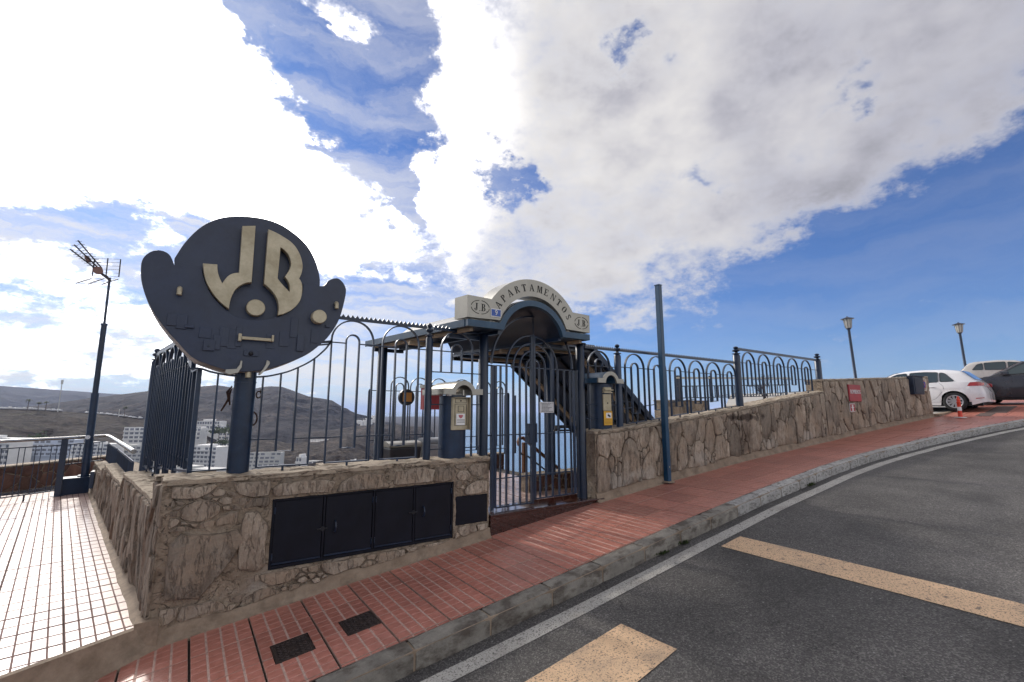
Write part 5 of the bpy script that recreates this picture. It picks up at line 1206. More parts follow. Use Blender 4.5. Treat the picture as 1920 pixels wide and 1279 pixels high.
# ---- square blue post on the pavement
M_FLAG = mat('bright_blue_paint', (.006, .052, .115), .36, 0, .15, 3, bump=.05)
fp = root('square_post', (6.86, -.06, .55), 'tall plain square blue post standing on the pavement against the wall', 'post')
b = MB(); b.box(6.795, 6.885, -.125, -.035, .50, 3.975); me = b.mesh('shaft'); bevel(me, .006, 1); link('shaft', me, M_FLAG, fp)
MB().box(6.790, 6.890, -.130, -.030, 3.976, 3.99).build('cap', M_FLAG, fp); MB().box(6.835, 6.855, -.128, -.1255, .78, .81).build('sticker', M_STEEL, fp)
b = MB(); b.tube([(6.84, -.08, .545), (6.84, -.08, .563)], [.12, .085], 14); b.build('cement_collar', M_PLASTER, fp)

# ---- inside the gate -----------------------------------------------------------
b = MB(); b.add([(.35, .37, .40), (20, .45, .40), (20, 4.25, .40), (-.1, 4.25, .40)], [(0, 1, 2, 3)])
IF = MB(); IF.box(.4, 6.1, .37, 4.1, .30, .412); IFo = IF.build('courtyard_floor', M_GROUT, kind='structure')
for i in range(13):
    for j in range(8):
        x, y = .65 + i * .442, .60 + j * .442
        if y > 4.0 or x > 5.9: continue
        t = bpy.data.objects.new('tile', TS); COL.objects.link(t); t.parent = IFo; t.location = (x, y, .4165 + rng.uniform(-.0008, .0008)); t.rotation_euler = (rng.uniform(-.002, .002), rng.uniform(-.002, .002), R(90))
def stonebox(name, x0, x1, y0, y1, z0, z1, label, m=M_STONED, copem=M_COPE, rad=.16, asp=.8, seed=1, n=40, T=None):
    r = root(name, ((x0 + x1) / 2, (y0 + y1) / 2, z0) if T is None else T @ Vector(((x0 + x1) / 2, (y0 + y1) / 2, z0)), label, 'wall')
    b = MB(); b.box(x0, x1, y0, y1, z0, z1 - .03)
    if T is not None: xf(b, T)
    b.build('mortar_body', M_MORTAR, r)
    b = MB(); b.box(x0 - .02, x1 + .02, y0 - .03, y1 + .02, z1 - .03, z1)
    if T is not None: xf(b, T)
    me = b.mesh('coping'); bevel(me, .008, 1); link('coping', me, copem, r)
    rg = random.Random(seed); cells = stones(x0, x1, lambda u: z0 + .01, lambda u: z1 - .035, [(rad, 400), (rad * .5, 800), (rad * .3, 800)], asp, [], rg, n)
    f = (lambda u, w, d: Vector((u, y0 - d, w))) if T is None else (lambda u, w, d: T @ Vector((u, y0 - d, w)))
    stone_set(r, cells, f, m, rg, .02)
    return r
stonebox('planter_wall', 4.72, 7.4, 1.02, 1.30, .41, .70, 'low brown stone planter wall with pale coping just inside the gate', n=30)
stonebox('parapet_wall', 2.2, 6.35, 4.15, 4.45, -.6, .74, 'low stone parapet at the sea side of the entrance courtyard', seed=4, n=45)
b = MB(); b.add([(6.2, 3.5, .41), (7.6, 3.5, .41), (7.6, 4.4, .41), (6.2, 4.4, .41)], [(0, 1, 2, 3)])
rf = root('iron_fence', (4.2, 3.1, .42), 'low inner iron fence of blue hoops facing the sea behind the gate', 'fence', 'hooped iron fence runs')
for c, h in ((3.28, .17), (3.68, .19), (4.08, .17), (4.60, .22), (5.12, .17), (5.52, .15)):
    MB().strip([(c - h, .95), (c - h, 2.36 - h)] + arc(c, 2.36 - h, h, 180, 0, 14)[1:-1] + [(c + h, 2.36 - h), (c + h, .95)], 3.08, 3.11, .016).build('hoop_bar', M_NAVY, rf, smooth=40)
    MB().strip([(c - .075, 1.02), (c - .075, 2.17)] + arc(c, 2.17, .075, 180, 0, 10)[1:-1] + [(c + .075, 2.17), (c + .075, 1.02), (c - .075, 1.02)], 3.08, 3.11, .015).build('inner_hoop', M_NAVY, rf, smooth=40)
for z in (.95, 1.22, 2.10): thin_rail(rf, 2.72, 5.75, z, z, 3.095, w=.014)
for x in (2.72, 5.0, 5.74): post(rf, x, 3.095, .42, 2.12, .03, fin=False)
for x in (5.83, 6.2, 6.5): MB().box(x, x + .03, 3.9, 3.93, .74, 2.1).build('bar', M_NAVY, rf)
rb = root('round_box', (3.40, 3.0, 1.98), 'round dark box with an orange front fixed to the inner fence', 'box')
MB().tube([(3.385, 3.06, 1.985), (3.385, 2.99, 1.985)], .150, 28).build('drum', M_BLACK, rb, smooth=40); MB().box(3.30, 3.47, 2.975, 2.988, 1.905, 2.07).build('front_label', mat('orange_plastic', (.50, .22, .04), .5, 0, .1, 5), rb)
mb_ = root('red_letter_box', (3.9, 2.9, 1.74), 'red metal box with a pale arched top seen behind the intercom pillar', 'letter box')
MB().box(3.66, 4.04, 2.86, 3.0, 1.76, 2.16).build('body', M_RED, mb_); MB().box(3.645, 4.055, 2.84, 3.02, 2.162, 2.22).build('lid', M_STEEL, mb_); MB().box(3.70, 3.72, 2.852, 2.859, 1.78, 2.14).build('seam', M_DARK, mb_)
# two wheelie containers in the courtyard
def container(x0, x1, y0, y1, z1, m, label, lm):
    r = root('wheeled_bin', ((x0 + x1) / 2, (y0 + y1) / 2, .42), label, 'bin')
    b = MB(); q = .05
    b.add([(x0 + q, y0 + q, .47), (x1 - q, y0 + q, .47), (x1 - q, y1 - q, .47), (x0 + q, y1 - q, .47), (x0, y0, z1), (x1, y0, z1), (x1, y1, z1), (x0, y1, z1)], [(0, 3, 2, 1), (4, 5, 6, 7), (0, 1, 5, 4), (1, 2, 6, 5), (2, 3, 7, 6), (3, 0, 4, 7)])
    me = b.mesh('body'); bevel(me, .03, 2); link('body', me, m, r)
    b = MB(); n = 8; ym = (y0 + y1) / 2
    for i in range(n + 1):
        a = math.pi * i / n; b.v += [(x0 - .015, ym - math.cos(a) * (y1 - y0) * .52, z1 + .004 + math.sin(a) * .09), (x1 + .015, ym - math.cos(a) * (y1 - y0) * .52, z1 + .004 + math.sin(a) * .09)]
    for i in range(n): b.f.append((2 * i, 2 * i + 1, 2 * i + 3, 2 * i + 2))
    b.f.append(tuple(range(0, 2 * n + 2, 2))); b.f.append(tuple(range(1, 2 * n + 3, 2))); b.f.append((0, 2 * n, 2 * n + 1, 1)); b.build('lid', lm, r)
    for x in (x0 + .05, x1 - .05): cyl((x - .015, ym, .468), (x + .015, ym, .468), .05, 14).build('wheel', M_RUBBER, r)
container(2.86, 3.42, 2.35, 2.80, 1.13, M_BLACK, 'black rounded wheeled bin behind the fence left of the pillar', M_STEEL)
container(3.52, 3.85, 2.35, 2.78, 1.17, M_GREY, 'grey wheeled bin half hidden behind the intercom pillar', M_GREY)
hr = root('stair_handrail', (6.2, 3.2, .42), 'curved brown wooden handrail going down the stairs inside the gate', 'handrail')
pts = [(6.11, 3.2, .98), (6.085, 3.2, 1.06), (6.12, 3.2, 1.13), (6.20, 3.2, 1.145), (6.30, 3.2, 1.08), (6.6, 3.2, .86), (7.2, 3.2, .43), (8.2, 3.2, -.3)]
b = MB(); b.strip([(p[0], p[2]) for p in pts], 3.16, 3.23, .055); b.build('wooden_rail', M_WOOD, hr, smooth=50)
MB().strip([(6.12, .80), (6.30, .76), (6.9, .36), (7.9, -.35)], 3.18, 3.20, .03).build('lower_rail', M_BLACK, hr); MB().tube([(6.12, 3.19, .98), (6.10, 3.19, .88), (6.16, 3.19, .80)], .018, 8).build('return_bend', M_BLACK, hr)
MB().box(6.20, 6.27, 3.16, 3.23, .35, 1.04).build('newel', M_WOOD, hr)
# cliff-side ground under the courtyard and car park
for nm, (x0, x1, y0, y1, z0, z1) in (('courtyard_base', (.36, 6.3, .36, 4.15, -3, .30)), ('stair_ground', (6.31, 13.0, .42, 4.2, -6, -.4))): MB().box(x0, x1, y0, y1, z0, z1).build(nm, M_MORTAR, kind='structure')

# ---- terrace side: railing, low wall, plinth, aerial ----------------------------
TL = Matrix(((.662, -.749, 0, -5.0), (.749, .662, 0, 7.6), (0, 0, 1, 0), (0, 0, 0, 1)))
stonebox('low_wall', -1.5, 5.4, 0, .35, -.05, .53, 'low wall of dark red-brown stones behind the terrace railing', T=TL, rad=.2, asp=1.0, seed=8, n=60)
M_CHROME = mat('polished_steel_tube', (.55, .53, .50), .22, .9, .05, 5, bump=0)
rl = root('terrace_railing', (-1.97, 8.24, 0), 'steel-topped blue railing along the back of the tiled terrace', 'railing')
Lp = [Vector((-5.6, 5.0, 1.16)), Vector((-3.4, 7.05, 1.165)), Vector((-1.97, 8.26, 1.17)), Vector((-1.42, 9.15, 1.165))]
MB().tube(Lp, .032, 14).build('handrail', M_CHROME, rl, smooth=60)
MB().tube([Lp[3], Vector((-1.30, 8.6, 1.165)), Vector((-.50, 3.4, 1.17))], .034, 14).build('handrail', M_CHROME, rl, smooth=60)
for p, r_ in ((Lp[2], .05), (Lp[1], .045)): MB().box(p.x - r_, p.x + r_, p.y - r_ * .6, p.y + r_ * .6, 0, 1.14).build('post', M_NAVY, rl)
MB().tube([(Lp[2].x, Lp[2].y, 0), (Lp[2].x, Lp[2].y, .012)], .11, 12).build('foot_plate', M_NAVY, rl)
def balus(p, q, z0, z1, n, pair=True, w=.012):
    p = Vector(p); q = Vector(q); d = (q - p); L_ = d.length; u = d / L_
    for z in (z0, z1): MB().beam((p.x, p.y, z), (q.x, q.y, z), .014, .022).build('rail', M_NAVY, rl)
    for i in range(n):
        c = p + d * (i + .5) / n
        for s in ((-.045, .045) if pair else (0,)):
            a = c + u * s; MB().box(a.x - w / 2, a.x + w / 2, a.y - w / 2, a.y + w / 2, z0 + .008, z1 - .008).build('baluster', M_NAVY, rl)
balus((-5.6, 5.0, 0), (-3.42, 7.03, 0), .12, 1.03, 7); balus((-3.38, 7.07, 0), (-2.0, 8.23, 0), .12, 1.03, 7); balus((-1.93, 8.3, 0), (-1.42, 9.13, 0), .62, 1.03, 4)
for t in (.28, .72): MB().tube([(-3.38 + 1.38 * t, 7.07 + 1.16 * t, 0), (-3.38 + 1.38 * t, 7.07 + 1.16 * t, .12)], .014, 8).build('foot', M_NAVY, rl)
balus((-1.30, 8.5, 0), (-.96, 6.5, 0), .66, 1.02, 16, False, .035); balus((-.93, 6.3, 0), (-.50, 3.5, 0), .80, 1.02, 30, False, .035)
px_ = root('mast_plinth', (-1.68, 8.45, 0), 'dark blue metal box plinth at the foot of the aerial mast', 'plinth')
b = MB(); b.add([tuple(Vector((-1.93, 8.27, 0)) + v) for v in [Vector((0, 0, 0)), Vector((.42, .13, 0)), Vector((.34, .52, 0)), Vector((-.08, .39, 0)), Vector((0, 0, .335)), Vector((.42, .13, .335)), Vector((.34, .52, .335)), Vector((-.08, .39, .335))]], [(0, 3, 2, 1), (4, 5, 6, 7), (0, 1, 5, 4), (1, 2, 6, 5), (2, 3, 7, 6), (3, 0, 4, 7)])
me = b.mesh('box'); bevel(me, .008, 1); link('box', me, M_NAVY, px_); MB().box(-1.49, -1.42, 8.12, 8.5, .12, .46).build('side_box', M_NAVY, px_)
am = root('aerial_mast', (-1.64, 8.6, .335), 'slim dark blue stepped mast rising beyond the terrace railing', 'mast')
MB().tube([(-1.63, 8.6, .336), (-1.63, 8.6, .36)], .13, 6).build('base_flange', M_NAVY, am)
MB().tube([(-1.63, 8.6, .36), (-1.645, 8.6, 2.12)], .070, 18).build('lower_tube', M_NAVY, am, smooth=50); MB().tube([(-1.645, 8.6, 2.10), (-1.65, 8.6, 3.68)], .052, 18).build('middle_tube', M_NAVY, am, smooth=50)
MB().tube([(-1.65, 8.6, 3.66), (-1.65, 8.6, 3.70)], .06, 14).build('collar', M_NAVY, am, smooth=50); MB().tube([(-1.65, 8.6, 3.69), (-1.665, 8.6, 4.78)], .024, 12).build('upper_tube', M_NAVY, am, smooth=50)
MB().tube([(-1.66, 8.53, 1.165), (-1.66, 8.67, 1.165)], .045, 12).build('clamp', M_CHROME, am)
ae = root('tv_aerial', (-1.66, 8.6, 4.75), 'three-boom television aerial with grid reflector on top of the mast', 'aerial')
M_ALU = mat('dark_weathered_metal', (.05, .045, .05), .5, .5, .2, 9, bump=0); M_TERRA = mat('brown_plastic', (.20, .11, .09), .6, 0, .15, 9, bump=.05)
def H(u, v, Y=8.6): x, z = hit_y(110 + u / 9.84, 430 + v / 9.84, Y); return Vector((x, Y, z))
root_p = H(860, 850)
for (a, b_), dy in (((355, 205), .5), ((285, 285), .1), ((215, 370), -.3)):
    e = H(a, b_, 8.2 + dy * .2); s_ = H(760 + (a - 285) * .6, 740 - (a - 285) * .2, 8.6)
    MB().tube([s_, e], .014, 6).build('boom', M_ALU, ae)
    for k in range(8):
        c = e + (s_ - e) * (k / 9.5 + .03); w = .055 + .004 * k; MB().tube([c - Vector((w, -.03, 0)), c + Vector((w, -.03, 0))], .005, 5).build('director_rod', M_ALU, ae)
for (c0, w, h) in (((540, 550), .045, .085), ((725, 760), .095, .085)):
    c = H(*c0, 8.55); b = MB(); T = Matrix.Translation(c) @ Matrix.Rotation(R(-35 if w < .05 else 20), 4, 'Y'); b.tube([(0, -.02, 0), (0, .02, 0)], .09, 18); b.v = [(v[0] * w / .09, v[1], v[2] * h / .09) for v in b.v]; xf(b, T); b.build('plastic_joint', M_TERRA, ae)
MB().beam(H(640, 700), H(900, 900), .05, .05).build('bracket', M_ALU, ae); MB().beam(root_p, H(950, 950), .07, .05).build('bracket', M_ALU, ae)
for a, b_, y in (((910, 535), (875, 850), 8.65), ((1145, 555), (1110, 880), 8.7), ((665, 540), (618, 860), 8.6)): MB().tube([H(*a, y), H(*b_, y)], .013, 6).build('reflector_frame', M_ALU, ae)
for k in range(6):
    f = k / 5; MB().tube([H(672 - 50 * f, 540 + 310 * f, 8.62), H(1143 - 34 * f, 553 + 325 * f, 8.7)], .0035, 4).build('reflector_wire', M_ALU, ae)
for a, b_ in (((320, 995), (600, 905)), ((545, 1010), (840, 905)), ((800, 1015), (1095, 918))): MB().tube([H(*a, 8.3), H(*b_, 8.75)], .012, 6).build('reflector_frame', M_ALU, ae)
for k in range(5):
    f = k / 4; MB().tube([H(330 + 270 * f, 993 - 88 * f, 8.3 + .45 * f), H(805 + 285 * f, 1013 - 95 * f, 8.3 + .45 * f)], .0035, 4).build('reflector_wire', M_ALU, ae)

# ================================================================== CAR PARK AND STREET
def at(u, v, D):
    """a point seen at photo position (u, v) that stands D metres ahead: used once to turn the survey of the photo into world positions"""
    F = 853.3; P_, A_ = R(8.63), R(54.84); x = (u - 960) / F; up = (639.5 - v) / F
    f = math.cos(P_) - up * math.sin(P_); z = math.sin(P_) + up * math.cos(P_); k = D / f
    return Vector((CAM[0] + (f * math.cos(A_) + x * math.sin(A_)) * k, CAM[1] + (f * math.sin(A_) - x * math.cos(A_)) * k, CAM[2] + z * k))
M_PARK = spots(mat('pale_worn_concrete', (.34, .32, .29), .9, 0, .15, 1.5, col2=(.42, .40, .37), bump=.3, bscale=30, world=True), (.20, .18, .16), .8, .52, .72, .5)
sheet('car_park_ground', 20.25, 60, 40, lambda x: -.74 + (x - 20) * -.02, lambda x: 6.5 + (x - 20) * .55, 10, lambda x, y: zg(x) + .004, M_PARK)
b = MB(); b.box(13.9, 20.2, .45, 3.1, -4, 1.45); b.build('car_park_base', M_MORTAR, kind='structure')
kb2 = MB(); kb2.add([(20.32, -.80, 1.40), (22.0, -.86, 1.5), (22.0, -.70, 1.5), (20.32, -.62, 1.40), (20.32, -.78, 1.62), (22.0, -.84, zg(22) + .012), (22.0, -.70, zg(22) + .012), (20.32, -.62, 1.62)], [(4, 5, 6, 7), (0, 1, 5, 4), (1, 2, 6, 5), (2, 3, 7, 6), (3, 0, 4, 7)])
kb2.build('low_kerb', M_PLASTER, kind='structure')
# flat dark patches lying on the far paving
M_PATCH = mat('dark_patch', (.11, .075, .065), .8, 0, .2, 8, bump=.3, world=True)
for (x, y, w, h) in ((22.6, -1.9, 2.2, .5), (21.0, -1.75, .9, .35)):
    b = MB(); b.add([(x - w / 2, y - h / 2, zg(x - w / 2) + .006), (x + w / 2, y - h / 2, zg(x + w / 2) + .006), (x + w / 2, y + h / 2, zg(x + w / 2) + .006), (x - w / 2, y + h / 2, zg(x - w / 2) + .006)], [(0, 1, 2, 3)]); b.build('paving_patch', M_PATCH, PAVE)

# ---- lamps
M_LGLASS = mat('frosted_lamp_glass', (.62, .60, .54), .35, 0, .05, 5, bump=0)
def lamp(u0, v0, u1, v1, D, label):
    foot = at(u0, v0, D); top = at(u1, v1, D); foot.z = zg(foot.x) if foot.x > 20.5 else 1.6
    ax = (top - at(u0, v0, D)).normalized(); 
    g = at(u0, v0, D); foot = g + ax * ((zg(g.x) - g.z) / ax.z)
    r = root('street_lamp', foot, label, 'street lamp', 'street lamps at the car park')
    T = Matrix.Translation(foot) @ ax.to_track_quat('Z', 'Y').to_matrix().to_4x4(); h = (top - foot).length
    def part(nm, prof, m, n=16, par=None):
        b = MB().lathe((0, 0, 0), prof, n); xf(b, T); return b.build(nm, m, par or r, smooth=45)
    part('pole', [(0, .11), (.5, .10), (.55, .065), (h - .62, .055), (h - .60, .085), (h - .55, .10)], M_NAVY)
    hd = part('lantern', [(h - .549, .105), (h - .53, .12), (h - .12, .17)], M_LGLASS, 8)
    part('lantern_roof', [(h - .119, .27), (h - .10, .27), (h - .03, .07), (h, .03), (h + .03, .001)], M_NAVY, 16)
    for k in range(8):
        a = k * math.pi / 4; b = MB().tube([(.122 * math.cos(a), .122 * math.sin(a), h - .545), (.174 * math.cos(a), .174 * math.sin(a), h - .12)], .010, 4); xf(b, T); b.build('glazing_bar', M_NAVY, hd)
lamp(1604.5, 710, 1588, 594, 21.0, 'street lamp behind the stone wall, left of the white car')
lamp(1812, 700, 1796.5, 605, 24.5, 'street lamp rising behind the roof of the white car')

# ---- cars -------------------------------------------------------------------
def glass():
    m, nt, b = new_mat('car_glass'); b.inputs['Base Color'].default_value = (.03, .05, .055, 1); b.inputs['Roughness'].default_value = .04
    b.inputs['Coat Weight'].default_value = 1; b.inputs['Coat Roughness'].default_value = .02; return m
M_GLASS = glass()
def clear_glass():
    m, nt, b = new_mat('thin_window_glass'); N = nt.nodes; L = nt.links
    tr = N.new('ShaderNodeBsdfTransparent'); tr.inputs[0].default_value = (.55, .72, .70, 1); gl = N.new('ShaderNodeBsdfGlossy'); gl.inputs['Roughness'].default_value = .02
    fr = N.new('ShaderNodeFresnel'); fr.inputs[0].default_value = 1.5; mx = N.new('ShaderNodeMixShader'); L.new(fr.outputs[0], mx.inputs[0]); L.new(tr.outputs[0], mx.inputs[1]); L.new(gl.outputs[0], mx.inputs[2])
    L.new(mx.outputs[0], N['Material Output'].inputs[0]); return m
M_CGLASS = clear_glass()
def paint(name, col, rough=.28): return mat(name, col, rough, 0, .02, 2, bump=0, coat=.8)
M_LAMPR = mat('red_lamp_plastic', (.42, .01, .012), .15, 0, .1, 6, bump=0, coat=1)
M_ALLOY = mat('alloy', (.52, .53, .55), .3, .7, .05, 5, bump=0)
def interp(T, x): return lerp_tab(T, x)
def soften(P, d=.045):
    Q = []
    for i in range(len(P)):
        a, p, c = P[i - 1], P[i], P[(i + 1) % len(P)]
        def to(q):
            l = math.hypot(q[0] - p[0], q[1] - p[1]); t = min(.35, d / l); return (p[0] + (q[0] - p[0]) * t, p[1] + (q[1] - p[1]) * t)
        u, w = to(a), to(c); Q += [u, ((u[0] + w[0]) / 4 + p[0] / 2, (u[1] + w[1]) / 4 + p[1] / 2), w]
    return Q
def revolve(b, prof, n=36):
    base = len(b.v)
    for y, r_ in prof: b.v += [(r_ * math.cos(2 * math.pi * k / n), y, r_ * math.sin(2 * math.pi * k / n)) for k in range(n)]
    for i in range(len(prof) - 1):
        for k in range(n): b.f.append((base + i * n + k, base + i * n + (k + 1) % n, base + (i + 1) * n + (k + 1) % n, base + (i + 1) * n + k))
    return b
def car(name, loc, rz, S, pm, label):
    """S: length, width, belt/roof tables along x (x = 0 at the nose); local frame x forward, y left"""
    r = root(name, loc, label, 'car'); r.rotation_euler = (0, 0, 0)
    L_ = S['L']; W = S['W'] / 2; T = Matrix.Translation(Vector(loc)) @ Matrix.Rotation(rz, 4, 'Z')
    def P(x, y, z): return (L_ / 2 - x, y, z)
    xs = sorted(set([L_ * i / 64 for i in range(65)] + [q for e_ in (.008, .02, .035, .05, .085, .11, .15, .2) for q in (e_, L_ - e_)] + [S['axf'], S['axr']] + [S['axf'] + S['ra'] * k / 6 for k in range(-6, 7)] + [S['axr'] + S['ra'] * k / 6 for k in range(-6, 7)]))
    def zbot(x):
        z = interp(S['sill'], x)
        for a in (S['axf'], S['axr']):
            if abs(x - a) < S['ra']: z = max(z, S['rw'] + math.sqrt(max(0, S['ra'] ** 2 - (x - a) ** 2)))
        return z
    def half(x):
        e = min(x, L_ - x); return W * (1 - .14 * max(0, 1 - e / .75) ** 2 - .13 * max(0, 1 - e / .14) ** 2.5)
    # lower body up to the belt line
    b = MB(); rows = 9
    for x in xs:
        zb, zt = zbot(x), interp(S['belt'], x); zb = min(zb, zt - .04); w = half(x)
        for k in range(rows):
            t = k / (rows - 1); z = zb + (zt - zb) * t
            zz = (z - .25) / (zt - .25 + 1e-6); yy = w * (1 - .045 * max(0, 1 - zz * 2) ** 1.5 - .055 * max(0, zz - .55) ** 1.6 * 2.2)
            yy += -.012 * math.exp(-((z - interp(S['crease'], x)) / .03) ** 2)
            b.v.append(P(x, yy, z))
    n = len(xs)
    base2 = len(b.v)
    b.v += [(v[0], -v[1], v[2]) for v in b.v]
    for i in range(n - 1):
        for k in range(rows - 1):
            b.f.append((i * rows + k, i * rows + k + 1, (i + 1) * rows + k + 1, (i + 1) * rows + k))
            b.f.append((base2 + i * rows + k, base2 + (i + 1) * rows + k, base2 + (i + 1) * rows + k + 1, base2 + i * rows + k + 1))
        b.f.append((i * rows + rows - 1, base2 + i * rows + rows - 1, base2 + (i + 1) * rows + rows - 1, (i + 1) * rows + rows - 1)) if not (S['cab'][0] < xs[i] < S['cab'][1] and False) else None
    for i in (0, n - 1):
        for k in range(rows - 1): b.f.append((i * rows + k, i * rows + k + 1, base2 + i * rows + k + 1, base2 + i * rows + k))
    xf(b, T); me = b.mesh('body'); me.polygons.foreach_set('use_smooth', [True] * len(me.polygons)); me.set_sharp_from_angle(angle=R(42)); body = link('body', me, pm, r)
    # cabin shell: roof and pillars as one loft, windows as panes just outside it
    def tumble(x, z):   # half width of the greenhouse at height z
        zt = interp(S['belt'], x); return half(x) * .945 - (z - zt) * S.get('tumble', .30)
    b = MB(); cx = [S['cab'][0] + (S['cab'][1] - S['cab'][0]) * i / 40 for i in range(41)]; K = 9
    for x in cx:
        zr_ = interp(S['roof'], x); zt = min(interp(S['belt'], x) - .01, zr_ - .004)
        ring = []
        for k in range(5):
            z = zt + (zr_ - .05 - zt) * k / 4 if zr_ - .05 > zt else zt + (zr_ - zt) * k / 5
            ring.append((tumble(x, z), z))
        ring.append((tumble(x, zr_) - .05, zr_ - .015)); ring.append((tumble(x, zr_) * .72, zr_ + .006)); ring.append((0, zr_ + .018))
        for y, z in ring: b.v.append(P(x, y, z))
        for y, z in reversed(ring[:-1]): b.v.append(P(x, -y, z))
    m_ = 15; nn = len(cx)
    for i in range(nn - 1):
        for k in range(m_ - 1): b.f.append((i * m_ + k, i * m_ + k + 1, (i + 1) * m_ + k + 1, (i + 1) * m_ + k))
    b.f.append(tuple(range(m_))); b.f.append(tuple((nn - 1) * m_ + k for k in range(m_)))
    xf(b, T); me = b.mesh('roof'); me.polygons.foreach_set('use_smooth', [True] * len(me.polygons)); me.set_sharp_from_angle(angle=R(50)); link('roof', me, pm, r)
    # side windows
    for nm, poly, m in S['windows']:
        for sd_ in ((1, -1)):
            b = MB(); pts = soften(poly); v = []
            for x, z in pts: v.append(P(x, sd_ * (tumble(x, z) + .006), z))
            b.add(v, [tuple(range(len(v)))]); xf(b, T); me = b.mesh(nm, fix=False)
            bm = bmesh.new(); bm.from_mesh(me); bmesh.ops.triangulate(bm, faces=bm.faces); bm.to_mesh(me); bm.free()
            link(nm, me, m, r)
            v2 = [Vector(T @ Vector(P(x, sd_ * (tumble(x, z) + .008), z))) for x, z in pts]; MB().tube(v2 + [v2[0]], .009, 5).build('window_trim', M_BLACK, r)
    # windscreen and rear window: panes lying on the cabin shell
    for nm, (xa, xb_) in (('windscreen', S['ws']), ('rear_window', S['rw_'])):
        b = MB()
        for i in range(7):
            x = xa + (xb_ - xa) * i / 6; zr_ = interp(S['roof'], x)
            for k in range(9): t = -1 + k / 4; yw = (tumble(x, zr_) - .09) * t; b.v.append(P(x, yw, zr_ + .022 + .006 * (1 - t * t) + (.0 if abs(t) < .9 else -.012)))
        for i in range(6):
            for k in range(8): b.f.append((i * 9 + k, i * 9 + k + 1, i * 9 + 10 + k, i * 9 + 9 + k))
        xf(b, T); b.build(nm, M_GLASS, r, smooth=True)
    # wheels, arches
    for ax_ in (S['axf'], S['axr']):
        for sd_ in (1, -1):
            yo = sd_ * (half(ax_) - .03); wl_ = bpy.data.objects.new('wheel', None); COL.objects.link(wl_); wl_.parent = r
            cw = T @ Vector(P(ax_, yo, S['rw'])); wl_.location = cw - Vector(loc); wl_.empty_display_size = .2
            rw, rr = S['rw'], S['rr']
            b = MB(); prof = [(-.21, rw * .80), (-.205, rw * .96), (-.17, rw), (-.03, rw), (.0, rw * .97), (.012, rw * .85), (.008, rr * 1.03), (-.02, rr)]
            revolve(b, [(sd_ * q[0], q[1]) for q in prof], 40); xf(b, Matrix.Translation(cw) @ Matrix.Rotation(rz, 4, 'Z')); b.build('tyre', M_RUBBER, wl_, smooth=60)
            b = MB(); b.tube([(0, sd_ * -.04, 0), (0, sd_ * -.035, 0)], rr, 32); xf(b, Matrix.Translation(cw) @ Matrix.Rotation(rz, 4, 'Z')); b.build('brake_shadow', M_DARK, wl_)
            b = MB(); revolve(b, [(sd_ * -.02, rr), (sd_ * .004, rr * 1.02), (sd_ * .006, rr * .95), (sd_ * -.01, rr * .88)], 36)
            b.tube([(0, sd_ * -.02, 0), (0, sd_ * .002, 0)], .06, 16); ns = S.get('spokes', 10)
            for k in range(ns):
                a = 2 * math.pi * (k + .3) / ns; d_ = Vector((math.cos(a), 0, math.sin(a))); t_ = Vector((-math.sin(a), 0, math.cos(a))); w0, w1 = .020, rr * math.pi / ns * .52
                c0 = d_ * .05; c1 = d_ * rr * .95; y0, y1 = sd_ * -.022, sd_ * -.002
                b.add([tuple(c0 - t_ * w0 + Vector((0, y0, 0))), tuple(c0 + t_ * w0 + Vector((0, y0, 0))), tuple(c1 + t_ * w1 + Vector((0, y0, 0))), tuple(c1 - t_ * w1 + Vector((0, y0, 0))), tuple(c0 - t_ * w0 + Vector((0, y1, 0))), tuple(c0 + t_ * w0 + Vector((0, y1, 0))), tuple(c1 + t_ * w1 + Vector((0, y1 - .0, 0))), tuple(c1 - t_ * w1 + Vector((0, y1, 0)))], [(0, 1, 2, 3), (4, 5, 6, 7), (0, 1, 5, 4), (1, 2, 6, 5), (2, 3, 7, 6), (3, 0, 4, 7)])
            xf(b, Matrix.Translation(cw) @ Matrix.Rotation(rz, 4, 'Z')); b.build('rim', M_ALLOY, wl_, smooth=40)
            b = MB(); ra = S['ra']; y0 = yo - sd_ * .30
            for k in range(17):
                a = math.pi * k / 16; b.v += [P(ax_ + ra * math.cos(a), y0, rw + ra * math.sin(a)), P(ax_ + ra * math.cos(a), yo + sd_ * .012, rw + ra * math.sin(a))]
            for k in range(16): b.f.append((2 * k, 2 * k + 1, 2 * k + 3, 2 * k + 2))
            b.f.append(tuple(range(0, 34, 2))); xf(b, T); b.build('wheel_arch', M_DARK, r)
    b = MB(); b.box(-L_ / 2 + .35, L_ / 2 - .35, -W + .06, W - .06, .17, .30); xf(b, T); b.build('underbody', M_DARK, r)
    # shut lines, handles, lamps
    for pl in S['lines']:
        for sd_ in (1, -1):
            def yv(x, z):
                zt = interp(S['belt'], x); zz = (z - .25) / (zt - .25); return half(x) * (1 - .045 * max(0, 1 - zz * 2) ** 1.5 - .055 * max(0, zz - .55) ** 1.6 * 2.2) - .012 * math.exp(-((z - interp(S['crease'], x)) / .03) ** 2)
            MB().tube([T @ Vector(P(x, sd_ * (yv(x, z) - .0005), z)) for x, z in smooth_path(pl, 2, False)], .0035, 4).build('shut_line', M_DARK, body)
    for (x, z) in S['handles']:
        for sd_ in (1, -1):
            y = half(x) * .99; b = MB(); b.tube([P(x - .09, sd_ * (y - .02), z), P(x - .07, sd_ * (y + .012), z), P(x + .07, sd_ * (y + .012), z), P(x + .09, sd_ * (y - .02), z)], [.011, .014, .014, .011], 8); xf(b, T); b.build('door_handle', pm, body, smooth=60)
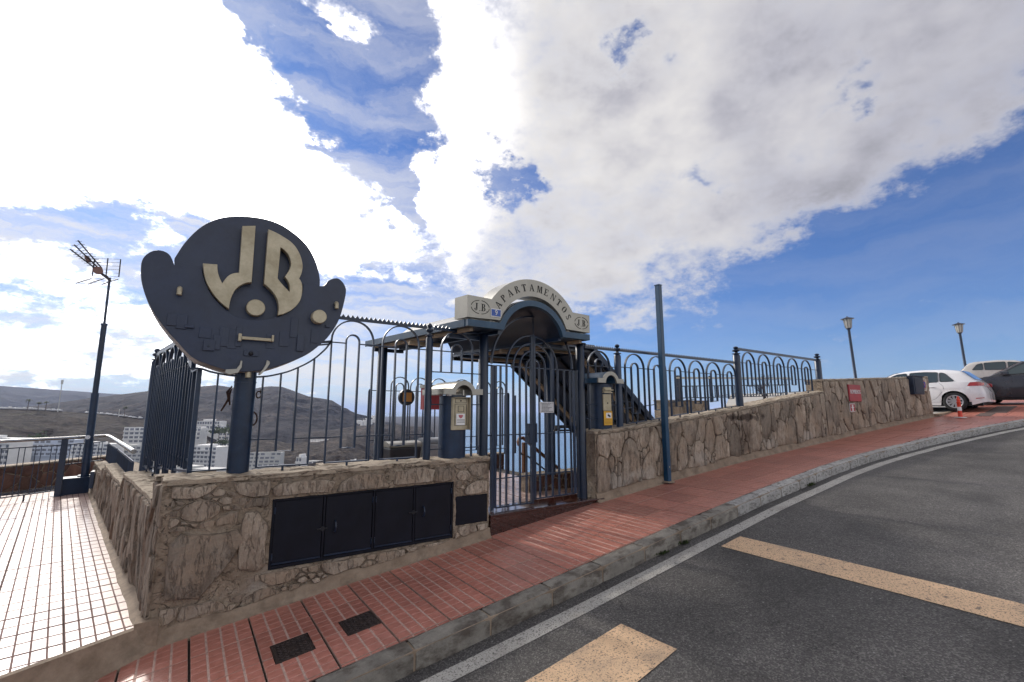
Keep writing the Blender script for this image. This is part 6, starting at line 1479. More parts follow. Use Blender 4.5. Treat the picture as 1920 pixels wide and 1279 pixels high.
    for nm, m, poly in S['lamps']:
        for sd_ in (1, -1):
            xs_ = [p[0] for p in poly]; xa, xb_ = min(xs_), max(xs_); b = MB(); nn_ = 10
            for i in range(nn_ + 1):
                x = xa + (xb_ - xa) * (.02 + .96 * i / nn_); zc_ = []
                for k in range(len(poly)):
                    p, q_ = poly[k], poly[(k + 1) % len(poly)]
                    if (p[0] - x) * (q_[0] - x) <= 0 and p[0] != q_[0]: zc_.append(p[1] + (q_[1] - p[1]) * (x - p[0]) / (q_[0] - p[0]))
                lo_, hi_ = min(zc_), max(zc_)
                for k in range(4):
                    z = lo_ + (hi_ - lo_) * k / 3; zt = interp(S['belt'], x); zz = (z - .25) / (zt - .25)
                    yv_ = half(x) * (1 - .045 * max(0, 1 - zz * 2) ** 1.5 - .055 * max(0, zz - .55) ** 1.6 * 2.2) + .010
                    b.v.append(P(x, sd_ * yv_, z))
            for i in range(nn_):
                for k in range(3): b.f.append((i * 4 + k, i * 4 + k + 1, i * 4 + 5 + k, i * 4 + 4 + k))
            xf(b, T); b.build(nm, m, r, smooth=True)
    return r, T, P
WHITE = paint('white_car_paint', (.80, .79, .79)); GREYC = paint('dark_grey_car_paint', (.022, .022, .028)); BEIGEC = paint('pale_beige_car_paint', (.52, .49, .45))
M_PRIV = M_CGLASS
golf = dict(L=4.26, W=1.79, axf=.86, axr=3.50, ra=.365, rw=.316, rr=.215, spokes=10,
    sill=[(0, .24), (.5, .19), (3.9, .19), (4.26, .30)], belt=[(0, .55), (.15, .70), (.6, .80), (1.15, .91), (2, .935), (3.2, .965), (3.9, .97), (4.12, .95), (4.2, .80), (4.26, .62)],
    crease=[(0, .62), (4.26, .72)], cab=(1.02, 4.10), roof=[(1.0, .90), (1.15, .955), (1.5, 1.17), (1.85, 1.36), (2.2, 1.44), (2.7, 1.465), (3.3, 1.44), (3.62, 1.385), (3.75, 1.35), (4.06, 1.03), (4.10, .96)],
    windows=[('front_window', [(1.42, .965), (2.28, .98), (2.28, 1.355), (2.02, 1.34), (1.80, 1.25)], M_GLASS), ('rear_door_window', [(2.36, .98), (3.14, 1.0), (3.14, 1.345), (2.75, 1.372), (2.36, 1.36)], M_GLASS), ('quarter_window', [(3.18, 1.0), (3.56, 1.015), (3.48, 1.10), (3.32, 1.30), (3.18, 1.335)], M_GLASS)],
    ws=(1.2, 1.95), rw_=(3.74, 4.05), lines=[[(3.16, .96), (3.30, .80), (3.15, .55), (2.95, .34), (2.3, .30)], [(2.32, .96), (2.31, .30)], [(1.22, .9), (1.20, .6), (1.30, .3)], [(3.15, .30), (2.9, .30)]],
    handles=[(2.95, .83), (1.98, .81)], lamps=[('tail_lamp', M_LAMPR, [(3.86, .83), (4.24, .83), (4.25, .93), (4.10, .965), (3.93, .955)]), ('reflector', M_LAMPR, [(4.02, .40), (4.22, .42), (4.22, .44), (4.02, .425)]), ('headlamp', M_ALLOY, [(.05, .62), (.42, .70), (.45, .78), (.12, .72)])])
gl = at(1800, 770, 15.0)
GX = 21.55 + .9
car('parked_car', (GX, -1.72 + 2.13, zg(GX - .3) - .0), R(90), golf, WHITE, 'white hatchback parked end-on to the wall behind the striped bollard')
suv = dict(L=4.5, W=1.84, axf=.92, axr=3.58, ra=.40, rw=.35, rr=.235, spokes=10, tumble=.34,
    sill=[(0, .32), (.5, .24), (4.1, .24), (4.5, .36)], belt=[(0, .62), (.15, .80), (.6, .93), (1.2, 1.00), (2, 1.03), (3.4, 1.07), (4.2, 1.08), (4.45, .9), (4.5, .7)],
    crease=[(0, .68), (4.5, .82)], cab=(1.05, 4.3), roof=[(1.05, 1.0), (1.2, 1.04), (1.6, 1.26), (2.0, 1.50), (2.4, 1.59), (3.0, 1.61), (3.7, 1.56), (4.0, 1.46), (4.3, 1.08)],
    windows=[('front_window', [(1.45, 1.055), (2.40, 1.08), (2.40, 1.49), (2.12, 1.46), (1.86, 1.33)], M_GLASS), ('rear_door_window', [(2.48, 1.08), (3.35, 1.11), (3.30, 1.49), (2.48, 1.495)], M_GLASS)],
    ws=(1.25, 2.05), rw_=(4.02, 4.25), lines=[[(1.30, .98), (1.22, .7), (1.36, .36)], [(2.44, 1.04), (2.43, .36)], [(3.35, 1.05), (3.3, .8), (3.1, .4)]], handles=[(2.15, .90), (3.1, .93)],
    lamps=[('headlamp', M_ALLOY, [(.06, .74), (.50, .84), (.52, .92), (.14, .84)]), ('tail_lamp', M_LAMPR, [(4.15, .9), (4.46, .88), (4.4, 1.05), (4.2, 1.06)])])
sx = 24.95
r_, T_, P_f = car('parked_car', (sx, -2.55, zg(sx - .6) + .02), R(90), suv, GREYC, 'dark grey car behind the tail of the white hatchback, cut by the picture edge')
b = MB(); b.obox((0, 0, 0), (.11, 0, 0), (0, .06, 0), (0, 0, .07)); me = b.mesh('mirror'); bevel(me, .03, 2); me.transform(T_ @ Matrix.Translation(P_f(1.62, 1.02, 1.10))); link('mirror', me, GREYC, r_, smooth=True) if False else link('mirror', me, GREYC, r_)
hat = dict(golf); hat['L'] = 4.0; hat = dict(L=4.0, W=1.70, axf=.80, axr=3.25, ra=.36, rw=.31, rr=.2, spokes=8, sill=[(0, .24), (3.7, .2), (4.0, .3)],
    belt=[(0, .6), (.15, .78), (.6, .86), (1.1, .95), (3.7, 1.0), (3.95, .85), (4.0, .6)], crease=[(0, .6), (4, .7)], cab=(.95, 3.9), roof=[(.95, .94), (1.1, 1.0), (1.6, 1.33), (1.9, 1.47), (2.5, 1.52), (3.3, 1.48), (3.55, 1.40), (3.9, 1.0)],
    windows=[('front_window', [(1.35, 1.0), (2.2, 1.02), (2.2, 1.40), (1.75, 1.33)], M_GLASS), ('rear_door_window', [(2.27, 1.02), (3.0, 1.04), (3.0, 1.40), (2.27, 1.41)], M_GLASS), ('quarter_window', [(3.05, 1.05), (3.45, 1.06), (3.25, 1.33), (3.05, 1.39)], M_GLASS)],
    ws=(1.15, 1.75), rw_=(3.58, 3.86), lines=[[(2.23, .98), (2.22, .3)]], handles=[(2.7, .86), (1.9, .85)], lamps=[('tail_lamp', M_LAMPR, [(3.75, .78), (3.97, .78), (3.95, .98), (3.8, .98)])])
q = at(1890, 740, 22.5)
car('parked_car', (q.x, q.y - .3, zg(q.x) + .22), R(-90 + 12), hat, BEIGEC, 'pale beige hatchback farthest back, mostly hidden by the dark grey car')
# ---- bollard
bo = root('bollard', (20.75, -1.0, zg(20.75)), 'orange flexible bollard with a white band in front of the white car wheel', 'bollard')
bx, by = at(1800, 776, 14.6).x, at(1800, 776, 14.6).y; bz = zg(bx); bo.location = (bx, by, bz)
M_OR = mat('orange_red_plastic', (.78, .07, .03), .4, 0, .08, 6, bump=.03)
T = Matrix.Translation((bx, by, bz)) @ Matrix.Rotation(R(3), 4, 'Y')
for nm, pr, m in (('shaft', [(.02, .055), (.33, .050), (.46, .048), (.47, .056), (.50, .056), (.52, .035), (.56, .05), (.58, .048), (.60, .03), (.65, .03), (.68, .022)], M_OR), ('white_band', [(.22, .0545), (.34, .0525)], M_WHITE), ('base', [(0, .16), (.02, .13)], M_WHITE)):
    b = MB().lathe((0, 0, 0), pr, 18); xf(b, T); b.build(nm, m, bo, smooth=40)
# ---- signs and boxes on the far wall
def wallsign(u0, v0, u1, v1, proud, x):
    return None
def yw(x): return ywall(x)
fb = root('fire_cabinet', (14.4, -.05, 2.2), 'red metal fire hydrant cover lettered BOMBEROS on the stone wall', 'fire cabinet')
def wallbox(par, xc, w, z0, z1, t, m, nm, off=.03, bev=.004):
    sl = math.atan((yw(xc + .1) - yw(xc - .1)) / .2); T = Matrix.Translation((xc, yw(xc) - off, 0)) @ Matrix.Rotation(sl, 4, 'Z')
    b = MB(); b.box(-w / 2, w / 2, -t, 0, z0, z1); xf(b, T); me = b.mesh(nm); bevel(me, bev, 1); link(nm, me, m, par); return T
sc1 = dict()
def mid(u0, v0, u1, v1):
    # a spot on the far wall: march along the sight line until it meets the wall face
    t = 8.0; p = None
    while t < 40:
        p = at((u0 + u1) / 2, (v0 + v1) / 2, t)
        if p.y >= yw(p.x): break
        t += .01
    a, c = at(u0, (v0 + v1) / 2, t), at(u1, (v0 + v1) / 2, t)
    d_ = at((u0 + u1) / 2, v0, t).z - at((u0 + u1) / 2, v1, t).z
    # width along the wall from the two sight lines
    def onwall(u):
        k = 6.0
        while k < 40:
            q = at(u, (v0 + v1) / 2, k)
            if q.y >= yw(q.x) - .06: return q.x
            k += .01
        return 20
    x0, x1 = onwall(u0), onwall(u1); zc = p.z
    return (x0 + x1) / 2, x1 - x0, zc - d_ / 2, zc + d_ / 2
xc, w, z0, z1 = mid(1592, 722, 1614, 753)
T = wallbox(fb, xc, w, z0, z1, .04, M_RED, 'door', .03, .01); fb.location = (xc, yw(xc), z0)
for ch in fb.children: ch.location -= Vector((xc, yw(xc), z0)) - Vector((14.4, -.05, 2.2))
text_mesh('lettering', 'BOMBEROS', .16, M_WHITE, fb, xc, yw(xc) - .075, (z0 + z1) / 2 + .03, .004, rotz=math.atan((yw(xc + .1) - yw(xc - .1)) / .2), xs=.72)
xc, w, z0, z1 = mid(1594.5, 757, 1604, 772)
hs_ = root('hydrant_sign', (xc, yw(xc), z0), 'small red sign with a white hydrant picture under the red cabinet', 'sign')
T = wallbox(hs_, xc, w, z0, z1, .012, M_WHITE, 'border', .035, .002); wallbox(hs_, xc, w * .9, z0 + .015, z1 - .015, .004, M_RED, 'field', .0475, .001)
b = MB()
for (xa, za, xb_, zb_) in ((-.10, .12, .10, .18), (-.06, .18, .06, .70), (-.14, .48, .14, .58), (-.10, .70, .10, .76), (-.04, .76, .04, .86)): b.box(xa * w * 1.8, xb_ * w * 1.8, -.0555, -.052, z0 + (z1 - z0) * za, z0 + (z1 - z0) * zb_)
T2 = Matrix.Translation((xc, yw(xc), 0)) @ Matrix.Rotation(math.atan((yw(xc + .1) - yw(xc - .1)) / .2), 4, 'Z'); xf(b, T2); b.build('hydrant_picture', M_WHITE, hs_)
xc, w, z0, z1 = mid(1706, 707, 1725, 740)
db = root('meter_box', (xc, yw(xc), z0), 'dark blue metal meter box hanging near the far end of the wall', 'box')
wallbox(db, xc, w, z0, z1, .16, M_NAVY, 'housing', .0, .008); wallbox(db, xc, w * .86, z0 + .04, z1 - .04, .012, M_NAVY, 'door', .161, .003); wallbox(db, xc, w * 1.06, z1 + .001, z1 + .02, .19, M_NAVY, 'lid', .0, .003)
xc, w, z0, z1 = mid(1728, 710, 1737, 733)
np_ = root('no_parking_sign', (xc, yw(xc), z0), 'cream no parking sign with a red-ringed blue disc at the end of the wall', 'sign')
M_CREAM = mat('cream_sheet', (.62, .55, .45), .6, 0, .08, 5, bump=.03); T2 = Matrix.Translation((xc, yw(xc), 0)) @ Matrix.Rotation(math.atan((yw(xc + .1) - yw(xc - .1)) / .2), 4, 'Z')
wallbox(np_, xc, w, z0, z1, .01, M_CREAM, 'board', .045, .002)
zc = (z0 + z1) / 2
b = MB().tube([(0, -.0625, zc), (0, -.056, zc)], w * .38, 28); xf(b, T2); b.build('red_ring', M_RED, np_); b = MB().tube([(0, -.066, zc), (0, -.063, zc)], w * .29, 28); xf(b, T2); b.build('blue_disc', M_ENAM, np_)
b = MB().obox((0, -.068, zc), (w * .27, 0, -w * .27), (0, .0015, 0), (w * .03, 0, w * .03)); xf(b, T2); b.build('red_bar', M_RED, np_)
for z, s in ((z1 - .05, .8), (z0 + .05, .6), (z0 + .085, .7)): b = MB().box(-w * .5 * s, w * .5 * s, -.058, -.0555, z - .009, z + .009); xf(b, T2); b.build('print_line', M_INK, np_)
# ---- inner wall and railing seen through the far fence
stonebox('garden_wall', 11.6, 13.85, 3.4, 3.8, .2, 2.05, 'brown stone garden wall seen through the hooped fence', m=M_STONE, seed=11, n=40, rad=.2)
g2 = root('terrace_railing', (16, 3.2, 1.45), 'second railing of blue posts with a flat top bar behind the far fence', 'railing')
for x in (12.0, 13.7, 15.4, 17.1, 18.8): MB().box(x, x + .10, 3.2, 3.26, 1.45 if x > 13.8 else 2.0, 2.78 + (x - 12) * .035).build('post', M_NAVY, g2)
MB().beam((11.9, 3.22, 2.70), (19.2, 3.22, 2.98), .10, .05).build('top_bar', M_STEEL, g2); MB().beam((11.9, 3.22, 2.45), (19.0, 3.22, 2.72), .03, .03).build('rail', M_NAVY, g2); MB().beam((11.9, 3.22, 2.1), (19.0, 3.22, 2.3), .03, .03).build('rail', M_NAVY, g2)
for i in range(34):
    x = 12.15 + i * .2; MB().box(x, x + .022, 3.21, 3.235, 2.11 + (x - 12) * .03, 2.44 + (x - 12) * .038).build('baluster', M_NAVY, g2)
tw = root('bare_shrub', (13.3, 1.3, 2.0), 'thin dead branches of a leafless shrub behind the far fence', 'shrub')
rg = random.Random(12)
def twig(p, d, l, r, dep):
    q = p + d * l; MB().tube([p, p + d * l * .5 + Vector((rg.uniform(-.02, .02), 0, rg.uniform(-.02, .02))), q], [r, r * .8, r * .6], 5).build('branch', M_RUST, tw)
    if dep:
        for _ in range(3): twig(p + d * l * rg.uniform(.4, 1), (d + Vector((rg.uniform(-.7, .7), rg.uniform(-.4, .4), rg.uniform(-.3, .5)))).normalized(), l * .6, r * .6, dep - 1)
MB().box(12.9, 13.8, 1.0, 1.7, .4, 1.95).build('planter', M_MORTAR, tw)
for dx_ in (-1.1, -.5, .2): twig(Vector((13.3, 1.3, 1.95)), Vector((dx_, 0, 1)).normalized(), .55, .012, 2)
# ---- weeds by the kerb
def weed(x, label, s=1.0, seed=1):
    rg = random.Random(seed); y = ykerb(x) - .012; z = zroad(x, y) + .002
    r = root('weed', (x, y, z), label, 'weed', 'weeds growing along the kerb'); b = MB()
    for _ in range(90):
        a = rg.uniform(0, 6.28); l = rg.uniform(.02, .07) * s; px = x + rg.gauss(0, .05) * s; py = y - abs(rg.gauss(0, .012)) * s; d = Vector((math.cos(a) * .6, -abs(math.sin(a)) * .5, rg.uniform(.5, 1))).normalized(); w = d.cross(Vector((0, 0, 1))).normalized() * rg.uniform(.003, .007)
        p = Vector((px, py, z)); b.add([p - w * .3, p + w * .3, p + d * l * .6 + w, p + d * l, p + d * l * .6 - w], [(0, 1, 2, 3, 4)])
    o = b.build('leaves', mat('weed_green', (.05, .075, .02), .6, 0, .4, 30, bump=0), r, fix=False); o['kind'] = 'stuff'
weed(4.95, 'small green weed in the gutter at the unpainted kerb stones', 1.0, 1); weed(4.55, 'smaller weed in the gutter left of its neighbour', .8, 2); weed(8.6, 'green weed at the foot of the white painted kerb', 1.1, 3)

# ================================================================== FAR LANDSCAPE
def terr(name, col, col2, s=.012, patch=None):
    m = mat(name, col, .95, 0, .12, s, spec=.08, col2=col2, bump=1.0, bscale=s * 9, world=True, dist=1.6, thr=(.40, .60), bdist=1.2 / s * .05)
    if patch: spots(m, patch, s * 4, .54, .64, .8)
    spots(m, [c * .38 for c in col], s * 9, .50, .60, .85)
    spots(m, [c * .25 for c in col], s * 26, .56, .64, .9)
    spots(m, [min(1, c * 1.9) for c in col2], s * 13, .62, .68, .5, stretch=(1, 1, 4))
    return m
M_HILL = terr('scrub_hillside', (.030, .024, .026), (.050, .040, .038), .0045, (.11, .088, .07))
M_NEARH = terr('dry_brown_slope', (.034, .025, .022), (.062, .047, .038), .016, (.085, .08, .05))
M_ROCK = terr('dark_rock_slope', (.036, .027, .024), (.066, .052, .044), .018, (.14, .11, .085))
M_FAR = terr('far_scrub', (.032, .029, .032), (.045, .040, .040), .002)
def uaz(u): return 54.84 - math.degrees(math.atan((u - 960) / 863.0))
def crest(u, v, D):
    """height of a crest seen at (u, v) when it stands D metres off (horizontal distance)"""
    p = at(u, v, 100.0); h = math.hypot(p.x - CAM[0], p.y - CAM[1]); return CAM[2] + (p.z - CAM[2]) / h * D
def ridge(name, m, sky, Dc, Df, zf, amp, nu=150, nt=34, back=.6, seed=0, gul=1.0, shape=.8):
    us = [sky[0][0] + (sky[-1][0] - sky[0][0]) * i / nu for i in range(nu + 1)]
    b = MB(); nb = 6; rows = nt + nb + 1
    for u in us:
        az = R(uaz(u)); zc = crest(u, lerp_tab(sky, u), Dc)
        for k in range(rows):
            if k <= nt: t = k / nt; D = Df + (Dc - Df) * t; z = zf + (zc - zf) * (t ** shape)
            else: t = (k - nt) / nb; D = Dc + (Dc - Df) * back * t; z = zc + (zf - zc) * t ** 1.3
            x, y = CAM[0] + D * math.cos(az), CAM[1] + D * math.sin(az)
            env = math.sin(math.pi * min(1, k / nt)) if k <= nt else 0
            n_ = noise.fractal(Vector((x, y, seed * 50)) * (2.2 / (Dc - Df)), 1.0, 2.1, 6) + .6 * gul * (.5 - abs(noise.noise(Vector((x, y, seed * 9)) * (6.0 / (Dc - Df)))))
            b.v.append((x, y, z + amp * env * (n_ + .22 * (.3 - abs(noise.noise(Vector((x, y, seed)) * (19.0 / (Dc - Df))))) + .06 * noise.noise(Vector((x, y, seed)) * (45.0 / (Dc - Df)))) + (min(amp, 20) * .08 * noise.noise(Vector((x, y, 0)) * .03) if k == nt else 0)))
    for i in range(nu):
        for k in range(rows - 1): b.f.append((i * rows + k, i * rows + k + 1, (i + 1) * rows + k + 1, (i + 1) * rows + k))
    return b.build(name, m, smooth=True, kind='structure', fix=False)
ridge('far_hills', M_FAR, [(-700, 700), (-200, 716), (0, 724), (60, 728), (130, 733), (200, 738), (250, 741), (330, 750), (420, 765), (520, 772)], 4200, 3000, -70, 40, seed=1)
ridge('mountain', M_HILL, [(-80, 772), (40, 764), (90, 758), (130, 752), (170, 745), (215, 741), (250, 736), (290, 731), (330, 730), (350, 727), (400, 722), (428, 726), (470, 729), (505, 724), (525, 725), (548, 733), (575, 743), (600, 747), (622, 751), (642, 763), (665, 774), (690, 784), (720, 790), (760, 796)], 1700, 950, -72, 34, nu=420, nt=110, seed=2, gul=1.6)
ridge('road_plateau', M_NEARH, [(-600, 752), (-100, 762), (0, 766), (60, 768), (115, 771), (200, 777), (270, 786), (320, 792), (370, 803), (430, 822), (480, 842)], 640, 380, -68, 10, nu=260, nt=70, seed=3, shape=.7)
ridge('valley_side', M_ROCK, [(300, 832), (360, 826), (420, 838), (470, 832), (498, 823), (520, 826), (545, 831), (600, 829), (640, 820), (652, 817), (668, 824), (690, 831), (715, 840), (745, 850), (800, 868), (860, 884)], 560, 330, -76, 12, nu=240, nt=60, seed=4)
ridge('headland', M_ROCK, [(560, 812), (620, 806), (660, 800), (700, 797), (735, 797), (770, 799), (795, 800), (806, 803), (814, 812), (822, 830), (835, 862)], 880, 640, -84, 14, nu=130, nt=30, seed=5)
# valley floor and the sea
b = MB(); N_ = 40
for i in range(N_ + 1):
    az = R(uaz(-900) + (uaz(830) - uaz(-900)) * i / N_)
    for D in (25, 120, 330, 700, 1200, 2000, 5200): b.v.append((CAM[0] + D * math.cos(az), CAM[1] + D * math.sin(az), -68 if D > 100 else (-12 if D < 60 else -58)))
for i in range(N_):
    for k in range(6): b.f.append((i * 7 + k, i * 7 + 7 + k, i * 7 + 8 + k, i * 7 + k + 1))
b.build('valley_floor', M_NEARH, smooth=True, kind='structure')
def sea_mat():
    m, nt, b = new_mat('sea_water'); N = nt.nodes; L = nt.links
    g = N.new('ShaderNodeNewGeometry').outputs['Position']; n = N.new('ShaderNodeTexNoise'); mp = N.new('ShaderNodeMapping'); L.new(g, mp.inputs[0]); mp.inputs['Scale'].default_value = (1, 1.6, 1); L.new(mp.outputs[0], n.inputs['Vector'])
    n.inputs['Scale'].default_value = .03; n.inputs['Detail'].default_value = 9; n.inputs['Roughness'].default_value = .65
    n2 = N.new('ShaderNodeTexNoise'); L.new(g, n2.inputs['Vector']); n2.inputs['Scale'].default_value = .0012; n2.inputs['Detail'].default_value = 4
    r = N.new('ShaderNodeValToRGB'); L.new(n2.outputs[0], r.inputs[0]); r.color_ramp.elements[0].position = .38; r.color_ramp.elements[1].position = .62
    r.color_ramp.elements[0].color = (.020, .085, .16, 1); r.color_ramp.elements[1].color = (.035, .13, .22, 1); L.new(r.outputs[0], b.inputs['Base Color'])
    b.inputs['Roughness'].default_value = .22; bp = N.new('ShaderNodeBump'); bp.inputs['Strength'].default_value = .5; bp.inputs['Distance'].default_value = 1.2; L.new(n.outputs[0], bp.inputs['Height']); L.new(bp.outputs[0], b.inputs['Normal'])
    return m
b = MB(); S_ = 42000; b.add([(-S_, -S_, -88), (S_, -S_, -88), (S_, S_, -88), (-S_, S_, -88)], [(0, 1, 2, 3)]); b.build('sea', sea_mat(), kind='structure')
# the hillside we stand on
b = MB()
prof = [(0, -.3), (3, -2.2), (14, -11), (40, -34), (90, -62), (140, -95)]
edge_pts = [(-90, -40), (-30, 2), (-12, 8), (-6.4, 9.6), (-1.3, 12.6), (.2, 9.8), (.6, 4.6), (6.4, 4.7), (13.8, 3.3), (20, 6.4), (62, 29), (120, -10)]
for (ex, ey) in edge_pts:
    d = Vector((ex - 5, ey + 14, 0)).normalized(); z0_ = -.05 if ex < 6 else .3
    for q, dz in prof: b.v.append((ex + d.x * q, ey + d.y * q, z0_ + dz + 1.2 * nz(ex + d.x * q, ey + d.y * q, 0, .15) * min(1, q / 6)))
for i in range(len(edge_pts) - 1):
    for k in range(len(prof) - 1): q = i * len(prof) + k; b.f.append((q, q + len(prof), q + len(prof) + 1, q + 1))
b.build('own_hillside', M_ROCK, smooth=True, kind='structure')
b = MB(); b.add([(-90, -40, -1.2), (120, -40, -1.6), (120, -10, -1.3), (62, 29, -1.2), (20, 6.4, -1.2), (13.8, 3.3, -1.2), (.6, 4.6, -.7), (.2, 9.8, -.7), (-1.3, 12.6, -.7), (-6.4, 9.6, -.7), (-12, 8, -1.2), (-30, 2, -1.3)], [tuple(range(12))]); b.build('own_ground', M_MORTAR, kind='structure')

# ---- buildings down in the valley ----------------------------------------------
M_WALLW = mat('white_render', (.74, .73, .71), .8, 0, .06, .3, bump=0); M_WALLG = mat('grey_white_render', (.52, .52, .50), .8, 0, .08, .3, bump=0); M_WALLB = mat('pale_blue_render', (.50, .55, .64), .8, 0, .06, .3, bump=0)
M_WIN = mat('shaded_window', (.16, .17, .20), .3, 0, .4, .6, bump=0); M_AWN = mat('blue_awning', (.05, .10, .25), .7, 0, .2, .5, bump=0); M_ROOFT = mat('terracotta_roof', (.30, .12, .08), .8, 0, .2, .5, bump=0)
def building(u0, u1, vt, vb, D, floors, label, wall=None, arches=False, wide=3.2, turn=0, depth=12, step=0, pent=True):
    """D = distance ahead; the block faces us (turned by `turn`), floors of equal height"""
    wall = wall or M_WALLW
    a, c = at(u0, vb, D), at(u1, vb, D); top = at(u0, vt, D).z; z0_ = a.z; H_ = (top - z0_); W_ = (c - a).length; mid_ = (a + c) / 2
    look = Vector((mid_.x - CAM[0], mid_.y - CAM[1], 0)).normalized(); ang = math.atan2((c - a).y, (c - a).x) + R(turn)
    T = Matrix.Translation((mid_.x, mid_.y, z0_)) @ Matrix.Rotation(ang, 4, 'Z')
    r = root('apartment_block', (mid_.x, mid_.y, z0_), label, 'building'); fh = H_ / floors
    def add(nm, b, m, **k): xf(b, T); return b.build(nm, m, r, **k)
    for f in range(floors):
        s = step * (f)
        b = MB(); b.box(-W_ / 2, W_ / 2, s, depth, f * fh - (6 if f == 0 else 0), (f + 1) * fh); add('wall', b, wall)
        b = MB(); b.box(-W_ / 2 - .05, W_ / 2 + .05, s - 1.1, s - .003, f * fh + fh * .02, f * fh + fh * .32); add('balcony', b, wall)
        n = max(2, int(W_ / wide)); b = MB()
        for i in range(n):
            x = -W_ / 2 + W_ * (i + .5) / n; w = W_ / n * .36
            if arches and f < 2:
                pts = [(x - w, fh * f + fh * .33)] + [(x + w * math.cos(R(q)), fh * f + fh * .5 + fh * .32 * math.sin(R(q))) for q in range(180, -1, -30)] + [(x + w, fh * f + fh * .33)]
                b.add([(p[0], s - .02, p[1]) for p in pts], [tuple(range(len(pts)))])
            elif (i * 7 + f * 3) % 11 != 0: b.box(x - w, x + w, s - .02, s + .3, f * fh + fh * .33, f * fh + fh * .86)
        add('windows', b, M_WIN, kind='stuff')
    if pent: b = MB(); b.box(-W_ * .3, W_ * .05, step * floors + 2, depth - 1, H_ + .002, H_ + fh * .45); add('roof_room', b, wall); 
    b = MB(); s = step * (floors - 1); b.box(-W_ / 2, W_ / 2, s - .1, s + .1, H_ + .003, H_ + .5); add('parapet', b, wall)
    return r
BL = [
 (-120, 32, 822, 882, 300, 6, 'large white block at the left picture edge with dark arched openings', M_WALLW, True), 
 (34, 122, 826, 856, 310, 4, 'long white and pale blue block seen between the railing post and the left edge', M_WALLB, False),
 (126, 200, 833, 860, 290, 4, 'white apartment block with rows of dark windows behind the aerial mast', M_WALLW, False),
 (233, 275, 802, 832, 380, 4, 'stepped white block on the slope just left of the dense fence run', M_WALLW, False),
 (205, 262, 838, 866, 300, 4, 'white block half hidden behind the side railing', M_WALLG, False),
 (300, 372, 803, 826, 430, 3, 'white block seen through the dense side fence', M_WALLW, False),
 (345, 408, 838, 878, 320, 5, 'white five floor block with arches just left of the sign post', M_WALLW, True),
 (362, 373, 800, 823, 470, 3, 'narrow white block with stacked windows on the upper slope', M_WALLW, False),
 (366, 412, 790, 806, 560, 2, 'white villa cluster highest on the slope left of the sign post', M_WALLW, False),
 (386, 412, 798, 815, 520, 2, 'white terraced houses below the hilltop villas', M_WALLW, False),
 (404, 432, 812, 838, 450, 4, 'white houses stepping down towards the sign post', M_WALLW, False),
 (415, 428, 848, 882, 340, 5, 'narrow white tower block right beside the sign post', M_WALLG, False),
 (280, 400, 880, 905, 250, 3, 'grey white block lowest behind the corner of the wall', M_WALLG, False),
 (462, 519, 850, 884, 345, 5, 'grey white hotel with a grid of balconies right of the sign post', M_WALLG, False),
 (553, 564, 858, 880, 400, 2, 'small white tower at the left end of the row houses', M_WALLW, False),
 (566, 662, 864, 884, 420, 2, 'row of low white houses with reddish openings below the dark slope', M_WALLW, False),
 (640, 664, 849, 862, 600, 2, 'white houses at the foot of the slope behind the first hooped bay', M_WALLW, False)]
for i, (u0, u1, vt, vb, D, fl_, lab, wm, ar) in enumerate(BL): building(u0, u1, vt, vb, D, fl_, lab, wm, ar, turn=(-14, 8, -6, 12, 0, 5)[i % 6], step=(.0, 1.2, .4)[i % 3], pent=i % 2 == 0)
# terraced white holiday complex with a grid of roofs
a = at(600, 830, 620); cp = root('holiday_village', a, 'white holiday village of small cubes laid out as a slanting grid on the slope', 'building')
for i in range(8):
    for j in range(4):
        p = at(583 + i * 5.2 + j * 1.6, 826 + j * 4.0, 640 - j * 22); b = MB(); b.box(p.x - 1.5, p.x + 1.5, p.y - 1.5, p.y + 1.5, p.z - 6, p.z + 1.2); b.build('house', M_WALLW, cp)
b = MB(); p, q = at(575, 829, 625), at(640, 843, 560); b.beam((p.x, p.y, p.z - 2), (q.x, q.y, q.z - 2), 8, 3); b.build('terracotta_roof', M_ROOFT, cp)
tn = root('headland_town', at(700, 794, 880), 'scatter of tiny white houses on the headland above the sea', 'town'); rg = random.Random(2); b = MB()
for i in range(34): p = at(668 + rg.random() * 52, 781 + rg.random() * 3 + (i % 5) * 2.2, 1300 - (i % 5) * 60); s = rg.uniform(2, 5); b.box(p.x - s, p.x + s, p.y - s, p.y + s, p.z - 12, p.z + rg.uniform(1, 4))
o = b.build('houses', M_WALLW, tn); o['kind'] = 'stuff'
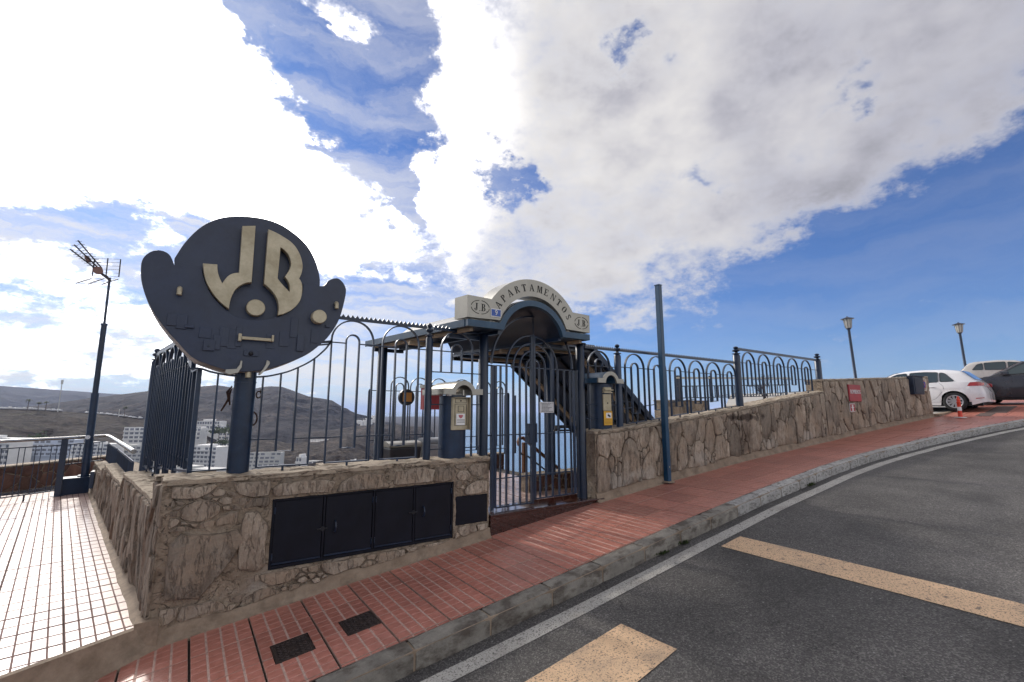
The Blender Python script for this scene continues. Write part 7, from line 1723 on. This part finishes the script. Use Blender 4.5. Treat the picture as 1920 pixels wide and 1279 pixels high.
# ---- cars, palms and masts along the road on the plateau
M_CARW = mat('distant_car_white', (.72, .72, .72), .3, 0, .05, 1, bump=0); rg = random.Random(4)
def edge_v(u): return lerp_tab([(0, 766), (60, 768), (115, 771), (200, 777), (270, 786)], u)
proto = None; cn_ = 0
for i in range(30):
    u = 4 + i * 8.9 + rg.uniform(-2, 2)
    if 118 < u < 160: continue
    p = at(u, edge_v(u), 640 / 1.2); p = Vector((CAM[0] + (p.x - CAM[0]) * 1.0, CAM[1] + (p.y - CAM[1]) * 1.0, p.z))
    ORD = 'second third fourth fifth sixth seventh eighth ninth tenth eleventh twelfth thirteenth fourteenth fifteenth sixteenth seventeenth eighteenth nineteenth twentieth twenty-first twenty-second twenty-third twenty-fourth twenty-fifth twenty-sixth twenty-seventh'.split(); D_ = math.hypot(p.x - CAM[0], p.y - CAM[1]); k = 640 / D_; p = Vector((CAM[0] + (p.x - CAM[0]) * k, CAM[1] + (p.y - CAM[1]) * k, crest(u, edge_v(u), 640) + .1))
    if proto is None:
        r = root('parked_car', p, 'tiny pale car parked on the plateau road, leftmost of the far row', 'car', 'distant cars on the plateau road')
        b = MB(); b.add([(x + p.x, y + p.y, z + p.z) for x, y, z in [(-2.1, -.9, .3), (2.1, -.9, .3), (2.1, .9, .3), (-2.1, .9, .3), (-2.1, -.9, .95), (2.1, -.9, .85), (2.1, .9, .85), (-2.1, .9, .95)]], [(0, 3, 2, 1), (4, 5, 6, 7), (0, 1, 5, 4), (1, 2, 6, 5), (2, 3, 7, 6), (3, 0, 4, 7)])
        b.add([(x + p.x, y + p.y, z + p.z) for x, y, z in [(-1.7, -.8, .951), (.9, -.8, .90), (.9, .8, .90), (-1.7, .8, .951), (-1.2, -.65, 1.5), (.3, -.65, 1.5), (.3, .65, 1.5), (-1.2, .65, 1.5)]], [(4, 5, 6, 7), (0, 1, 5, 4), (1, 2, 6, 5), (2, 3, 7, 6), (3, 0, 4, 7)])
        b.build('body', M_CARW, r); proto = r
    else:
        c = proto.copy(); COL.objects.link(c); c.location = p; c['label'] = ORD[cn_] + ' tiny pale car from the left in the far row on the plateau road'; cn_ += 1
        for ch in proto.children: d = ch.copy(); COL.objects.link(d); d.parent = c
        c.rotation_euler = (0, 0, rg.uniform(-.3, .3) + .5); c.scale = (1, 1, rg.uniform(.9, 1.5))
M_PALM = mat('palm_green', (.07, .085, .03), .8, 0, .3, .5, bump=0); M_TRK = mat('palm_trunk', (.10, .07, .05), .9, 0, .2, 1, bump=0)
for u, h, lab in ((51, 9, 'palm tree on the plateau road, leftmost of the distant palms'), (71, 7, 'second distant palm from the left on the plateau road'), (85, 8, 'third distant palm, just right of two others on the plateau'), (234, 10, 'lone distant palm near the dense fence run')):
    D_ = 636; z = crest(u, edge_v(u), 640); az = R(uaz(u)); p = Vector((CAM[0] + D_ * math.cos(az), CAM[1] + D_ * math.sin(az), z - .5)); r = root('palm_tree', p, lab, 'palm')
    MB().tube([p, p + Vector((.3, 0, h))], [.35, .22], 6).build('trunk', M_TRK, r); b = MB(); rg2 = random.Random(int(u))
    for k in range(34):
        a = rg2.uniform(0, 6.28); e = rg2.uniform(-.3, .9); l = rg2.uniform(2.2, 3.6); c = p + Vector((.3, 0, h)); d = Vector((math.cos(a), math.sin(a), e)).normalized(); w = Vector((-math.sin(a), math.cos(a), 0)) * .45
        m1 = c + d * l * .55; m2 = c + d * l + Vector((0, 0, -l * .35)); b.add([c, m1 + w, m2, m1 - w], [(0, 1, 2, 3)])
    b.build('crown', M_PALM, r, fix=False)
for u, h, lab in ((109, 34, 'pale telecom mast standing on the distant plateau'), (224, 9, 'thin street light mast beside the lone distant palm')):
    D_ = 632; z = crest(u, edge_v(u), 640); az = R(uaz(u)); p = Vector((CAM[0] + D_ * math.cos(az), CAM[1] + D_ * math.sin(az), z - 1)); r = root('distant_mast', p, lab, 'mast')
    MB().tube([p, p + Vector((0, 0, h * .8))], .35, 6).build('pole', M_WALLG, r); MB().tube([p + Vector((0, 0, h * .8 + .01)), p + Vector((0, 0, h * .92))], [.9, .9] if h > 20 else [.5, .5], 8).build('head', M_WALLG, r)
# trees and shrubs among the houses
M_LEAF = mat('far_foliage', (.055, .075, .03), .8, 0, .4, .3, bump=0)
def bush(u, v, D, s, lab):
    p = at(u, v, D); r = root('tree', p, lab, 'tree'); rg2 = random.Random(int(u * 3 + v)); b = MB()
    MB().tube([p - Vector((0, 0, s * 2)), p], .3, 5).build('trunk', M_TRK, r)
    for _ in range(120):
        c = p + Vector((rg2.gauss(0, s), rg2.gauss(0, s * .7), abs(rg2.gauss(0, s * .55)))); a = Vector((rg2.uniform(-1, 1), rg2.uniform(-1, 1), rg2.uniform(-1, 1))).normalized() * s * .3; e = a.orthogonal().normalized() * s * .3
        b.add([c - a, c + e, c + a, c - e], [(0, 1, 2, 3)])
    b.build('crown', M_LEAF, r, fix=False)
for u, v, D, s, lab in ((411, 812, 430, 4, 'green tree among the white houses left of the sign post'), (424, 809, 440, 4, 'yellow green tree right beside the sign post among the houses'), (68, 824, 330, 3, 'small tree in front of the plateau slope at the left'), (418, 832, 420, 3, 'small dark tree below the terraced houses'), (357, 887, 260, 2.5, 'shrub beside the lowest grey block')): bush(u, v, D, s, lab)
# ---- the air
def haze():
    m, nt, b = new_mat('air'); N = nt.nodes; L = nt.links; N.remove(b)
    pv = N.new('ShaderNodeVolumePrincipled'); pv.inputs['Color'].default_value = (.60, .72, 1.0, 1); pv.inputs['Density'].default_value = .000088; pv.inputs['Anisotropy'].default_value = .0
    L.new(pv.outputs[0], N['Material Output'].inputs['Volume'])
    B = 43000; b = MB(); b.box(-B, B, -B, B, -89.5, 260); b.build('haze', m, kind='stuff')
haze()
